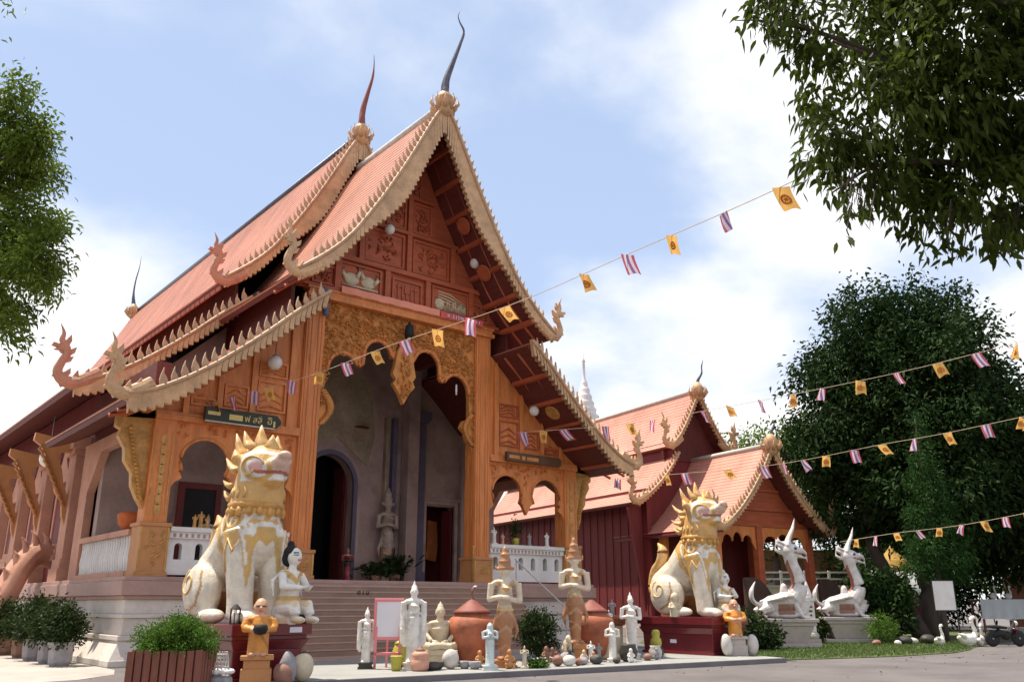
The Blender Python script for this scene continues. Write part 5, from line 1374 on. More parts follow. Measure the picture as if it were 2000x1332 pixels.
# great terracotta jars
def jar(loc, label, s, handle):
    t = thing('water_jar', loc, R(-20), label, 'jar', 'large terracotta jars')
    mb = MB(); mb.lathe([(0.30*s,0),(0.42*s,0.12*s),(0.58*s,0.55*s),(0.66*s,0.90*s),(0.64*s,1.06*s),(0.54*s,1.17*s),(0.44*s,1.22*s),(0.47*s,1.27*s),(0.40*s,1.28*s)], (0,0,0), 36); part('jar_body', mb, TERRA, t, smooth=True)
    mb = MB(); mb.lathe([(0.50*s,1.275*s),(0.52*s,1.30*s),(0.40*s,1.36*s),(0.22*s,1.50*s),(0.08*s,1.60*s),(0.03*s,1.62*s)], (0,0,0), 28); part('lid', mb, TERRAD, t, smooth=True)
    if handle:
        mb = MB(); pth = smooth_path([(0.18*s,0,1.50*s),(0.05*s,0,1.62*s),(0.0,0,1.78*s),(0.04*s,0,1.90*s),(0.16*s,0,1.95*s)], 5); mb.tube(pth, lerp_list([0.03,0.032,0.03,0.035,0.02], len(pth)), 8); part('ladle', mb, BROWNST, t, smooth=True)
        mb = MB(); mb.ell((0.08*s,0,1.935*s), (0.05,0.04,0.03), 8, 6); part('ladle_tip', mb, PLASTER, t, smooth=True)
    return t
jar((5.75,-7.0,GZ), 'wide terracotta jar with a conical lid and curved ladle, left of the bush', 0.92, True)
jar((9.75,-7.0,GZ), 'terracotta jar with a flat lid right of the trimmed bush', 0.92, False)

def lathe_thing(name, label, loc, prof, mat, cat, group=None, extra=None, rotz=0, n=20):
    t = thing(name, loc, R(rotz), label, cat, group)
    mb = MB(); mb.lathe(prof, (0,0,0), n); part('pot_body' if cat != 'stone' else 'stone_body', mb, mat, t, smooth=True)
    if extra: extra(t)
    return t
def lidded(r, z, mat):
    def f(t):
        mb = MB(); mb.lathe([(r,z),(r*1.08,z+0.02),(r*0.7,z+0.06),(r*0.25,z+0.09),(r*0.2,z+0.12)], (0,0,0), 16); part('lid', mb, mat, t, smooth=True)
    return f
lathe_thing('glazed_pot', 'olive yellow six sided lidded pot behind the smaller one', (4.0,-6.6,GZ), [(0.13,0),(0.19,0.10),(0.21,0.25),(0.17,0.40),(0.13,0.48),(0.12,0.50)], OLIVE, 'pot', 'olive glazed pots', lidded(0.12,0.50,OLIVE), n=6)
lathe_thing('glazed_pot', 'squat olive yellow square pot at the foot of the pink easel', (3.40,-7.42,GZ), [(0.13,0),(0.14,0.05),(0.17,0.27),(0.185,0.30),(0.15,0.31)], OLIVE, 'pot', 'olive glazed pots', None, n=4, rotz=15)
lathe_thing('clay_pot', 'pink and brown clay pot before the tallest white buddha', (3.78,-7.78,GZ), [(0.15,0),(0.19,0.06),(0.20,0.22),(0.17,0.25),(0.19,0.30),(0.185,0.36),(0.12,0.40)], PINKCL, 'pot', None, lidded(0.10,0.40,BROWNST))
for i, (x, y, r, m, lb) in enumerate([(4.09,-7.8,0.15,DARKST,'dark stone bowl beside the pink clay pot'),(4.34,-7.62,0.14,DARKST,'dark stone bowl between a pot and the white boulder'),(4.92,-7.85,0.12,GREYST,'little grey bowl right of the white boulder'),(5.02,-8.1,0.13,GREYST,'little grey bowl left of the pale blue goddess')]):
    lathe_thing('stone_bowl', lb, (x,y,GZ), [(r*0.6,0),(r,0.07),(r*1.08,0.15),(r*1.0,0.165),(r*0.8,0.13)], m, 'bowl', 'stone bowls on the apron')
lathe_thing('stone_urn', 'dark stone urn at the apron edge beside the small robed statue', (9.62,-8.42,GZ), [(0.12,0),(0.2,0.08),(0.24,0.24),(0.19,0.36),(0.2,0.41),(0.15,0.42)], DARKST, 'urn')
lathe_thing('glazed_vase', 'yellow glazed double gourd vase near the far red plinth', (11.6,-7.6,GZ+0.25), [(0.10,0),(0.16,0.1),(0.14,0.22),(0.10,0.27),(0.12,0.36),(0.10,0.43),(0.06,0.46)], OLIVE, 'vase')
lathe_thing('stone_pot', 'dark round pot set under the yellow glazed vase', (11.6,-7.6,GZ), [(0.12,0),(0.2,0.07),(0.21,0.17),(0.17,0.25)], DARKST, 'pot')
lathe_thing('stone_pot', 'pale grey pot at the apron edge near the far plinth', (11.05,-8.05,GZ), [(0.10,0),(0.17,0.07),(0.18,0.2),(0.13,0.28),(0.15,0.33)], PALEST, 'pot')

def boulder(label, loc, r, mat, seed, name='boulder', group='rounded stones among the statues', rotz=0):
    mb = MB(); mb.ell((0,0,0), 1.0, 18, 12)
    rr = np.random.default_rng(seed); v = np.array(mb.v); ph = rr.uniform(0, 6, (4, 3)); fr = rr.normal(0, 1.6, (4, 3))
    k = 1+sum(0.06*np.sin(v@fr[i]+ph[i, 0]) for i in range(4))
    v = v*k[:, None]*np.array(r); v[:, 2] -= v[:, 2].min()
    mb.v = [tuple(p) for p in v]
    o = part(name, mb, mat, None, smooth=True); o.location = loc; o.rotation_euler = (0,0,R(rotz))
    return tag(o, label, 'stone', group)
boulder('white egg shaped boulder beside the seated cream buddha', (4.62,-7.72,GZ), (0.21,0.19,0.23), PALEST, 1)
boulder('pale upright oval stone left of the far novice', (13.45,-8.55,GZ), (0.16,0.15,0.28), PALEST, 2)
boulder('pale upright oval stone right of the far novice', (14.2,-8.85,GZ), (0.17,0.16,0.28), PALEST, 3)
boulder('grey upright oval stone right of the near novice', (0.22,-8.75,0.118), (0.19,0.16,0.28), GREYST, 4)
boulder('brown round stone at the feet of the near novice', (0.0,-9.02,0.1), (0.17,0.15,0.2), BROWNST, 5)
boulder('ochre knobbly rock at the left end of the apron', (0.62,-8.58,GZ), (0.22,0.2,0.26), IVORY, 6)
boulder('reddish stone at the apron edge before the bush', (7.06,-8.6,GZ), (0.13,0.13,0.12), BROWNST, 7)
boulder('pale pink stone at the apron edge before the bush', (7.32,-8.7,GZ), (0.17,0.14,0.11), PALEST, 8)
boulder('dark stone at the apron edge near the right jar', (8.28,-8.63,GZ), (0.16,0.14,0.12), DARKST, 9)
boulder('dark rock behind the yellow glazed vase', (11.95,-7.3,GZ), (0.2,0.18,0.2), DARKST, 10)
boulder('grey stone under the stacked lion carvings', (8.05,-7.85,GZ), (0.2,0.17,0.13), GREYST, 11)

# small carved figures between bush and jars
def figurine(label, loc, rotz, h, mat, kind, group='small carved figures by the bush', name='figurine'):
    mb = MB()
    if kind == 'sit':
        mb.ell((0,0,0.22*h), (0.24*h,0.24*h,0.24*h), 12, 8); mb.ell((0,-0.02*h,0.55*h), (0.19*h,0.17*h,0.22*h), 12, 8); head(mb, (0,-0.05*h,0.83*h), 0.16*h)
        for s in (-1, 1):
            mb.tube([(s*0.17*h,0,0.62*h),(s*0.27*h,-0.1*h,0.45*h),(s*0.10*h,-0.22*h,0.42*h)], [0.06*h,0.055*h,0.045*h], 8); mb.tube([(s*0.14*h,-0.05*h,0.2*h),(s*0.22*h,-0.28*h,0.22*h),(s*0.2*h,-0.3*h,0.03*h)], [0.1*h,0.08*h,0.06*h], 8)
    elif kind == 'dog':
        mb.tube([(0,0.3*h,0.35*h),(0,0.0,0.5*h),(0,-0.2*h,0.62*h)], [0.22*h,0.24*h,0.2*h], 12); head(mb, (0,-0.32*h,0.78*h), 0.2*h)
        for s in (-1, 1):
            mb.tube([(s*0.14*h,-0.18*h,0.5*h),(s*0.15*h,-0.26*h,0.03*h)], [0.09*h,0.07*h], 8); mb.ell((s*0.18*h,0.25*h,0.2*h), (0.11*h,0.2*h,0.2*h), 10, 6)
        mb.tube([(0,0.45*h,0.35*h),(0,0.55*h,0.6*h),(0,0.42*h,0.75*h)], [0.07*h,0.07*h,0.02*h], 8)
    else:
        stand_figure(mb, h*0.9, 0.05*h, 'long', 'pray', 1.3, 'topknot'); mb.box(-0.18*h,0.18*h,-0.15*h,0.15*h,0,0.08*h)
    o = organic(name, mb, mat, None, h/40, 2); o.location = loc; o.rotation_euler = (0,0,R(rotz))
    return tag(o, label, 'figurine', group)
figurine('dark carved lion dog standing right of the bush', (8.40,-7.55,GZ), -40, 0.5, DARKST, 'dog')
figurine('cream carved lion dog standing on the stone right of the bush', (8.12,-7.78,GZ+0.24), -30, 0.42, IVORY, 'dog')
figurine('brown seated monkey figure, left of its pair', (7.62,-7.55,GZ), -30, 0.40, BROWNST, 'sit')
figurine('brown seated monkey figure, right of its pair', (7.95,-7.42,GZ), -45, 0.36, BROWNST, 'sit')
figurine('reddish seated monkey figure in front of its pair', (7.55,-8.0,GZ), -35, 0.3, TERRAD, 'sit')
figurine('small white standing figure between the stones and right jar', (8.62,-8.1,GZ), -35, 0.52, MARBLE, 'stand')
figurine('small ochre seated figure beside the left deva', (5.72,-8.45,GZ), -30, 0.42, SANDST, 'sit')
figurine('small cream standing figure at the feet of the left deva', (6.02,-8.62,GZ), -30, 0.5, IVORY, 'stand')
figurine('little white figure on the apron edge by the robed statue', (9.35,-8.75,GZ), -30, 0.34, MARBLE, 'sit')
figurine('tiny grey figure at the foot of the white buddha', (10.75,-8.35,GZ), -30, 0.3, GREYST, 'sit')
figurine('small dark seated figure between bush and stacked lion carvings', (7.95,-8.05,GZ), -30, 0.34, DARKST, 'sit')
figurine('cream seated figure right of the dark seated one', (8.28,-8.2,GZ), -45, 0.32, IVORY, 'sit')
figurine('pale pink seated figure left of the white standing figure', (8.45,-8.35,GZ), -20, 0.28, PINKCL, 'sit')
figurine('grey standing figure before the right jar', (9.05,-7.95,GZ), -35, 0.45, GREYST, 'stand')
figurine('ochre standing figure leaning by the seated buddha', (5.42,-7.75,GZ), -30, 0.38, SANDST, 'sit')
for i, (x, y, r, m, lb) in enumerate([(6.55,-8.35,0.12,DARKST,'dark pebble behind the flowering apron plant'),(6.75,-8.55,0.10,PALEST,'small pale pebble left of the reddish stone'),(7.6,-8.72,0.11,BROWNST,'small brown pebble right of the pale pink stone'),(7.9,-8.55,0.14,GREYST,'grey pebble before the dark seated figure'),(8.85,-8.75,0.10,DARKST,'dark pebble left of the little white figure'),(10.3,-8.45,0.12,BROWNST,'brown pebble left of the tiny grey figure')]):
    boulder(lb, (x,y,GZ), (r,r*0.85,r*0.7), m, 60+i)
t = thing('stone_stool', (10.05,-7.35,GZ), R(-20), 'cream stone stool standing behind the robed and standing white statues', 'stool')
mb = MB(); mb.lathe([(0.26,0),(0.28,0.06),(0.2,0.14),(0.18,0.5),(0.27,0.62),(0.29,0.7),(0.26,0.74)], (0,0,0), 20); part('stool_body', mb, IVORY, t, smooth=True)
figurine('white praying figure on the cream stone stool', (10.05,-7.35,GZ+0.74), -30, 0.5, MARBLE, 'stand', 'white figurines set up high', 'praying_figurine')

# stone cat-like fountain at the lower left
t = thing('stone_fountain', (-1.16,-9.02,0.0), R(-25), 'grey stone fountain head with a wire basket, before the planter', 'fountain')
mb = MB(); mb.lathe([(0.20,0),(0.25,0.1),(0.22,0.3),(0.14,0.36)], (0,0,0), 18); mb.ell((0.1,-0.16,0.18), (0.09,0.1,0.16), 10, 8); organic('fountain_body', mb, GREYST, t, 0.02, 2)
mb = MB()
for k in range(14):
    a = 2*math.pi*k/14; mb.ell((0.20*math.cos(a), 0.20*math.sin(a), 0.40), (0.06,0.06,0.045), 8, 6)
organic('white_rim', mb, PLASTER, t, 0.015, 2)
mb = MB()
for k in range(14):
    a = 2*math.pi*k/14; mb.tube([(0.15*math.cos(a), 0.15*math.sin(a), 0.42), (0.135*math.cos(a+0.25), 0.135*math.sin(a+0.25), 0.60), (0.10*math.cos(a), 0.10*math.sin(a), 0.72)], 0.010, 5)
for z, r in ((0.48,0.148),(0.55,0.142),(0.62,0.13),(0.68,0.115)): mb.tube([(r*math.cos(q*math.pi/8), r*math.sin(q*math.pi/8), z) for q in range(17)], 0.009, 5)
part('wire_basket', mb, PALEST, t)
# lantern by the near lion
t = thing('lantern', (-0.55,-8.02,0.122+PL_H), 0, 'small black wire lantern standing at the near lion\'s paw', 'lantern')
mb = MB(); mb.lathe([(0.10,0),(0.10,0.02)], (0,0,0), 12); mb.lathe([(0.11,0.26),(0.08,0.30),(0.02,0.36)], (0,0,0), 12)
for k in range(6):
    a = k*math.pi/3; mb.tube([(0.095*math.cos(a), 0.095*math.sin(a), 0.01), (0.095*math.cos(a), 0.095*math.sin(a), 0.27)], 0.009, 5)
part('lantern_frame', mb, RUBBER, t)
mb = MB(); mb.lathe([(0.05,0.02),(0.06,0.12),(0.04,0.2)], (0,0,0), 12); part('lantern_glass', mb, GLOBE, t, smooth=True)
t = thing('black_pot', (0.78,-8.1,0.122+PL_H), 0, 'small black pot at the right corner of the near red plinth', 'pot')
mb = MB(); mb.lathe([(0.08,0),(0.12,0.05),(0.125,0.16),(0.10,0.2),(0.115,0.23)], (0,0,0), 16); part('pot_body', mb, RUBBER, t, smooth=True)
mb = MB(); mb.ell((0,0,0.27), (0.08,0.08,0.06), 10, 8); part('pot_flowers', mb, PINKCL, t, smooth=True)

# small things on the balustrades and in the porch
for (x, y, z, h, m, k, lb) in ((12.1,0.2,3.52,0.62,MARBLE,'stand','white praying figure on the right balustrade next to the pillar'),(14.6,0.2,3.52,0.55,MARBLE,'stand','white praying figure at the right end of the right balustrade'),(13.75,0.2,3.52,0.48,GREYST,'stand','slim grey figure in the middle of the right balustrade'),(12.5,0.2,3.52,0.42,PINKCL,'stand','pink figure with a white hat on the right balustrade')):
    figurine(lb, (x,y,z), 0, h, m, k, 'figurines on the right balustrade')
def leafy(parent, name, centre, n, L, W, mat, spread, upw=0.6):
    P = np.tile(np.array(centre, float), (n, 1))+rng.normal(size=(n, 3))*spread
    D = rng.normal(size=(n, 3)); D[:, 2] = np.abs(D[:, 2])*upw+0.2
    V, F = leaf_arrays(P, D, rng.uniform(0.6, 1.2, n)*L, W, 0.15)
    return link(name, mesh_np(name, V, F, mat), parent)
def potted(name, label, loc, r, h, pm, n, L, W, lm, spread, cat='plant', group=None):
    t = thing(name, loc, 0, label, cat, group)
    mb = MB(); mb.lathe([(r*0.7,0),(r*0.95,h*0.7),(r*1.05,h),(r*0.9,h*0.98)], (0,0,0), 18); part('pot', mb, pm, t, smooth=True)
    mb = MB(); mb.tube([(0,0,h*0.8),(0.02,0,h+spread[2])], 0.02, 6); part('stem', mb, BARK, t)
    leafy(t, 'foliage', (0,0,h+spread[2]*1.2), n, L, W, lm, np.array(spread))
    return t
potted('potted_plant', 'dark leafy plant in an olive pot on the right balustrade', (13.1,0.2,3.52), 0.13, 0.25, OLIVE, 260, 0.13, 0.05, LEAF_BD, (0.12,0.1,0.22))
potted('potted_plant', 'broad leafed plant in a pot against the porch back wall', (10.6,4.3,2.2), 0.22, 0.35, BROWNST, 160, 0.5, 0.12, LEAF_BD, (0.3,0.15,0.2))
potted('potted_plant', 'low fern pot on the porch floor beside the doorway', (9.7,4.2,2.2), 0.2, 0.3, BROWNST, 200, 0.35, 0.06, LEAF_BD, (0.3,0.15,0.12))
# standing deva against the porch wall
def porch_paint(co):
    z = co[:, 2]; c = np.tile(col((0.36,0.27,0.22)), (len(z), 1)); c[z < 1.3] = col((0.42,0.27,0.18)); return c
t = statue('wall_deva_statue', (10.35,4.55,2.2), 0, 'dim standing deva statue against the porch back wall', 2.6, None, 'skirt', 'folded', 'tall', 0.95, porch_paint, (0.35,0.2,0.5), GREYPL)
# the doorkeeper figure in dark red
def dk(co):
    x, y, z = co.T; c = np.tile(col((0.30,0.02,0.05)), (len(x), 1)); c[z > 0.98] = col((0.42,0.22,0.15)); c[(z > 0.6) & (z < 0.86)] = col((0.05,0.02,0.02)); return c
statue('doorkeeper_statue', (8.62,4.35,2.2), -10, 'small dark red doorkeeper figure beside the arched doorway', 1.12, None, 'long', 'folded', 'topknot', 1.1, dk, (0.16,0.16,0.1), BROWNST)
statue('altar_figure', (3.2,3.9,2.2), -20, 'pale figure seen through the left bay behind the near lion', 1.3, IVORY, 'long', 'pray', 'flame', 1.0, None, (0.25,0.25,0.7), REDLAC)
for i, (x, h) in enumerate(((1.45,0.5),(1.62,0.62),(1.8,0.45))):
    o = figurine(['small brass figure on the left balustrade, leftmost of three','taller brass figure on the left balustrade, middle of three','small brass figure on the left balustrade, rightmost of three'][i], (x,0.2,3.52), 0, h*0.8, GILT, 'stand', 'brass figures on the left balustrade', 'brass_figurine')
t = thing('offering_bowl', (0.15,1.6,3.46), 0, 'orange cloth wrapped offering bowl on the side rail', 'bowl')
mb = MB(); mb.lathe([(0.15,0),(0.34,0.2),(0.38,0.45),(0.3,0.52)], (0,0,0), 18); part('bowl_body', mb, M('orange_cloth', (0.5,0.12,0.03), 0.7, 0.25, 4, 0.4), t, smooth=True)

# lamps under the eaves
def globe(name, loc, r, label, drop=0.5):
    t = thing(name, loc, 0, label, 'lamp', 'white globe lamps under the eaves')
    mb = MB(); mb.ell((0,0,0), r, 20, 14); part('globe', mb, GLOBE, t, smooth=True)
    mb = MB(); mb.lathe([(r*0.42,r*0.86),(r*0.45,r*1.0),(r*0.2,r*1.15)], (0,0,0), 12); mb.tube([(0,0,r*1.1),(0,0,r+drop)], 0.015, 6); part('lamp_stem', mb, METAL, t)
globe('globe_lamp', (10.55,-0.55,13.55), 0.2, 'white globe lamp under the right slope of the main gable', 0.45)
globe('globe_lamp', (7.0,-0.3,13.98), 0.18, 'white globe lamp half hidden behind the left gable bargeboard', 0.9)
globe('globe_lamp', (3.2,-0.3,8.5), 0.22, 'white globe lamp over the left aisle panels', 0.65)
globe('globe_lamp', (13.6,-0.3,8.45), 0.19, 'white globe lamp over the right aisle panels', 0.5)
globe('globe_lamp', (-0.75,8.8,6.3), 0.30, 'large white globe lamp under the long left eave', 1.2)
t = thing('bell_lamp', (8.0,-0.22,10.55), 0, 'dark bell shaped lamp over the hanging carved drop', 'lamp')
mb = MB(); mb.lathe([(0.16,-0.3),(0.17,-0.1),(0.13,0.12),(0.05,0.2),(0.02,0.3)], (0,0,0), 16); part('bell_shade', mb, RUBBER, t, smooth=True)
mb = MB(); mb.ell((0,0,-0.32), (0.06,0.06,0.12), 10, 8); part('bulb', mb, GLOBE, t, smooth=True)
for (x, z, lb) in ((6.1,9.25,'white light tube under the left arch of the porch'),(10.35,8.85,'white light tube under the right arch of the porch')):
    o = part('light_tube', MB().lathe([(0.03,-0.18),(0.035,0),(0.03,0.2)], (0,0,0), 10), PLASTER, None, smooth=True); o.location = (x,0.22,z); tag(o, lb, 'lamp', 'light tubes in the porch arches')
# blue grey cloth knot on the left pillar
mb = MB(); rr = random.Random(4)
for k in range(7): mb.ell((rr.uniform(-.1,.1), rr.uniform(-.05,.05), -0.12*k+rr.uniform(-.03,.03)+0.2), (0.15-0.01*k,0.12,0.13), 10, 8)
o = organic('cloth_knot', mb, BLUECL, None, 0.03, 1); o.location = (4.75,-0.2,11.0); tag(o, 'blue grey cloth bundle tied at the top of the left pillar', 'cloth')
# cloth banners on the main beam
t = thing('banner', (7.3,-0.2,11.42), 0, 'long salmon cloth strip hung along the main beam', 'banner')
def cloth_strip(w, h, name, mat, t):
    n = 40; mb = MB()
    for i in range(n):
        x0, x1 = -w/2+w*i/n, -w/2+w*(i+1)/n
        y0, y1 = 0.018*math.sin(i*0.9), 0.018*math.sin((i+1)*0.9)
        mb.add([(x0,y0,-h/2),(x1,y1,-h/2),(x1,y1,h/2),(x0,y0,h/2),(x0,y0+0.012,-h/2),(x1,y1+0.012,-h/2),(x1,y1+0.012,h/2),(x0,y0+0.012,h/2)],[(0,1,2,3),(7,6,5,4),(0,4,5,1),(3,2,6,7)])
    return part(name, mb, mat, t, smooth=False)
cloth_strip(3.9, 0.24, 'cloth', SALMON, t)
t2 = thing('banner', (10.25,-0.2,11.40), 0, 'short red cloth strip with pale marks at the right end of the beam', 'banner')
cloth_strip(1.9, 0.24, 'cloth', REDCL, t2)
mb = MB()
for (a, w, h) in ((-0.62,0.10,0.12),(-0.40,0.05,0.15),(-0.28,0.05,0.13),(-0.17,0.05,0.15),(-0.02,0.16,0.10),(0.42,0.08,0.12),(0.55,0.04,0.14),(0.64,0.05,0.10),(0.76,0.05,0.13)): mb.box(a-w/2,a+w/2,-0.034,-0.026,-h/2,h/2)
part('lettering', mb, FW, t2)

# ---- signboards with Thai lettering
def text_mesh(s, size, mat, parent, loc, name='lettering', rot=(R(90),0,0), ext=0.006):
    cu = bpy.data.curves.new(name, 'FONT'); cu.body = s; cu.size = size; cu.extrude = ext; cu.align_x = 'CENTER'; cu.align_y = 'CENTER'
    o = bpy.data.objects.new(name, cu); COL.objects.link(o)
    dg = bpy.context.evaluated_depsgraph_get(); dg.update()
    me = bpy.data.meshes.new_from_object(o.evaluated_get(dg)); me.name = name
    bpy.data.objects.remove(o); bpy.data.curves.remove(cu)
    me.materials.clear(); me.materials.append(mat)
    q = link(name, me, parent, loc); q.rotation_euler = rot
    return q
t = thing('signboard', (2.4,-0.26,6.68), 0, 'dark green signboard with gold lettering over the left aisle arches', 'sign')
mb = MB(); mb.prism([(-1.15,-0.19),(1.0,-0.19),(1.15,-0.05),(1.15,0.06),(1.02,0.2),(-1.15,0.2)], -0.05, 0.08, 'xz'); part('board', mb, SIGNG, t, bevel=0.01)
mb = MB(); mb.box(-1.15,0.95,-0.075,-0.05,-0.225,-0.19); part('board_rail', mb, PALEST, t)
mb = MB(); mb.box(-1.08,-0.72,-0.058,-0.05,-0.02,0.08); mb.box(-0.45,-0.05,-0.058,-0.05,-0.10,0.06); mb.box(0.9,0.96,-0.058,-0.05,-0.16,0.02); part('gold_bar', mb, GOLDP, t, stuff=True)
text_mesh('ฟ สสี่', 0.26, GOLDP, t, (0.28,-0.056,-0.02)); text_mesh('ฮิ', 0.30, GOLDP, t, (0.78,-0.056,0.0))
t = thing('signboard', (13.6,-0.26,6.62), 0, 'narrow dark brown signboard over the right aisle arches', 'sign')
mb = MB(); mb.prism([(-1.32,-0.16),(1.28,-0.16),(1.34,-0.08),(1.34,0.10),(1.26,0.17),(-1.32,0.17)], -0.05, 0.08, 'xz'); part('board', mb, SIGNB, t, bevel=0.01)
mb = MB(); mb.box(-1.22,-0.72,-0.058,-0.05,-0.06,0.06); mb.box(-0.62,-0.46,-0.058,-0.05,-0.08,0.06); mb.box(-0.38,0.18,-0.058,-0.05,-0.08,0.05); part('faded_panel', mb, CARVE, t)
text_mesh('ศ เ ม', 0.20, RUBBER, hall, (6.3,-0.885,1.83), 'step_lettering')

# ================================================================== NAGA BIRDS ON PEDESTALS (right)
def naga_bird(loc, rotz, label):
    t = thing('naga_bird_statue', loc, R(rotz), label, 'statue', 'white naga birds on stone pedestals')
    mb = MB(); s = 1.0
    mb.tube([(-0.95,0,0.42),(-0.5,0,0.45),(0.1,0,0.55),(0.55,0,0.75)], [0.14,0.40,0.46,0.34], 16, flat=(0.85,0.8), up=(0,1,0))
    mb.tube(smooth_path([(0.35,0,0.65),(0.62,0,1.05),(0.58,0,1.5),(0.42,0,1.95),(0.40,0,2.25)], 4), lerp_list([0.36,0.30,0.24,0.23,0.26], 17), 14)
    mb.ell((0.42,0,2.38), (0.36,0.26,0.28), 14, 10)
    mb.tube([(0.55,0,2.42),(0.85,0,2.40),(1.02,0,2.28)], [0.20,0.15,0.05], 10, flat=(1,0.7))
    mb.tube([(0.55,0,2.24),(0.80,0,2.18),(0.96,0,2.12)], [0.15,0.10,0.04], 10, flat=(1,0.6))
    mb.tube([(0.86,0,2.42),(1.0,0,2.3),(1.02,0,1.95)], [0.05,0.045,0.015], 8)
    mb.tube([(0.30,0,2.55),(0.40,0,2.85),(0.58,0,3.20),(0.70,0,3.62)], [0.26,0.18,0.12,0.015], 10, flat=(0.5,1), up=(0,1,0))
    for (x, z, l) in ((0.15,2.5,0.45),(0.08,2.3,0.4),(0.22,2.62,0.4)): mb.tube([(x,0,z),(x-l*0.5,0,z+l*0.25),(x-l*0.55,0,z+l*0.75)], [0.13,0.10,0.01], 8, flat=(0.5,1), up=(0,1,0))
    mb.tube(smooth_path([(-0.85,0,0.45),(-1.12,0,0.62),(-1.15,0,0.95),(-0.95,0,1.35)], 4), lerp_list([0.16,0.17,0.17,0.015], 13), 10, flat=(0.45,1), up=(0,1,0))
    for k in (-1, 1):
        mb.tube([(0.25,k*0.42,0.80),(-0.2,k*0.48,0.72),(-0.75,k*0.40,0.60)], [0.12,0.26,0.05], 10, flat=(0.4,1), up=(0,1,0))
        mb.tube([(0.35,k*0.22,0.45),(0.50,k*0.24,0.2),(0.62,k*0.26,0.04)], [0.14,0.09,0.07], 8); mb.ell((0.72,k*0.26,0.05), (0.20,0.12,0.06), 10, 6)
        mb.tube([(-0.55,k*0.3,0.42),(-0.95,k*0.34,0.25),(-0.75,k*0.34,0.05)], [0.2,0.13,0.07], 8)
    mb.ell((0.0,0,0.12), (0.65,0.38,0.14), 14, 8)
    mb.tube([(0.05,0,0.95),(0.05,0,1.15),(0.05,0,1.24)], [0.15,0.12,0.03], 8)
    for k in range(5): mb.tube([(0.62-0.05*k,0,0.62-0.08*k),(0.92-0.05*k,0,0.60-0.1*k),(1.0-0.06*k,0,0.42-0.1*k)], [0.10,0.08,0.02], 6)
    def pt(co):
        x, y, z = co.T; c = np.tile(col((0.66,0.61,0.60)), (len(x), 1))
        nk = (z > 0.95) & (z < 2.05) & (np.abs(y) < 0.17) & (x < 0.52-0.0*z) & (x > 0.2)
        c[nk] = col((0.30,0.115,0.085))
        c[(z > 0.12) & (z < 0.5) & (x > -0.3) & (x < 0.3) & (np.abs(y) > 0.2)] = col((0.32,0.16,0.12))
        c[(np.hypot(x-0.55, z-2.46) < 0.06)] = col(BLACK_P)
        c[near_path(x, z, [(0.5,2.32),(1.0,2.22)], 0.028)] = col((0.35,0.12,0.1))
        c[near_path(x, z, [(-0.5,0.85),(-0.1,0.7),(0.3,0.95)], 0.04)] = col((0.45,0.35,0.33))
        return c
    o = organic('bird', mb, PAINT, t, 0.034, 2, pt); o.location = (0,0,0.98)
    mb = MB(); mb.box(-1.05,1.05,-0.62,0.62,0,0.16); mb.frus((0,0),0.16,0.74,0.62,0.42,0.86,0.56); mb.box(-0.95,0.95,-0.6,0.6,0.74,0.86); mb.box(-1.02,1.02,-0.66,0.66,0.86,0.985)
    part('pedestal', mb, PEDST, t, bevel=0.02)
    return t
nb = naga_bird((21.2,-5.3,0.02), -38, 'white naga bird statue on a stone pedestal, the nearer of the pair')
nb2 = copy_tree(nb); nb2.location = (26.5,-4.6,0.02); nb2.rotation_euler = (0,0,R(-42)); tag(nb2, 'white naga bird statue on a stone pedestal beside the dark shrub')
t = thing('marker_post', (24.2,-4.4,0.02), R(-35), 'white inscribed candle shaped marker post between the two naga birds', 'marker')
mb = MB(); mb.box(-0.28,0.28,-0.28,0.28,0,0.2); mb.ell((0,0,0.3),(0.32,0.32,0.22),14,8); part('post_base', mb, PEDST, t)
mb = MB(); mb.box(-0.17,0.17,-0.17,0.17,0.3,1.6); mb.box(-0.22,0.22,-0.22,0.22,1.6,1.72); mb.lathe([(0.15,1.72),(0.17,1.85),(0.09,2.1),(0.02,2.35)],(0,0,0),12); sh = part('post_shaft', mb, PLASTER, t)
for k in range(6):
    mb = MB(); mb.box(-0.06+0.03*(k%2),0.05+0.02*(k%3),-0.176,-0.17,0.55+k*0.16,0.62+k*0.16); part('inscription', mb, DARKST, sh)

# ================================================================== TREES AND PLANTS
def crown_mesh(name, blobs, n, per, spray, L, W, mat, parent, droop=0.1, shell=0.55, down=0.0, stuff=True):
    P, D = blob_points(blobs, n, shell)
    D = D*0.8; D[:, 2] -= down
    Q, E = clumped(P, D, per, spray)
    V, F = leaf_arrays(Q, E, rng.uniform(0.65, 1.2, len(Q))*L, rng.uniform(0.8, 1.15, len(Q))*W, droop)
    o = link(name, mesh_np(name, V, F, mat), parent)
    if stuff: o['kind'] = 'stuff'
    return o
def trunk(parent, paths, mat=BARK):
    for nm, pth, rad in paths:
        p = smooth_path(pth, 5); mb = MB(); mb.tube(p, lerp_list(rad, len(p)), 10); part(nm, mb, mat, parent, smooth=True)

def at_origin(blobs, o):
    return [(b[0]-o[0], b[1]-o[1], b[2]-o[2], b[3], b[4], b[5]) for b in blobs]

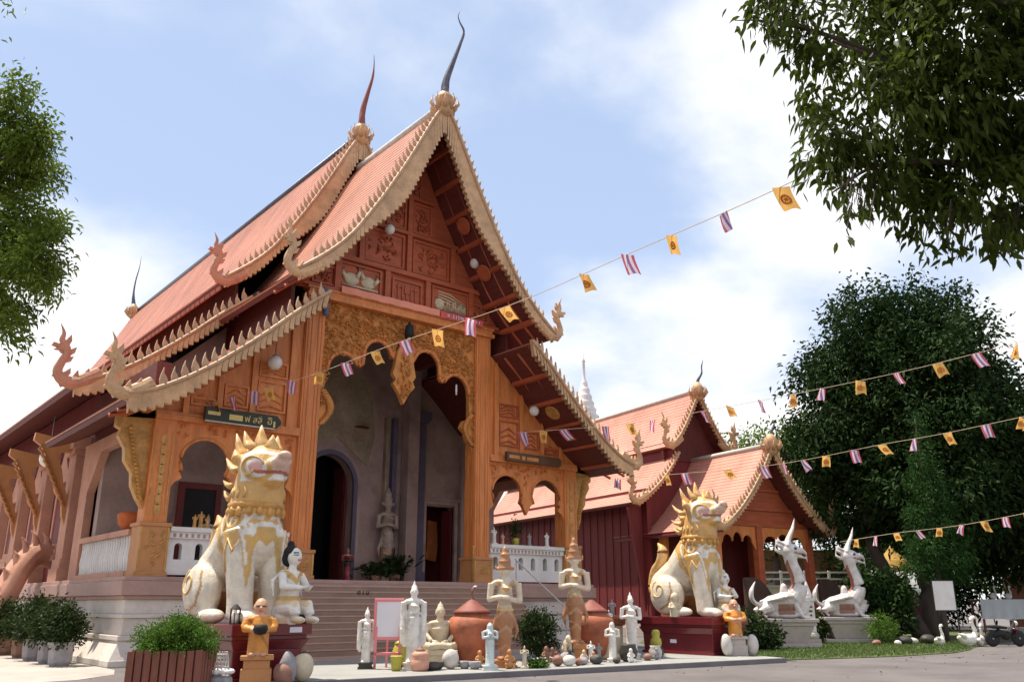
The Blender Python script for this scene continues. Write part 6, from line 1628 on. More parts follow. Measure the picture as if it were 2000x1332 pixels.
FRONT_B = [(3.33,-18.92,9.87,0.66,0.66,0.66),(4.89,-19.18,10.09,1.0,1.0,1.0),(4.21,-20.51,9.03,1.06,1.06,1.06),(3.87,-18.35,9.24,0.47,0.47,0.47),(3.41,-19.46,8.08,0.72,0.72,0.72),(4.4,-20.01,8.12,0.92,0.92,0.92),(5.88,-20.29,8.39,0.85,0.85,0.85),(3.01,-18.9,7.62,0.4,0.4,0.4),(3.64,-19.09,7.35,0.47,0.47,0.47),(4.47,-19.29,7.54,0.52,0.52,0.52),(4.35,-19.7,6.86,0.5,0.5,0.5),(4.45,-20.27,6.83,0.5,0.5,0.5),(5.68,-20.21,7.0,0.44,0.44,0.44),(6.11,-21.46,10.08,1.53,1.53,1.53),(5.62,-21.53,7.72,1.3,1.3,1.3),(4.1,-20.14,11.25,1.2,1.2,1.2),(6.56,-21.03,12.78,1.62,1.62,1.62),(2.6,-18.6,9.85,0.32,0.32,0.30),(2.9,-18.4,10.4,0.5,0.5,0.4),(7.2,-22.6,9.5,1.8,1.8,1.8),(7.5,-22.5,12.0,1.8,1.8,1.6)]
FRINGE = [(2.49,-19.36,6.13,0.20,0.20,0.24),(2.35,-18.5,9.5,0.2,0.2,0.2),(2.24,-18.9,6.88,0.18,0.18,0.2),(3.0,-18.9,7.1,0.25,0.25,0.3),(3.6,-19.1,6.75,0.3,0.3,0.3),(4.3,-19.7,6.25,0.35,0.35,0.25),(4.75,-20.2,6.25,0.35,0.35,0.25),(5.4,-20.2,6.55,0.3,0.3,0.25),(2.75,-19.1,6.5,0.16,0.16,0.3),(2.95,-18.75,9.6,0.35,0.35,0.4)]
FO_ = (7.2,-22.9,0)
ft = thing('hanging_tree', FO_, 0, 'near tree whose drooping large leaves hang into the upper right corner', 'tree')
trunk(ft, [('trunk', [(0,0,0),(0.1,0.1,3),(-0.1,0.2,6),(0.1,0.3,9.5),(0,0.5,13)], [0.36,0.28,0.24,0.18,0.06]),
    ('branch', [(0,0.2,6.5),(-1.2,1.4,7.6),(-2.6,2.8,8.6),(-4.0,3.9,9.4)], [0.15,0.10,0.06,0.02]),
    ('branch', [(0,0.2,5.6),(-1.2,1.6,6.8),(-2.4,2.9,7.5),(-3.6,3.6,7.4),(-4.5,3.9,6.8)], [0.12,0.08,0.05,0.03,0.012]),
    ('branch', [(0,0.2,7.5),(-1.8,1.2,8.8),(-2.9,2.0,9.5),(-3.3,3.0,10.2)], [0.14,0.09,0.06,0.02]),
    ('branch', [(-2.6,2.8,8.6),(-3.9,3.9,9.5),(-4.7,4.5,9.75),(-5.15,4.75,9.7)], [0.06,0.035,0.02,0.006])])
crown_mesh('crown', at_origin([b for b in FRONT_B if b[2] > 8.2], FO_), 900, 40, 0.17, 0.20, 0.075, LEAF_F, ft, 0.25, 0.15, 0.85)
crown_mesh('crown', at_origin([b for b in FRONT_B if b[2] <= 8.2], FO_), 210, 42, 0.14, 0.20, 0.072, LEAF_F, ft, 0.3, 0.1, 1.1)
# the leaves of the lowest sprays are single pieces
P, D = blob_points(at_origin(FRINGE, FO_), 78, 0.2)
V, F = leaf_arrays(np.zeros((1, 3)), np.array([[0, 0, -1.0]]), 0.19, 0.072, 0.05)
leaf_me = mesh_np('leaf', V, F, LEAF_F)
tw = MB()
cnt = 0
for p, d in zip(P, D):
    p = Vector(p)
    st = p+Vector((random.uniform(-.05,.05), random.uniform(-.05,.05), 0.14))
    tw.tube([st+Vector((0.05,-0.08,0.35)), st, p], [0.008,0.006,0.003], 4)
    for k in range(4):
        if cnt >= 298: break
        cnt += 1
        o = link('leaf', leaf_me, ft, p+Vector((random.gauss(0,.05), random.gauss(0,.05), random.gauss(0.04,.07))))
        o.rotation_euler = (random.gauss(0,0.55), random.gauss(0,0.55), random.uniform(0,6.28)); s = random.uniform(0.75,1.15); o.scale = (s,s,s)
part('twig', tw, BARK, ft, stuff=True)

LB = [(-5.68,-8.09,10.24,0.43,0.43,0.43),(-5.2,-8.06,9.55,0.4,0.4,0.4),(-5.4,-6.87,9.51,0.59,0.59,0.59),(-4.81,-7.39,9.28,0.33,0.33,0.33),(-4.96,-7.76,8.25,0.41,0.41,0.41),(-5.29,-7.87,7.62,0.56,0.56,0.56),(-4.77,-8.85,7.63,0.25,0.25,0.25),(-4.99,-8.91,6.89,0.42,0.42,0.42),(-4.41,-7.7,7.01,0.22,0.22,0.22),(-5.15,-8.04,6.46,0.4,0.4,0.4),(-5.2,-8.82,5.66,0.27,0.27,0.27),(-6.52,-6.68,9.94,1.21,1.21,1.21),(-6.27,-6.58,7.99,1.31,1.31,1.31),(-7.08,-6.24,12.16,1.2,1.2,1.2),(-5.74,-6.72,6.59,0.66,0.66,0.66),(-5.99,-8.33,11.93,0.15,0.15,0.15),(-8.0,-7.5,9.0,1.7,1.7,1.7),(-8.2,-7.0,11.5,1.5,1.5,1.5),(-8.8,-2.0,9.5,2.4,2.6,2.2),(-8.9,2.5,9.0,2.4,2.8,2.4),(-9.2,7.5,8.5,2.6,3.0,2.6)]  # last three blobs: unseen crown added to shade the side wall
LO_T = (-7.6,-7.4,0)
lt = thing('leafy_tree', LO_T, 0, 'bright green small leafed tree reaching in at the left edge', 'tree')
trunk(lt, [('trunk', [(0,0,0),(0.1,0,3),(-0.1,0.1,6),(0,0.1,9),(0.1,0.2,12)], [0.32,0.25,0.2,0.13,0.04]),
    ('branch', [(0,0.1,5.5),(0.9,0.2,6.6),(1.8,-0.2,7.4),(2.6,-0.6,7.9)], [0.1,0.07,0.045,0.015]),
    ('branch', [(0,0.1,7),(0.9,0,8.2),(1.8,-0.3,9.0),(2.5,-0.3,9.5)], [0.1,0.07,0.04,0.012]),
    ('branch', [(0,0.1,5.0),(-0.8,4.0,7.5),(-1.2,9.0,8.5),(-1.5,14.0,8.5)], [0.2,0.15,0.1,0.03]),  # unseen limb carrying the added shading crown
    ('branch', [(0,0.1,4.8),(1.0,-0.3,5.4),(2.0,-0.9,5.7),(2.4,-1.2,5.5)], [0.08,0.05,0.03,0.01])])
crown_mesh('crown', at_origin(LB[11:], LO_T), 620, 46, 0.20, 0.15, 0.055, LEAF_M, lt, 0.2, 0.3, 0.35)
crown_mesh('crown', at_origin(LB[:11], LO_T), 330, 46, 0.13, 0.13, 0.045, LEAF_M, lt, 0.25, 0.4, 0.35)

BB = [(35.45,-5.03,15.02,2.27,2.27,2.04),(33.02,-3.57,14.89,1.66,1.66,1.49),(34.0,-7.46,13.11,1.9,1.9,1.71),(32.84,-2.0,12.77,1.94,1.94,1.75),(39.0,-6.0,10.9,1.3,1.3,1.2),(34.9,-4.07,11.89,3.37,3.37,3.04),(35.02,-6.76,9.89,3.22,3.22,2.89),(40.16,-6.49,9.54,1.99,1.99,1.8),(31.86,-2.21,9.69,2.14,2.14,1.93),(30.7,-1.25,8.43,1.19,1.19,1.07),(34.68,-2.65,8.41,2.96,2.96,2.66),(33.03,-5.99,7.0,2.94,2.94,2.4),(39.43,-6.05,6.41,2.74,2.74,2.46),(32.72,-1.57,6.32,1.95,1.95,1.76),(35.12,-2.75,6.0,1.98,1.98,1.6),(34.29,-6.69,5.6,1.82,1.82,1.4),(39.59,-6.31,3.9,1.74,1.74,1.5),(38.04,-9.79,7.87,3.41,3.41,3.07),(37.37,-10.09,5.0,2.4,2.4,2.2),(33.6,-2.6,16.6,0.7,0.7,0.6)]
BO = (34.2,-3.6,0)
bt = thing('broad_tree', BO, 0, 'big dark broad crowned tree standing right of the chapel porch', 'tree')
trunk(bt, [('trunk', [(-0.2,-0.4,0),(-0.9,0.3,2.2),(-1.5,0.9,4.6),(-1.2,0.6,8.0),(0,0,12)], [0.42,0.34,0.28,0.22,0.08]),
    ('trunk', [(0.4,-0.6,0),(0.5,-0.5,2.4),(0.4,-0.6,5.5),(1.0,-1.2,9),(0.9,-1.2,13)], [0.45,0.38,0.32,0.24,0.08]),
    ('branch', [(0.5,-0.6,4.5),(2.4,-1.8,6.2),(4.2,-2.6,7.8)], [0.2,0.14,0.05]),
    ('branch', [(-1.4,0.8,5.2),(-2.2,1.6,7.4),(-2.8,2.0,9)], [0.16,0.11,0.04])])
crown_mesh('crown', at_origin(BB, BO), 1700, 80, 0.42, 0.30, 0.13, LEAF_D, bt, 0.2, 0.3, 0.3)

ct = thing('conifer', (29.8,-7.0,0), 0, 'slim bright green conifer standing before the big dark tree', 'tree')
ct.scale = (0.93, 0.93, 0.93)
trunk(ct, [('trunk', [(0,0,0),(0.05,0,5),(0.3,0.2,10)], [0.16,0.10,0.02])])
cb = []
for k in range(26):
    z = 2.9+k*0.285; r = 1.75*(1-(z-2.0)/8.6)+0.10; a = k*2.4
    cb.append((0.03*k*0.3+0.45*r*math.cos(a), 0.45*r*math.sin(a), z, r*0.62, r*0.62, 0.36))
crown_mesh('crown', cb, 1500, 7, 0.13, 0.22, 0.05, LEAF_C, ct, 0.3, 0.4, -0.1)

def bg_tree(loc, label, blobs, n, L, mat, grp='trees behind the chapel and stalls', h=6):
    t = thing('background_tree', loc, 0, label, 'tree', grp)
    trunk(t, [('trunk', [(0,0,0),(0.1,0.1,h*0.5),(0,0,h)], [0.3,0.22,0.06])])
    crown_mesh('crown', blobs, n, 6, L*1.2, L, L*0.36, mat, t, 0.1, 0.5, 0.1)
bg_tree((46.0,11.5,0), 'pale hazy tree seen between chapel roof and big tree', [(0,0,11.5,2.6,2.6,2.0),(2.2,-1.6,12.2,2.2,2.2,1.7),(-1.8,1.4,10.5,2.2,2.2,1.8),(3.6,-3.0,10.2,2.2,2.2,2.2),(1.0,-1,8.2,2.8,2.8,2.4),(-2.5,2.4,12.0,1.1,1.1,1.0)], 2200, 0.36, LEAF_M, h=11)
for i, (x, y, s, lb) in enumerate([(47,1.5,1.0,'round dark tree behind the white tarpaulins'),(50,-5.0,1.15,'wide dark tree far behind the big trunk'),(50,-11.5,1.0,'dark tree at the right edge behind the market stalls'),(46.5,16.5,0.9,'low dark tree behind the open porch of the chapel'),(54,6.5,1.2,'tall dark tree in the gap behind the naga birds')]):
    bg_tree((x,y,0), lb, [(0,0,5.6*s,3.4*s,3.4*s,2.6*s),(2.2*s,-1.2*s,3.8*s,2.6*s,2.6*s,2.2*s),(-2.2*s,1.4*s,3.9*s,2.6*s,2.6*s,2.2*s),(0.4,0.3,2.4*s,2.8*s,2.8*s,1.9*s)], 1500, 0.42, LEAF_D, h=5*s)

def shrub(name, label, loc, blobs, n, per, spray, L, W, mat, cat='shrub', group=None, rotz=0, stems=5):
    t = thing(name, loc, R(rotz), label, cat, group)
    mb = MB(); b0 = blobs[0]
    for k in range(stems): mb.tube([(0,0,0),(b0[3]*0.4*math.cos(k*1.3), b0[4]*0.4*math.sin(k*1.3), b0[2]+0.1*k)], [0.03,0.012], 5)
    part('stem', mb, BARK, t)
    crown_mesh('foliage', blobs, n, per, spray, L, W, mat, t, 0.1, 0.6, 0.0)
    return t
shrub('round_bush', 'round trimmed green bush between the two terracotta jars', (8.05,-6.75,GZ), [(0,0,0.62,0.50,0.50,0.56),(0.08,0,0.88,0.38,0.40,0.34),(-0.2,0,0.8,0.25,0.3,0.3)], 190, 34, 0.065, 0.08, 0.032, LEAF_BD)
shrub('flower_plant', 'small leafy plant with pale flowers at the apron edge', (6.35,-8.72,GZ), [(0,0,0.09,0.24,0.16,0.08)], 90, 6, 0.03, 0.07, 0.035, LEAF_B, stems=3)
mb = MB()
for k in range(14): mb.ell((random.gauss(6.35,0.14), random.gauss(-8.75,0.09), GZ+0.18+random.uniform(0,0.05)), (0.022,0.022,0.015), 6, 4)
tag(part('pale_blossom', mb, MARBLE, None, stuff=True), 'scattered pale blossoms over the small apron plant', 'flowers')
shrub('dark_shrub', 'dark broad leafed shrub right of the farther naga bird', (28.2,-5.4,0.02), [(0,0,1.2,0.95,0.95,0.9),(0.2,-0.2,2.0,0.75,0.75,0.7),(-0.3,0.3,2.2,0.6,0.6,0.6)], 500, 7, 0.16, 0.26, 0.13, LEAF_D)
shrub('yellow_shrub', 'yellow green twiggy shrub at the foot of the farther naga bird', (26.3,-6.2,0.02), [(0,0,0.55,0.45,0.45,0.45)], 160, 6, 0.1, 0.2, 0.03, LEAF_B)
shrub('dark_shrub', 'low dark bush between the far novice and nearer naga bird', (18.3,-5.6,0.02), [(0,0,0.6,0.9,0.7,0.55),(0.7,-0.3,0.45,0.6,0.6,0.4)], 420, 7, 0.1, 0.16, 0.08, LEAF_BD)
shrub('dark_shrub', 'low dark bush between the naga bird pedestals', (25.2,-3.6,0.02), [(0,0,0.6,0.8,0.7,0.6)], 300, 7, 0.1, 0.18, 0.09, LEAF_BD)
for i, (x, y, r, m, lb) in enumerate([(26.6,-6.9,0.28,DARKST,'dark rock at the foot of the yellow shrub, leftmost'),(27.0,-7.0,0.24,PALEST,'pale rock at the foot of the yellow shrub'),(27.6,-7.3,0.3,DARKST,'dark rock on the lawn right of the yellow shrub'),(25.9,-7.0,0.16,MARBLE,'small white stone on the lawn below the farther naga bird'),(25.0,-6.6,0.2,BROWNST,'brown stone on the lawn below the farther naga bird')]):
    boulder(lb, (x,y,0.02), (r,r*0.8,r*0.55), m, 30+i, group='rocks on the lawn')
# lawn grass
n = 26000
gx = rng.uniform(14.6, 30, n); gy = rng.uniform(-10.8, -1.5, n)
ok = inpoly(gx, gy, lawn_poly); gx, gy = gx[ok], gy[ok]
Pg = np.stack([gx, gy, np.full(len(gx), 0.015)], 1); Dg = rng.normal(size=(len(gx), 3))*0.5; Dg[:, 2] = 1
V, F = leaf_arrays(Pg, Dg, rng.uniform(0.05, 0.12, len(gx)), 0.022, 0.1)
tag(link('lawn_grass', mesh_np('lawn_grass', V, F, GRASS)), 'short green grass on the lawn below the naga birds', 'grass', kind='stuff')

# planter with a trimmed bush at the lower left
t = thing('slatted_planter', (-1.95,-8.95,0), R(-38), 'red brown slatted wooden planter box at the lower left', 'planter')
mb = MB(); mb.box(-0.55,0.55,-0.36,0.36,0.04,0.70); part('box', mb, SOFFIT, t)
for k in range(9):
    x = -0.55+k*0.1375
    for s in (-1, 1):
        mb = MB(); mb.box(x-0.055,x+0.055,s*0.38-0.02,s*0.38+0.02,0.0,0.76+0.012*(k%3)); part('slat', mb, SLAT, t)
for k in range(5):
    y = -0.30+k*0.15
    for s in (-1, 1):
        mb = MB(); mb.box(s*0.59-0.02,s*0.59+0.02,y-0.055,y+0.055,0.0,0.76+0.012*(k%2)); part('slat', mb, SLAT, t)
mb = MB(); mb.box(-0.53,0.53,-0.34,0.34,0.66,0.72); part('soil', mb, SOIL, t)
t = thing('box_bush', (-1.95,-8.95,0.70), R(-38), 'bright green trimmed bush filling the slatted planter', 'bush')
crown_mesh('foliage', [(-0.30,0,0.22,0.35,0.34,0.25),(0.03,0.02,0.30,0.36,0.36,0.27),(0.34,0,0.20,0.31,0.33,0.26),(0.15,-0.1,0.34,0.2,0.2,0.2),(0,0,0.12,0.6,0.38,0.2)], 420, 36, 0.055, 0.05, 0.024, LEAF_B, t, 0.05, 0.72)
# shaded potted hedge along the side wall
for i, (x, y, r) in enumerate([(-1.35,0.9,0.40),(-1.3,2.3,0.46),(-1.35,3.9,0.5),(-1.3,5.6,0.55),(-1.4,7.6,0.6),(-1.5,10.0,0.6),(-1.4,12.6,0.6)]):
    t = thing('potted_hedge', (x,y,0), 0, ['shaded potted hedge nearest the front corner of the podium','second shaded potted hedge from the podium front corner','third shaded potted hedge from the podium front corner','fourth shaded potted hedge from the podium front corner','fifth shaded potted hedge from the podium front corner','sixth shaded potted hedge from the podium front corner','farthest shaded potted hedge along the side wall'][i], 'hedge', 'potted hedges along the side wall')
    mb = MB(); mb.lathe([(0.22,0),(0.28,0.1),(0.30,0.5),(0.34,0.52),(0.34,0.58),(0.27,0.56)], (0,0,0), 8); part('pot', mb, GREYST if i < 3 else BROWNST, t)
    crown_mesh('foliage', [(0,0,0.95,r,r,0.42),(random.uniform(-.15,.15),random.uniform(-.15,.15),1.15+random.uniform(-.1,.25),r*0.7,r*0.7,0.35),(random.uniform(-.2,.2),-0.1,0.8,r*0.8,r*0.8,0.3)], 110, 24, 0.10, 0.12, 0.05, LEAF_BD, t, 0.1, 0.5)

# ================================================================== BUNTING
def flag_mesh(kind, w, h, seed):
    rr = random.Random(seed); mb = MB()
    nx, ny = 10, 7; am = rr.uniform(0.03, 0.07); ph = rr.uniform(0, 6); lean = rr.uniform(0.15, 0.5)*h; taper = rr.uniform(0.0, 0.22)
    def pt(i, j, o=0.0):
        u, v = i/nx, j/ny
        x = (u-0.5)*w*(1-taper*v)+lean*v**1.4
        return (x, am*math.sin(u*5+ph+v*2)*(0.3+v)+0.10*h*v+o, -h*v*(0.96+0.04*math.cos(u*6)))
    stripe = [0,0,1,1,2,2,1,1,0,0]
    for i in range(nx):
        if kind == 'thai': mb.cur = stripe[i]
        for j in range(ny):
            mb.add([pt(i,j),pt(i+1,j),pt(i+1,j+1),pt(i,j+1)], [(0,1,2,3)])
    if kind == 'yellow':
        mb.cur = 1
        for o in (-0.006, 0.006):
            for k in range(16):
                a0, a1 = k*math.pi/8, (k+1)*math.pi/8
                q = [(0.5+r*math.cos(a), 0.55+r*0.75*math.sin(a)) for r, a in ((0.30,a0),(0.30,a1),(0.20,a1),(0.20,a0))]
                mb.add([pt(u*nx, v*ny, o) for u, v in q], [(0,1,2,3)])
            for k in range(4):
                a = k*math.pi/4; c, s = math.cos(a), math.sin(a)
                q = [(0.5+0.2*c-0.02*s, 0.55+0.15*s+0.02*c), (0.5+0.2*c+0.02*s, 0.55+0.15*s-0.02*c), (0.5-0.2*c+0.02*s, 0.55-0.15*s-0.02*c), (0.5-0.2*c-0.02*s, 0.55-0.15*s+0.02*c)]
                mb.add([pt(u*nx, v*ny, o) for u, v in q], [(0,1,2,3)])
    me = mb.mesh('flag', [FR, FW, FB] if kind == 'thai' else [FY, FO]); shade(me, True)
    return me
FLAGS = {k: [flag_mesh(k, 0.30, 0.42, s) for s in range(4)] for k in ('thai', 'yellow')}
def bunting(label, pts, fr, kinds, w=1.0):
    t = thing('bunting', pts[0], 0, label, 'bunting', 'strings of temple flags')
    P = smooth_path([tuple(Vector(p)-Vector(pts[0])) for p in pts], 12)
    mb = MB(); mb.tube(P, 0.008, 5); part('cord', mb, ROPE, t)
    L = [0]
    for a, b in zip(P[:-1], P[1:]): L.append(L[-1]+(b-a).length)
    for i, f in enumerate(fr):
        d = f*L[-1]
        q = Vector([float(np.interp(d, L, [p[k] for p in P])) for k in range(3)])
        q2 = Vector([float(np.interp(min(d+0.2, L[-1]), L, [p[k] for p in P])) for k in range(3)])
        k = 'thai' if kinds[i] == 'T' else 'yellow'
        o = link('flag', random.choice(FLAGS[k]), t, q-Vector((0,0,0.005)))
        dr = (q2-q); o.rotation_euler = (random.gauss(0.1,0.22), random.gauss(0,0.16), VIEW_FACE+random.gauss(0,0.5))
        s = w*random.uniform(0.9,1.1); o.scale = (s,s,s)
        o['label'] = 'red white and violet striped flag' if k == 'thai' else 'yellow flag with a round wheel emblem'
    return t
VIEW_FACE = R(-35)
bunting('flag string running from the left aisle across the gable up to the hanging tree', [(1.38,0.1,7.03),(3.17,-2.61,7.6),(3.71,-6.3,7.8),(4.1,-10.51,7.81),(3.89,-14.23,7.77),(3.62,-16.59,7.66),(3.46,-17.76,7.61),(3.43,-18.77,7.66)],
    [0.002,0.0138,0.0447,0.08,0.1024,0.1429,0.1946,0.251,0.3191,0.3805,0.4444,0.5049,0.563,0.6968,0.7627,0.8231,0.8861,0.9484], 'TYTTYTYTYTYTYYTYTY', 0.9)
bunting('upper flag string from the right aisle over the chapel roof past the big tree', [(11.23,-2.13,7.06),(13.58,-4.07,7.29),(14.8,-5.08,7.5),(16.85,-6.76,7.98),(18.12,-8.46,8.28),(19.41,-11.46,8.63),(19.34,-14.0,8.71),(19.85,-15.72,8.96)],
    [0.0124,0.053,0.0916,0.1762,0.2243,0.2709,0.3729,0.4281,0.4891,0.5517,0.6081,0.6786,0.7437,0.8209,0.8924,0.9567], 'TYTTYTTYTYTYTYTY', 1.02)
bunting('middle flag string from the right eave across the chapel porch roof', [(15.26,-2.86,5.78),(17.18,-4.44,5.98),(19.45,-6.96,6.25),(21.24,-9.73,6.75),(21.98,-11.64,6.96),(22.9,-14.34,7.34)],
    [0.0029,0.1267,0.1733,0.278,0.3662,0.4161,0.4621,0.5189,0.586,0.6505,0.7236,0.7971,0.8794,0.9537], 'TYTYTTTYTYTYTY', 0.98)
bunting('lowest flag string hanging before the dark tree above the naga birds', [(22.84,-6.83,3.7),(23.72,-8.57,3.96),(24.8,-10.47,4.18),(25.39,-12.98,4.56)],
    [0.0853,0.1856,0.2892,0.3963,0.5017,0.6104,0.7183,0.818,0.9181], 'YTYTYTYTY', 0.85)

# ================================================================== MARKET CORNER UNDER THE BIG TREE
def goose(loc, rotz, label, s, up_=0.0):
    mb = MB()
    mb.tube([(0.42*s,0,0.30*s),(0.15*s,0,0.22*s),(-0.18*s,0,0.22*s),(-0.32*s,0,0.30*s)], [0.05*s,0.19*s,0.20*s,0.12*s], 14)
    mb.tube(smooth_path([(-0.26*s,0,0.28*s),(-0.40*s,0,0.45*s),(-0.32*s,0,0.66*s),(-0.26*s,0,0.84*s),(-0.36*s,0,0.95*s)], 4), lerp_list([0.12*s,0.085*s,0.065*s,0.06*s,0.075*s], 17), 10)
    mb.tube([(-0.38*s,0,0.95*s),(-0.50*s,0,0.92*s),(-0.58*s,0,0.88*s)], [0.065*s,0.04*s,0.015*s], 8)
    mb.tube([(0.2*s,0.15*s,0.3*s),(0.3*s,0.17*s,0.36*s),(0.5*s,0.1*s,0.42*s)], [0.06*s,0.08*s,0.02*s], 8)
    mb.ell((0,0,0.04*s),(0.2*s,0.14*s,0.05*s),10,6)
    o = organic('goose_statue', mb, MARBLE, None, 0.022*s, 2); o.location = loc; o.rotation_euler = (0,0,R(rotz)); return tag(o, label, 'goose statue', 'white goose statues')
goose((26.67,-8.2,0.01), 180, 'white goose statue on the ground under the big tree, standing alone', 0.78)
goose((27.2,-9.0,0.01), 160, 'tall white goose statue on the ground, left one of a close pair', 1.08)
goose((27.7,-9.25,0.01), 190, 'white goose statue on the ground, right one of a close pair', 0.80)
t = thing('market_table', (36.9,-6.3,0), R(-40), 'market table under a white cloth with two white birds on it', 'table')
mb = MB(); mb.box(-1.05,1.05,-0.5,0.5,1.62,1.70); part('table_top', mb, SLAT, t)
mb = MB()
for i in range(24):
    x0, x1 = -1.07+2.14*i/24, -1.07+2.14*(i+1)/24; y0, y1 = -0.53-0.03*math.sin(i*1.1), -0.53-0.03*math.sin((i+1)*1.1)
    mb.add([(x0,y0,0.85),(x1,y1,0.85),(x1,-0.52,1.71),(x0,-0.52,1.71)], [(0,1,2,3)])
mb.box(-1.07,1.07,-0.52,0.52,1.702,1.715)
part('cloth', mb, TARP, t)
for sx in (-1, 1):
    for sy in (-1, 1):
        mb = MB(); mb.box(sx*0.98-0.04,sx*0.98+0.04,sy*0.44-0.04,sy*0.44+0.04,0,1.62); part('leg', mb, SLAT, t)
goose((36.75,-6.2,1.715), 175, 'small white bird figure on the market table, left one', 0.62)
goose((37.3,-6.65,1.715), 175, 'small white bird figure on the market table, right one', 0.62)
t = thing('white_board', (28.4,-7.8,0), R(-38), 'large blank white board on two posts under the tree', 'board')
mb = MB(); mb.box(-0.42,0.42,-0.02,0.02,1.28,2.38); part('board', mb, PLASTER, t)
mb = MB(); mb.box(-0.45,0.45,-0.03,0.03,2.38,2.42); mb.box(-0.45,0.45,-0.03,0.03,1.24,1.28); part('frame', mb, RUBBER, t)
for s in (-1, 1):
    mb = MB(); mb.box(s*0.435-0.02,s*0.435+0.02,-0.025,0.025,0,2.4); part('post', mb, RUBBER, t)
t = thing('tarpaulin', (41.3,0.3,0), R(-40), 'pale grey tarpaulin hung behind the leaning tree trunk', 'tarpaulin')
n = 18; mb = MB()
for i in range(n):
    x0, x1 = -2.0+4.0*i/n, -2.0+4.0*(i+1)/n; f = lambda x: 0.10*math.sin(x*3.1)
    mb.add([(x0,f(x0),0.6),(x1,f(x1),0.6),(x1,f(x1)*0.4,3.3),(x0,f(x0)*0.4,3.3),(x0,f(x0)+0.03,0.6),(x1,f(x1)+0.03,0.6),(x1,f(x1)*0.4+0.03,3.3),(x0,f(x0)*0.4+0.03,3.3)], [(0,1,2,3),(7,6,5,4),(0,4,5,1),(3,2,6,7)])
part('sheet', mb, TARP, t, smooth=True)
for s in (-1, 1):
    mb = MB(); mb.tube([(s*2.0,0,0),(s*2.0,0,3.4)], 0.05, 8); part('pole', mb, METAL, t)
t = thing('red_cabinet', (38.0,-2.2,0), R(-40), 'dark red cabinet beside the dark trunk of the big tree', 'cabinet')
mb = MB(); mb.box(-0.5,0.5,-0.3,0.3,0.1,1.9); part('cabinet_body', mb, REDLAC, t, bevel=0.02)
mb = MB(); mb.box(-0.46,-0.01,-0.32,-0.30,0.2,1.8); mb.box(0.01,0.46,-0.32,-0.30,0.2,1.8); part('door', mb, REDLAC, t)
t = thing('parasol', (38.9,-0.4,0), 0, 'faded golden temple parasol leaning before the tarpaulin', 'parasol')
mb = MB(); mb.tube([(0,0,0),(0,0,4.6)], 0.04, 8); part('pole', mb, BROWNST, t)
mb = MB(); mb.lathe([(1.0,3.2),(1.02,3.35),(0.75,3.75),(0.3,4.15),(0.04,4.5)], (0,0,0), 16); part('canopy', mb, M('gold_cloth', (0.55,0.34,0.08), 0.7, 0.2, 2, 0.2, trans=0.3), t)
t = thing('stall_hut', (45.2,-6.2,0), R(-40), 'open market hut with a brown sloping roof at the right edge', 'hut')
mb = MB(); mb.prism([(-2.6,3.75),(2.6,3.75),(2.4,4.05),(0.4,4.9),(-0.4,4.9),(-2.4,4.05)], -1.6, 1.6, 'xz'); part('roof', mb, THATCH, t)
for sx in (-1, 1):
    for sy in (-1, 1):
        mb = MB(); mb.tube([(sx*2.2,sy*1.3,0),(sx*2.2,sy*1.3,3.8)], 0.08, 8); part('post', mb, BARK, t)
mb = MB(); mb.box(-2.2,2.2,-1.2,-0.6,0.9,1.0); part('counter', mb, SLAT, t)
mb = MB(); mb.box(-2.2,2.2,1.2,1.3,0.1,3.0); part('back_panel', mb, SLAT, t)
t = thing('low_platform', (36.6,-8.9,0), R(-40), 'sunlit low white platform behind the parked motorcycle', 'platform')
mb = MB(); mb.box(-1.6,1.6,-0.9,0.9,0.22,0.52); part('deck', mb, PLASTER, t, bevel=0.02)
for sx in (-1.3, 1.3):
    mb = MB(); mb.box(sx-0.12,sx+0.12,-0.7,0.7,0,0.22); part('foot', mb, GREYPL, t)
# parked motorcycle
t = thing('motorcycle', (28.3,-9.9,0), R(-30), 'dark parked motorcycle in the shade at the right', 'motorcycle')
for x in (-0.55, 0.55):
    mb = MB(); T = Matrix.Translation((x,0,0.29)) @ Matrix.Rotation(R(90), 4, 'X')
    mb.lathe([(0.20,-0.045),(0.28,-0.035),(0.29,0),(0.28,0.035),(0.20,0.045)], (0,0,0), 24, T=T); w = part('wheel', mb, RUBBER, t, smooth=True)
    mb = MB()
    for k in range(6): mb.box(-0.19,0.19,-0.01,0.01,-0.01,0.01, T @ Matrix.Rotation(k*math.pi/6, 4, 'Z'))
    mb.lathe([(0.04,-0.06),(0.04,0.06)], (0,0,0), 10, T=T); part('spoke', mb, METAL, w)
mb = MB(); mb.tube([(-0.55,0,0.35),(-0.25,0,0.5),(0.1,0,0.38),(0.32,0,0.62),(0.45,0,0.85)], [0.08,0.14,0.12,0.08,0.05], 10); mb.ell((0.02,0,0.36),(0.18,0.12,0.13),10,8); part('frame', mb, RUBBER, t, smooth=True)
mb = MB(); mb.tube([(-0.70,0,0.72),(-0.35,0,0.70),(0.08,0,0.66)], [0.07,0.12,0.08], 10, flat=(1.1,0.6)); part('seat', mb, RUBBER, t, smooth=True)
mb = MB(); mb.tube([(0.38,-0.32,0.98),(0.42,-0.1,0.93),(0.42,0.1,0.93),(0.38,0.32,0.98)], 0.02, 8); part('handlebar', mb, METAL, t)
mb = MB(); mb.tube([(0.42,0,0.9),(0.55,0,0.29)], 0.035, 8); part('fork', mb, METAL, t)
mb = MB(); mb.ell((0.5,0,0.82),(0.08,0.09,0.09),10,8); part('headlight', mb, GLOBE, t, smooth=True)
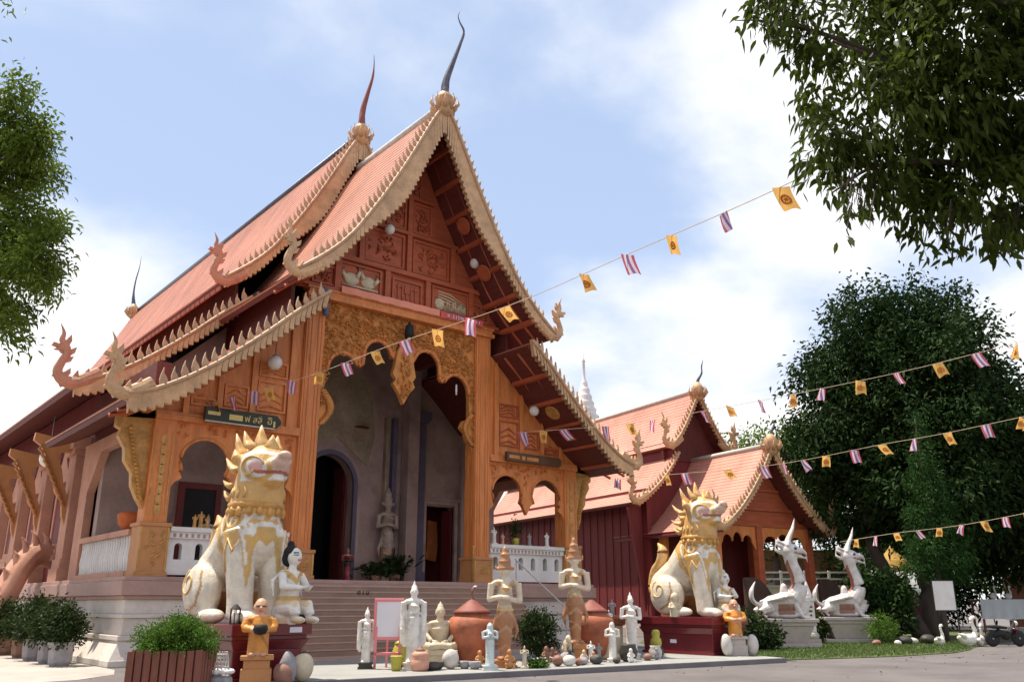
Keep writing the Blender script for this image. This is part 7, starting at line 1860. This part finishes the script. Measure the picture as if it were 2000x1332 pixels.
mb = MB(); mb.tube([(0.3,0,0.62),(0.42,0,0.6),(0.36,0,0.3)], [0.12,0.14,0.06], 8, flat=(1.5,0.5)); part('leg_shield', mb, REDLAC, t, smooth=True)
# house and white rail beyond the porch
t = thing('garden_house', (49.0,12.5,0), R(-39), 'white walled low house beyond the chapel porch', 'house')
mb = MB(); mb.box(-8,4.5,0,5,0,3.6); part('wall', mb, PLASTER, t)
mb = MB(); mb.prism([(-9,3.5),(5.4,3.5),(4.0,5.2),(-8,5.2)], -0.9, 5.8, 'xz'); part('roof', mb, THATCH, t)
for x in (-6.5,-3.5,-0.5,2.5):
    mb = MB(); mb.box(x-0.6,x+0.6,-0.05,0.0,1.2,2.8); w = part('window', mb, BLACK, t)
    mb = MB(); mb.box(x-0.68,x+0.68,-0.08,-0.03,1.1,1.2); mb.box(x-0.68,x+0.68,-0.08,-0.03,2.8,2.9); mb.box(x-0.03,x+0.03,-0.08,-0.03,1.2,2.8); part('window_frame', mb, PLASTER, w)
t = thing('white_rail', (43.0,6.6,0), R(-39), 'white railed low wall seen through the chapel porch', 'railing')
mb = MB(); mb.box(-7,4,-0.1,0.1,0,2.5); mb.box(-7,4,-0.16,0.16,2.5,2.62); part('rail_wall', mb, STONEW, t)
for z in (2.95, 3.35):
    mb = MB(); mb.box(-7,4,-0.05,0.05,z,z+0.10); part('rail', mb, PLASTER, t)
for k in range(8):
    mb = MB(); mb.box(-6.9+k*1.5,-6.76+k*1.5,-0.07,0.07,2.62,3.5); part('rail_post', mb, PLASTER, t)
t = thing('handrail', (0,0,0), 0, 'thin white handrail sloping down the right side of the steps', 'handrail')
mb = MB(); mb.tube([(12.45,-0.55,3.0),(12.6,-3.0,1.35)], 0.025, 8); part('rail', mb, PALEST, t)
for (y, z0, z1) in ((-0.6,2.2,2.97),(-2.95,0.12,1.38)):
    mb = MB(); mb.tube([(12.46 if y > -1 else 12.6, y, z0),(12.46 if y > -1 else 12.6, y, z1)], 0.025, 8); part('post', mb, PALEST, t)
# potted flower and broken white figures near the big jar
t = thing('terracotta_dish', (12.6,-5.0,GZ), 0, 'broad reddish terracotta dish on a low stone near the far plinth', 'dish')
mb = MB(); mb.lathe([(0.35,0),(0.3,0.3),(0.3,0.75)], (0,0,0), 16); part('foot', mb, IVORY, t, smooth=True)
mb = MB(); mb.lathe([(0.3,0.75),(0.75,0.95),(0.8,1.05),(0.7,1.05),(0.3,0.9)], (0,0,0), 24); part('dish', mb, TERRA, t, smooth=True)
figurine('little white figure standing in the broad terracotta dish', (12.6,-5.0,GZ+0.92), -30, 0.62, GREYST, 'stand', 'white figurines set up high')

# dry leaves and grit blown over the ground
n = 300
fx = rng.uniform(-4, 30, n); fy = rng.uniform(-14, -4, n)
keep = ~inpoly(fx, fy, apron_poly) & ~inpoly(fx, fy, lawn_poly)
fx, fy = fx[keep], fy[keep]
Pl = np.stack([fx, fy, np.full(len(fx), 0.012)], 1); Dl = rng.normal(size=(len(fx), 3)); Dl[:, 2] = np.abs(Dl[:, 2])*0.12
V, F = leaf_arrays(Pl, Dl, rng.uniform(0.04, 0.08, len(fx)), 0.028, 0.0)
tag(link('fallen_leaves', mesh_np('fallen_leaves', V, F, M('dry_leaf', (0.16, 0.085, 0.03), 0.8, 0.5, 3, 0))), 'dry brown leaves scattered over the grey road', 'leaves', kind='stuff')
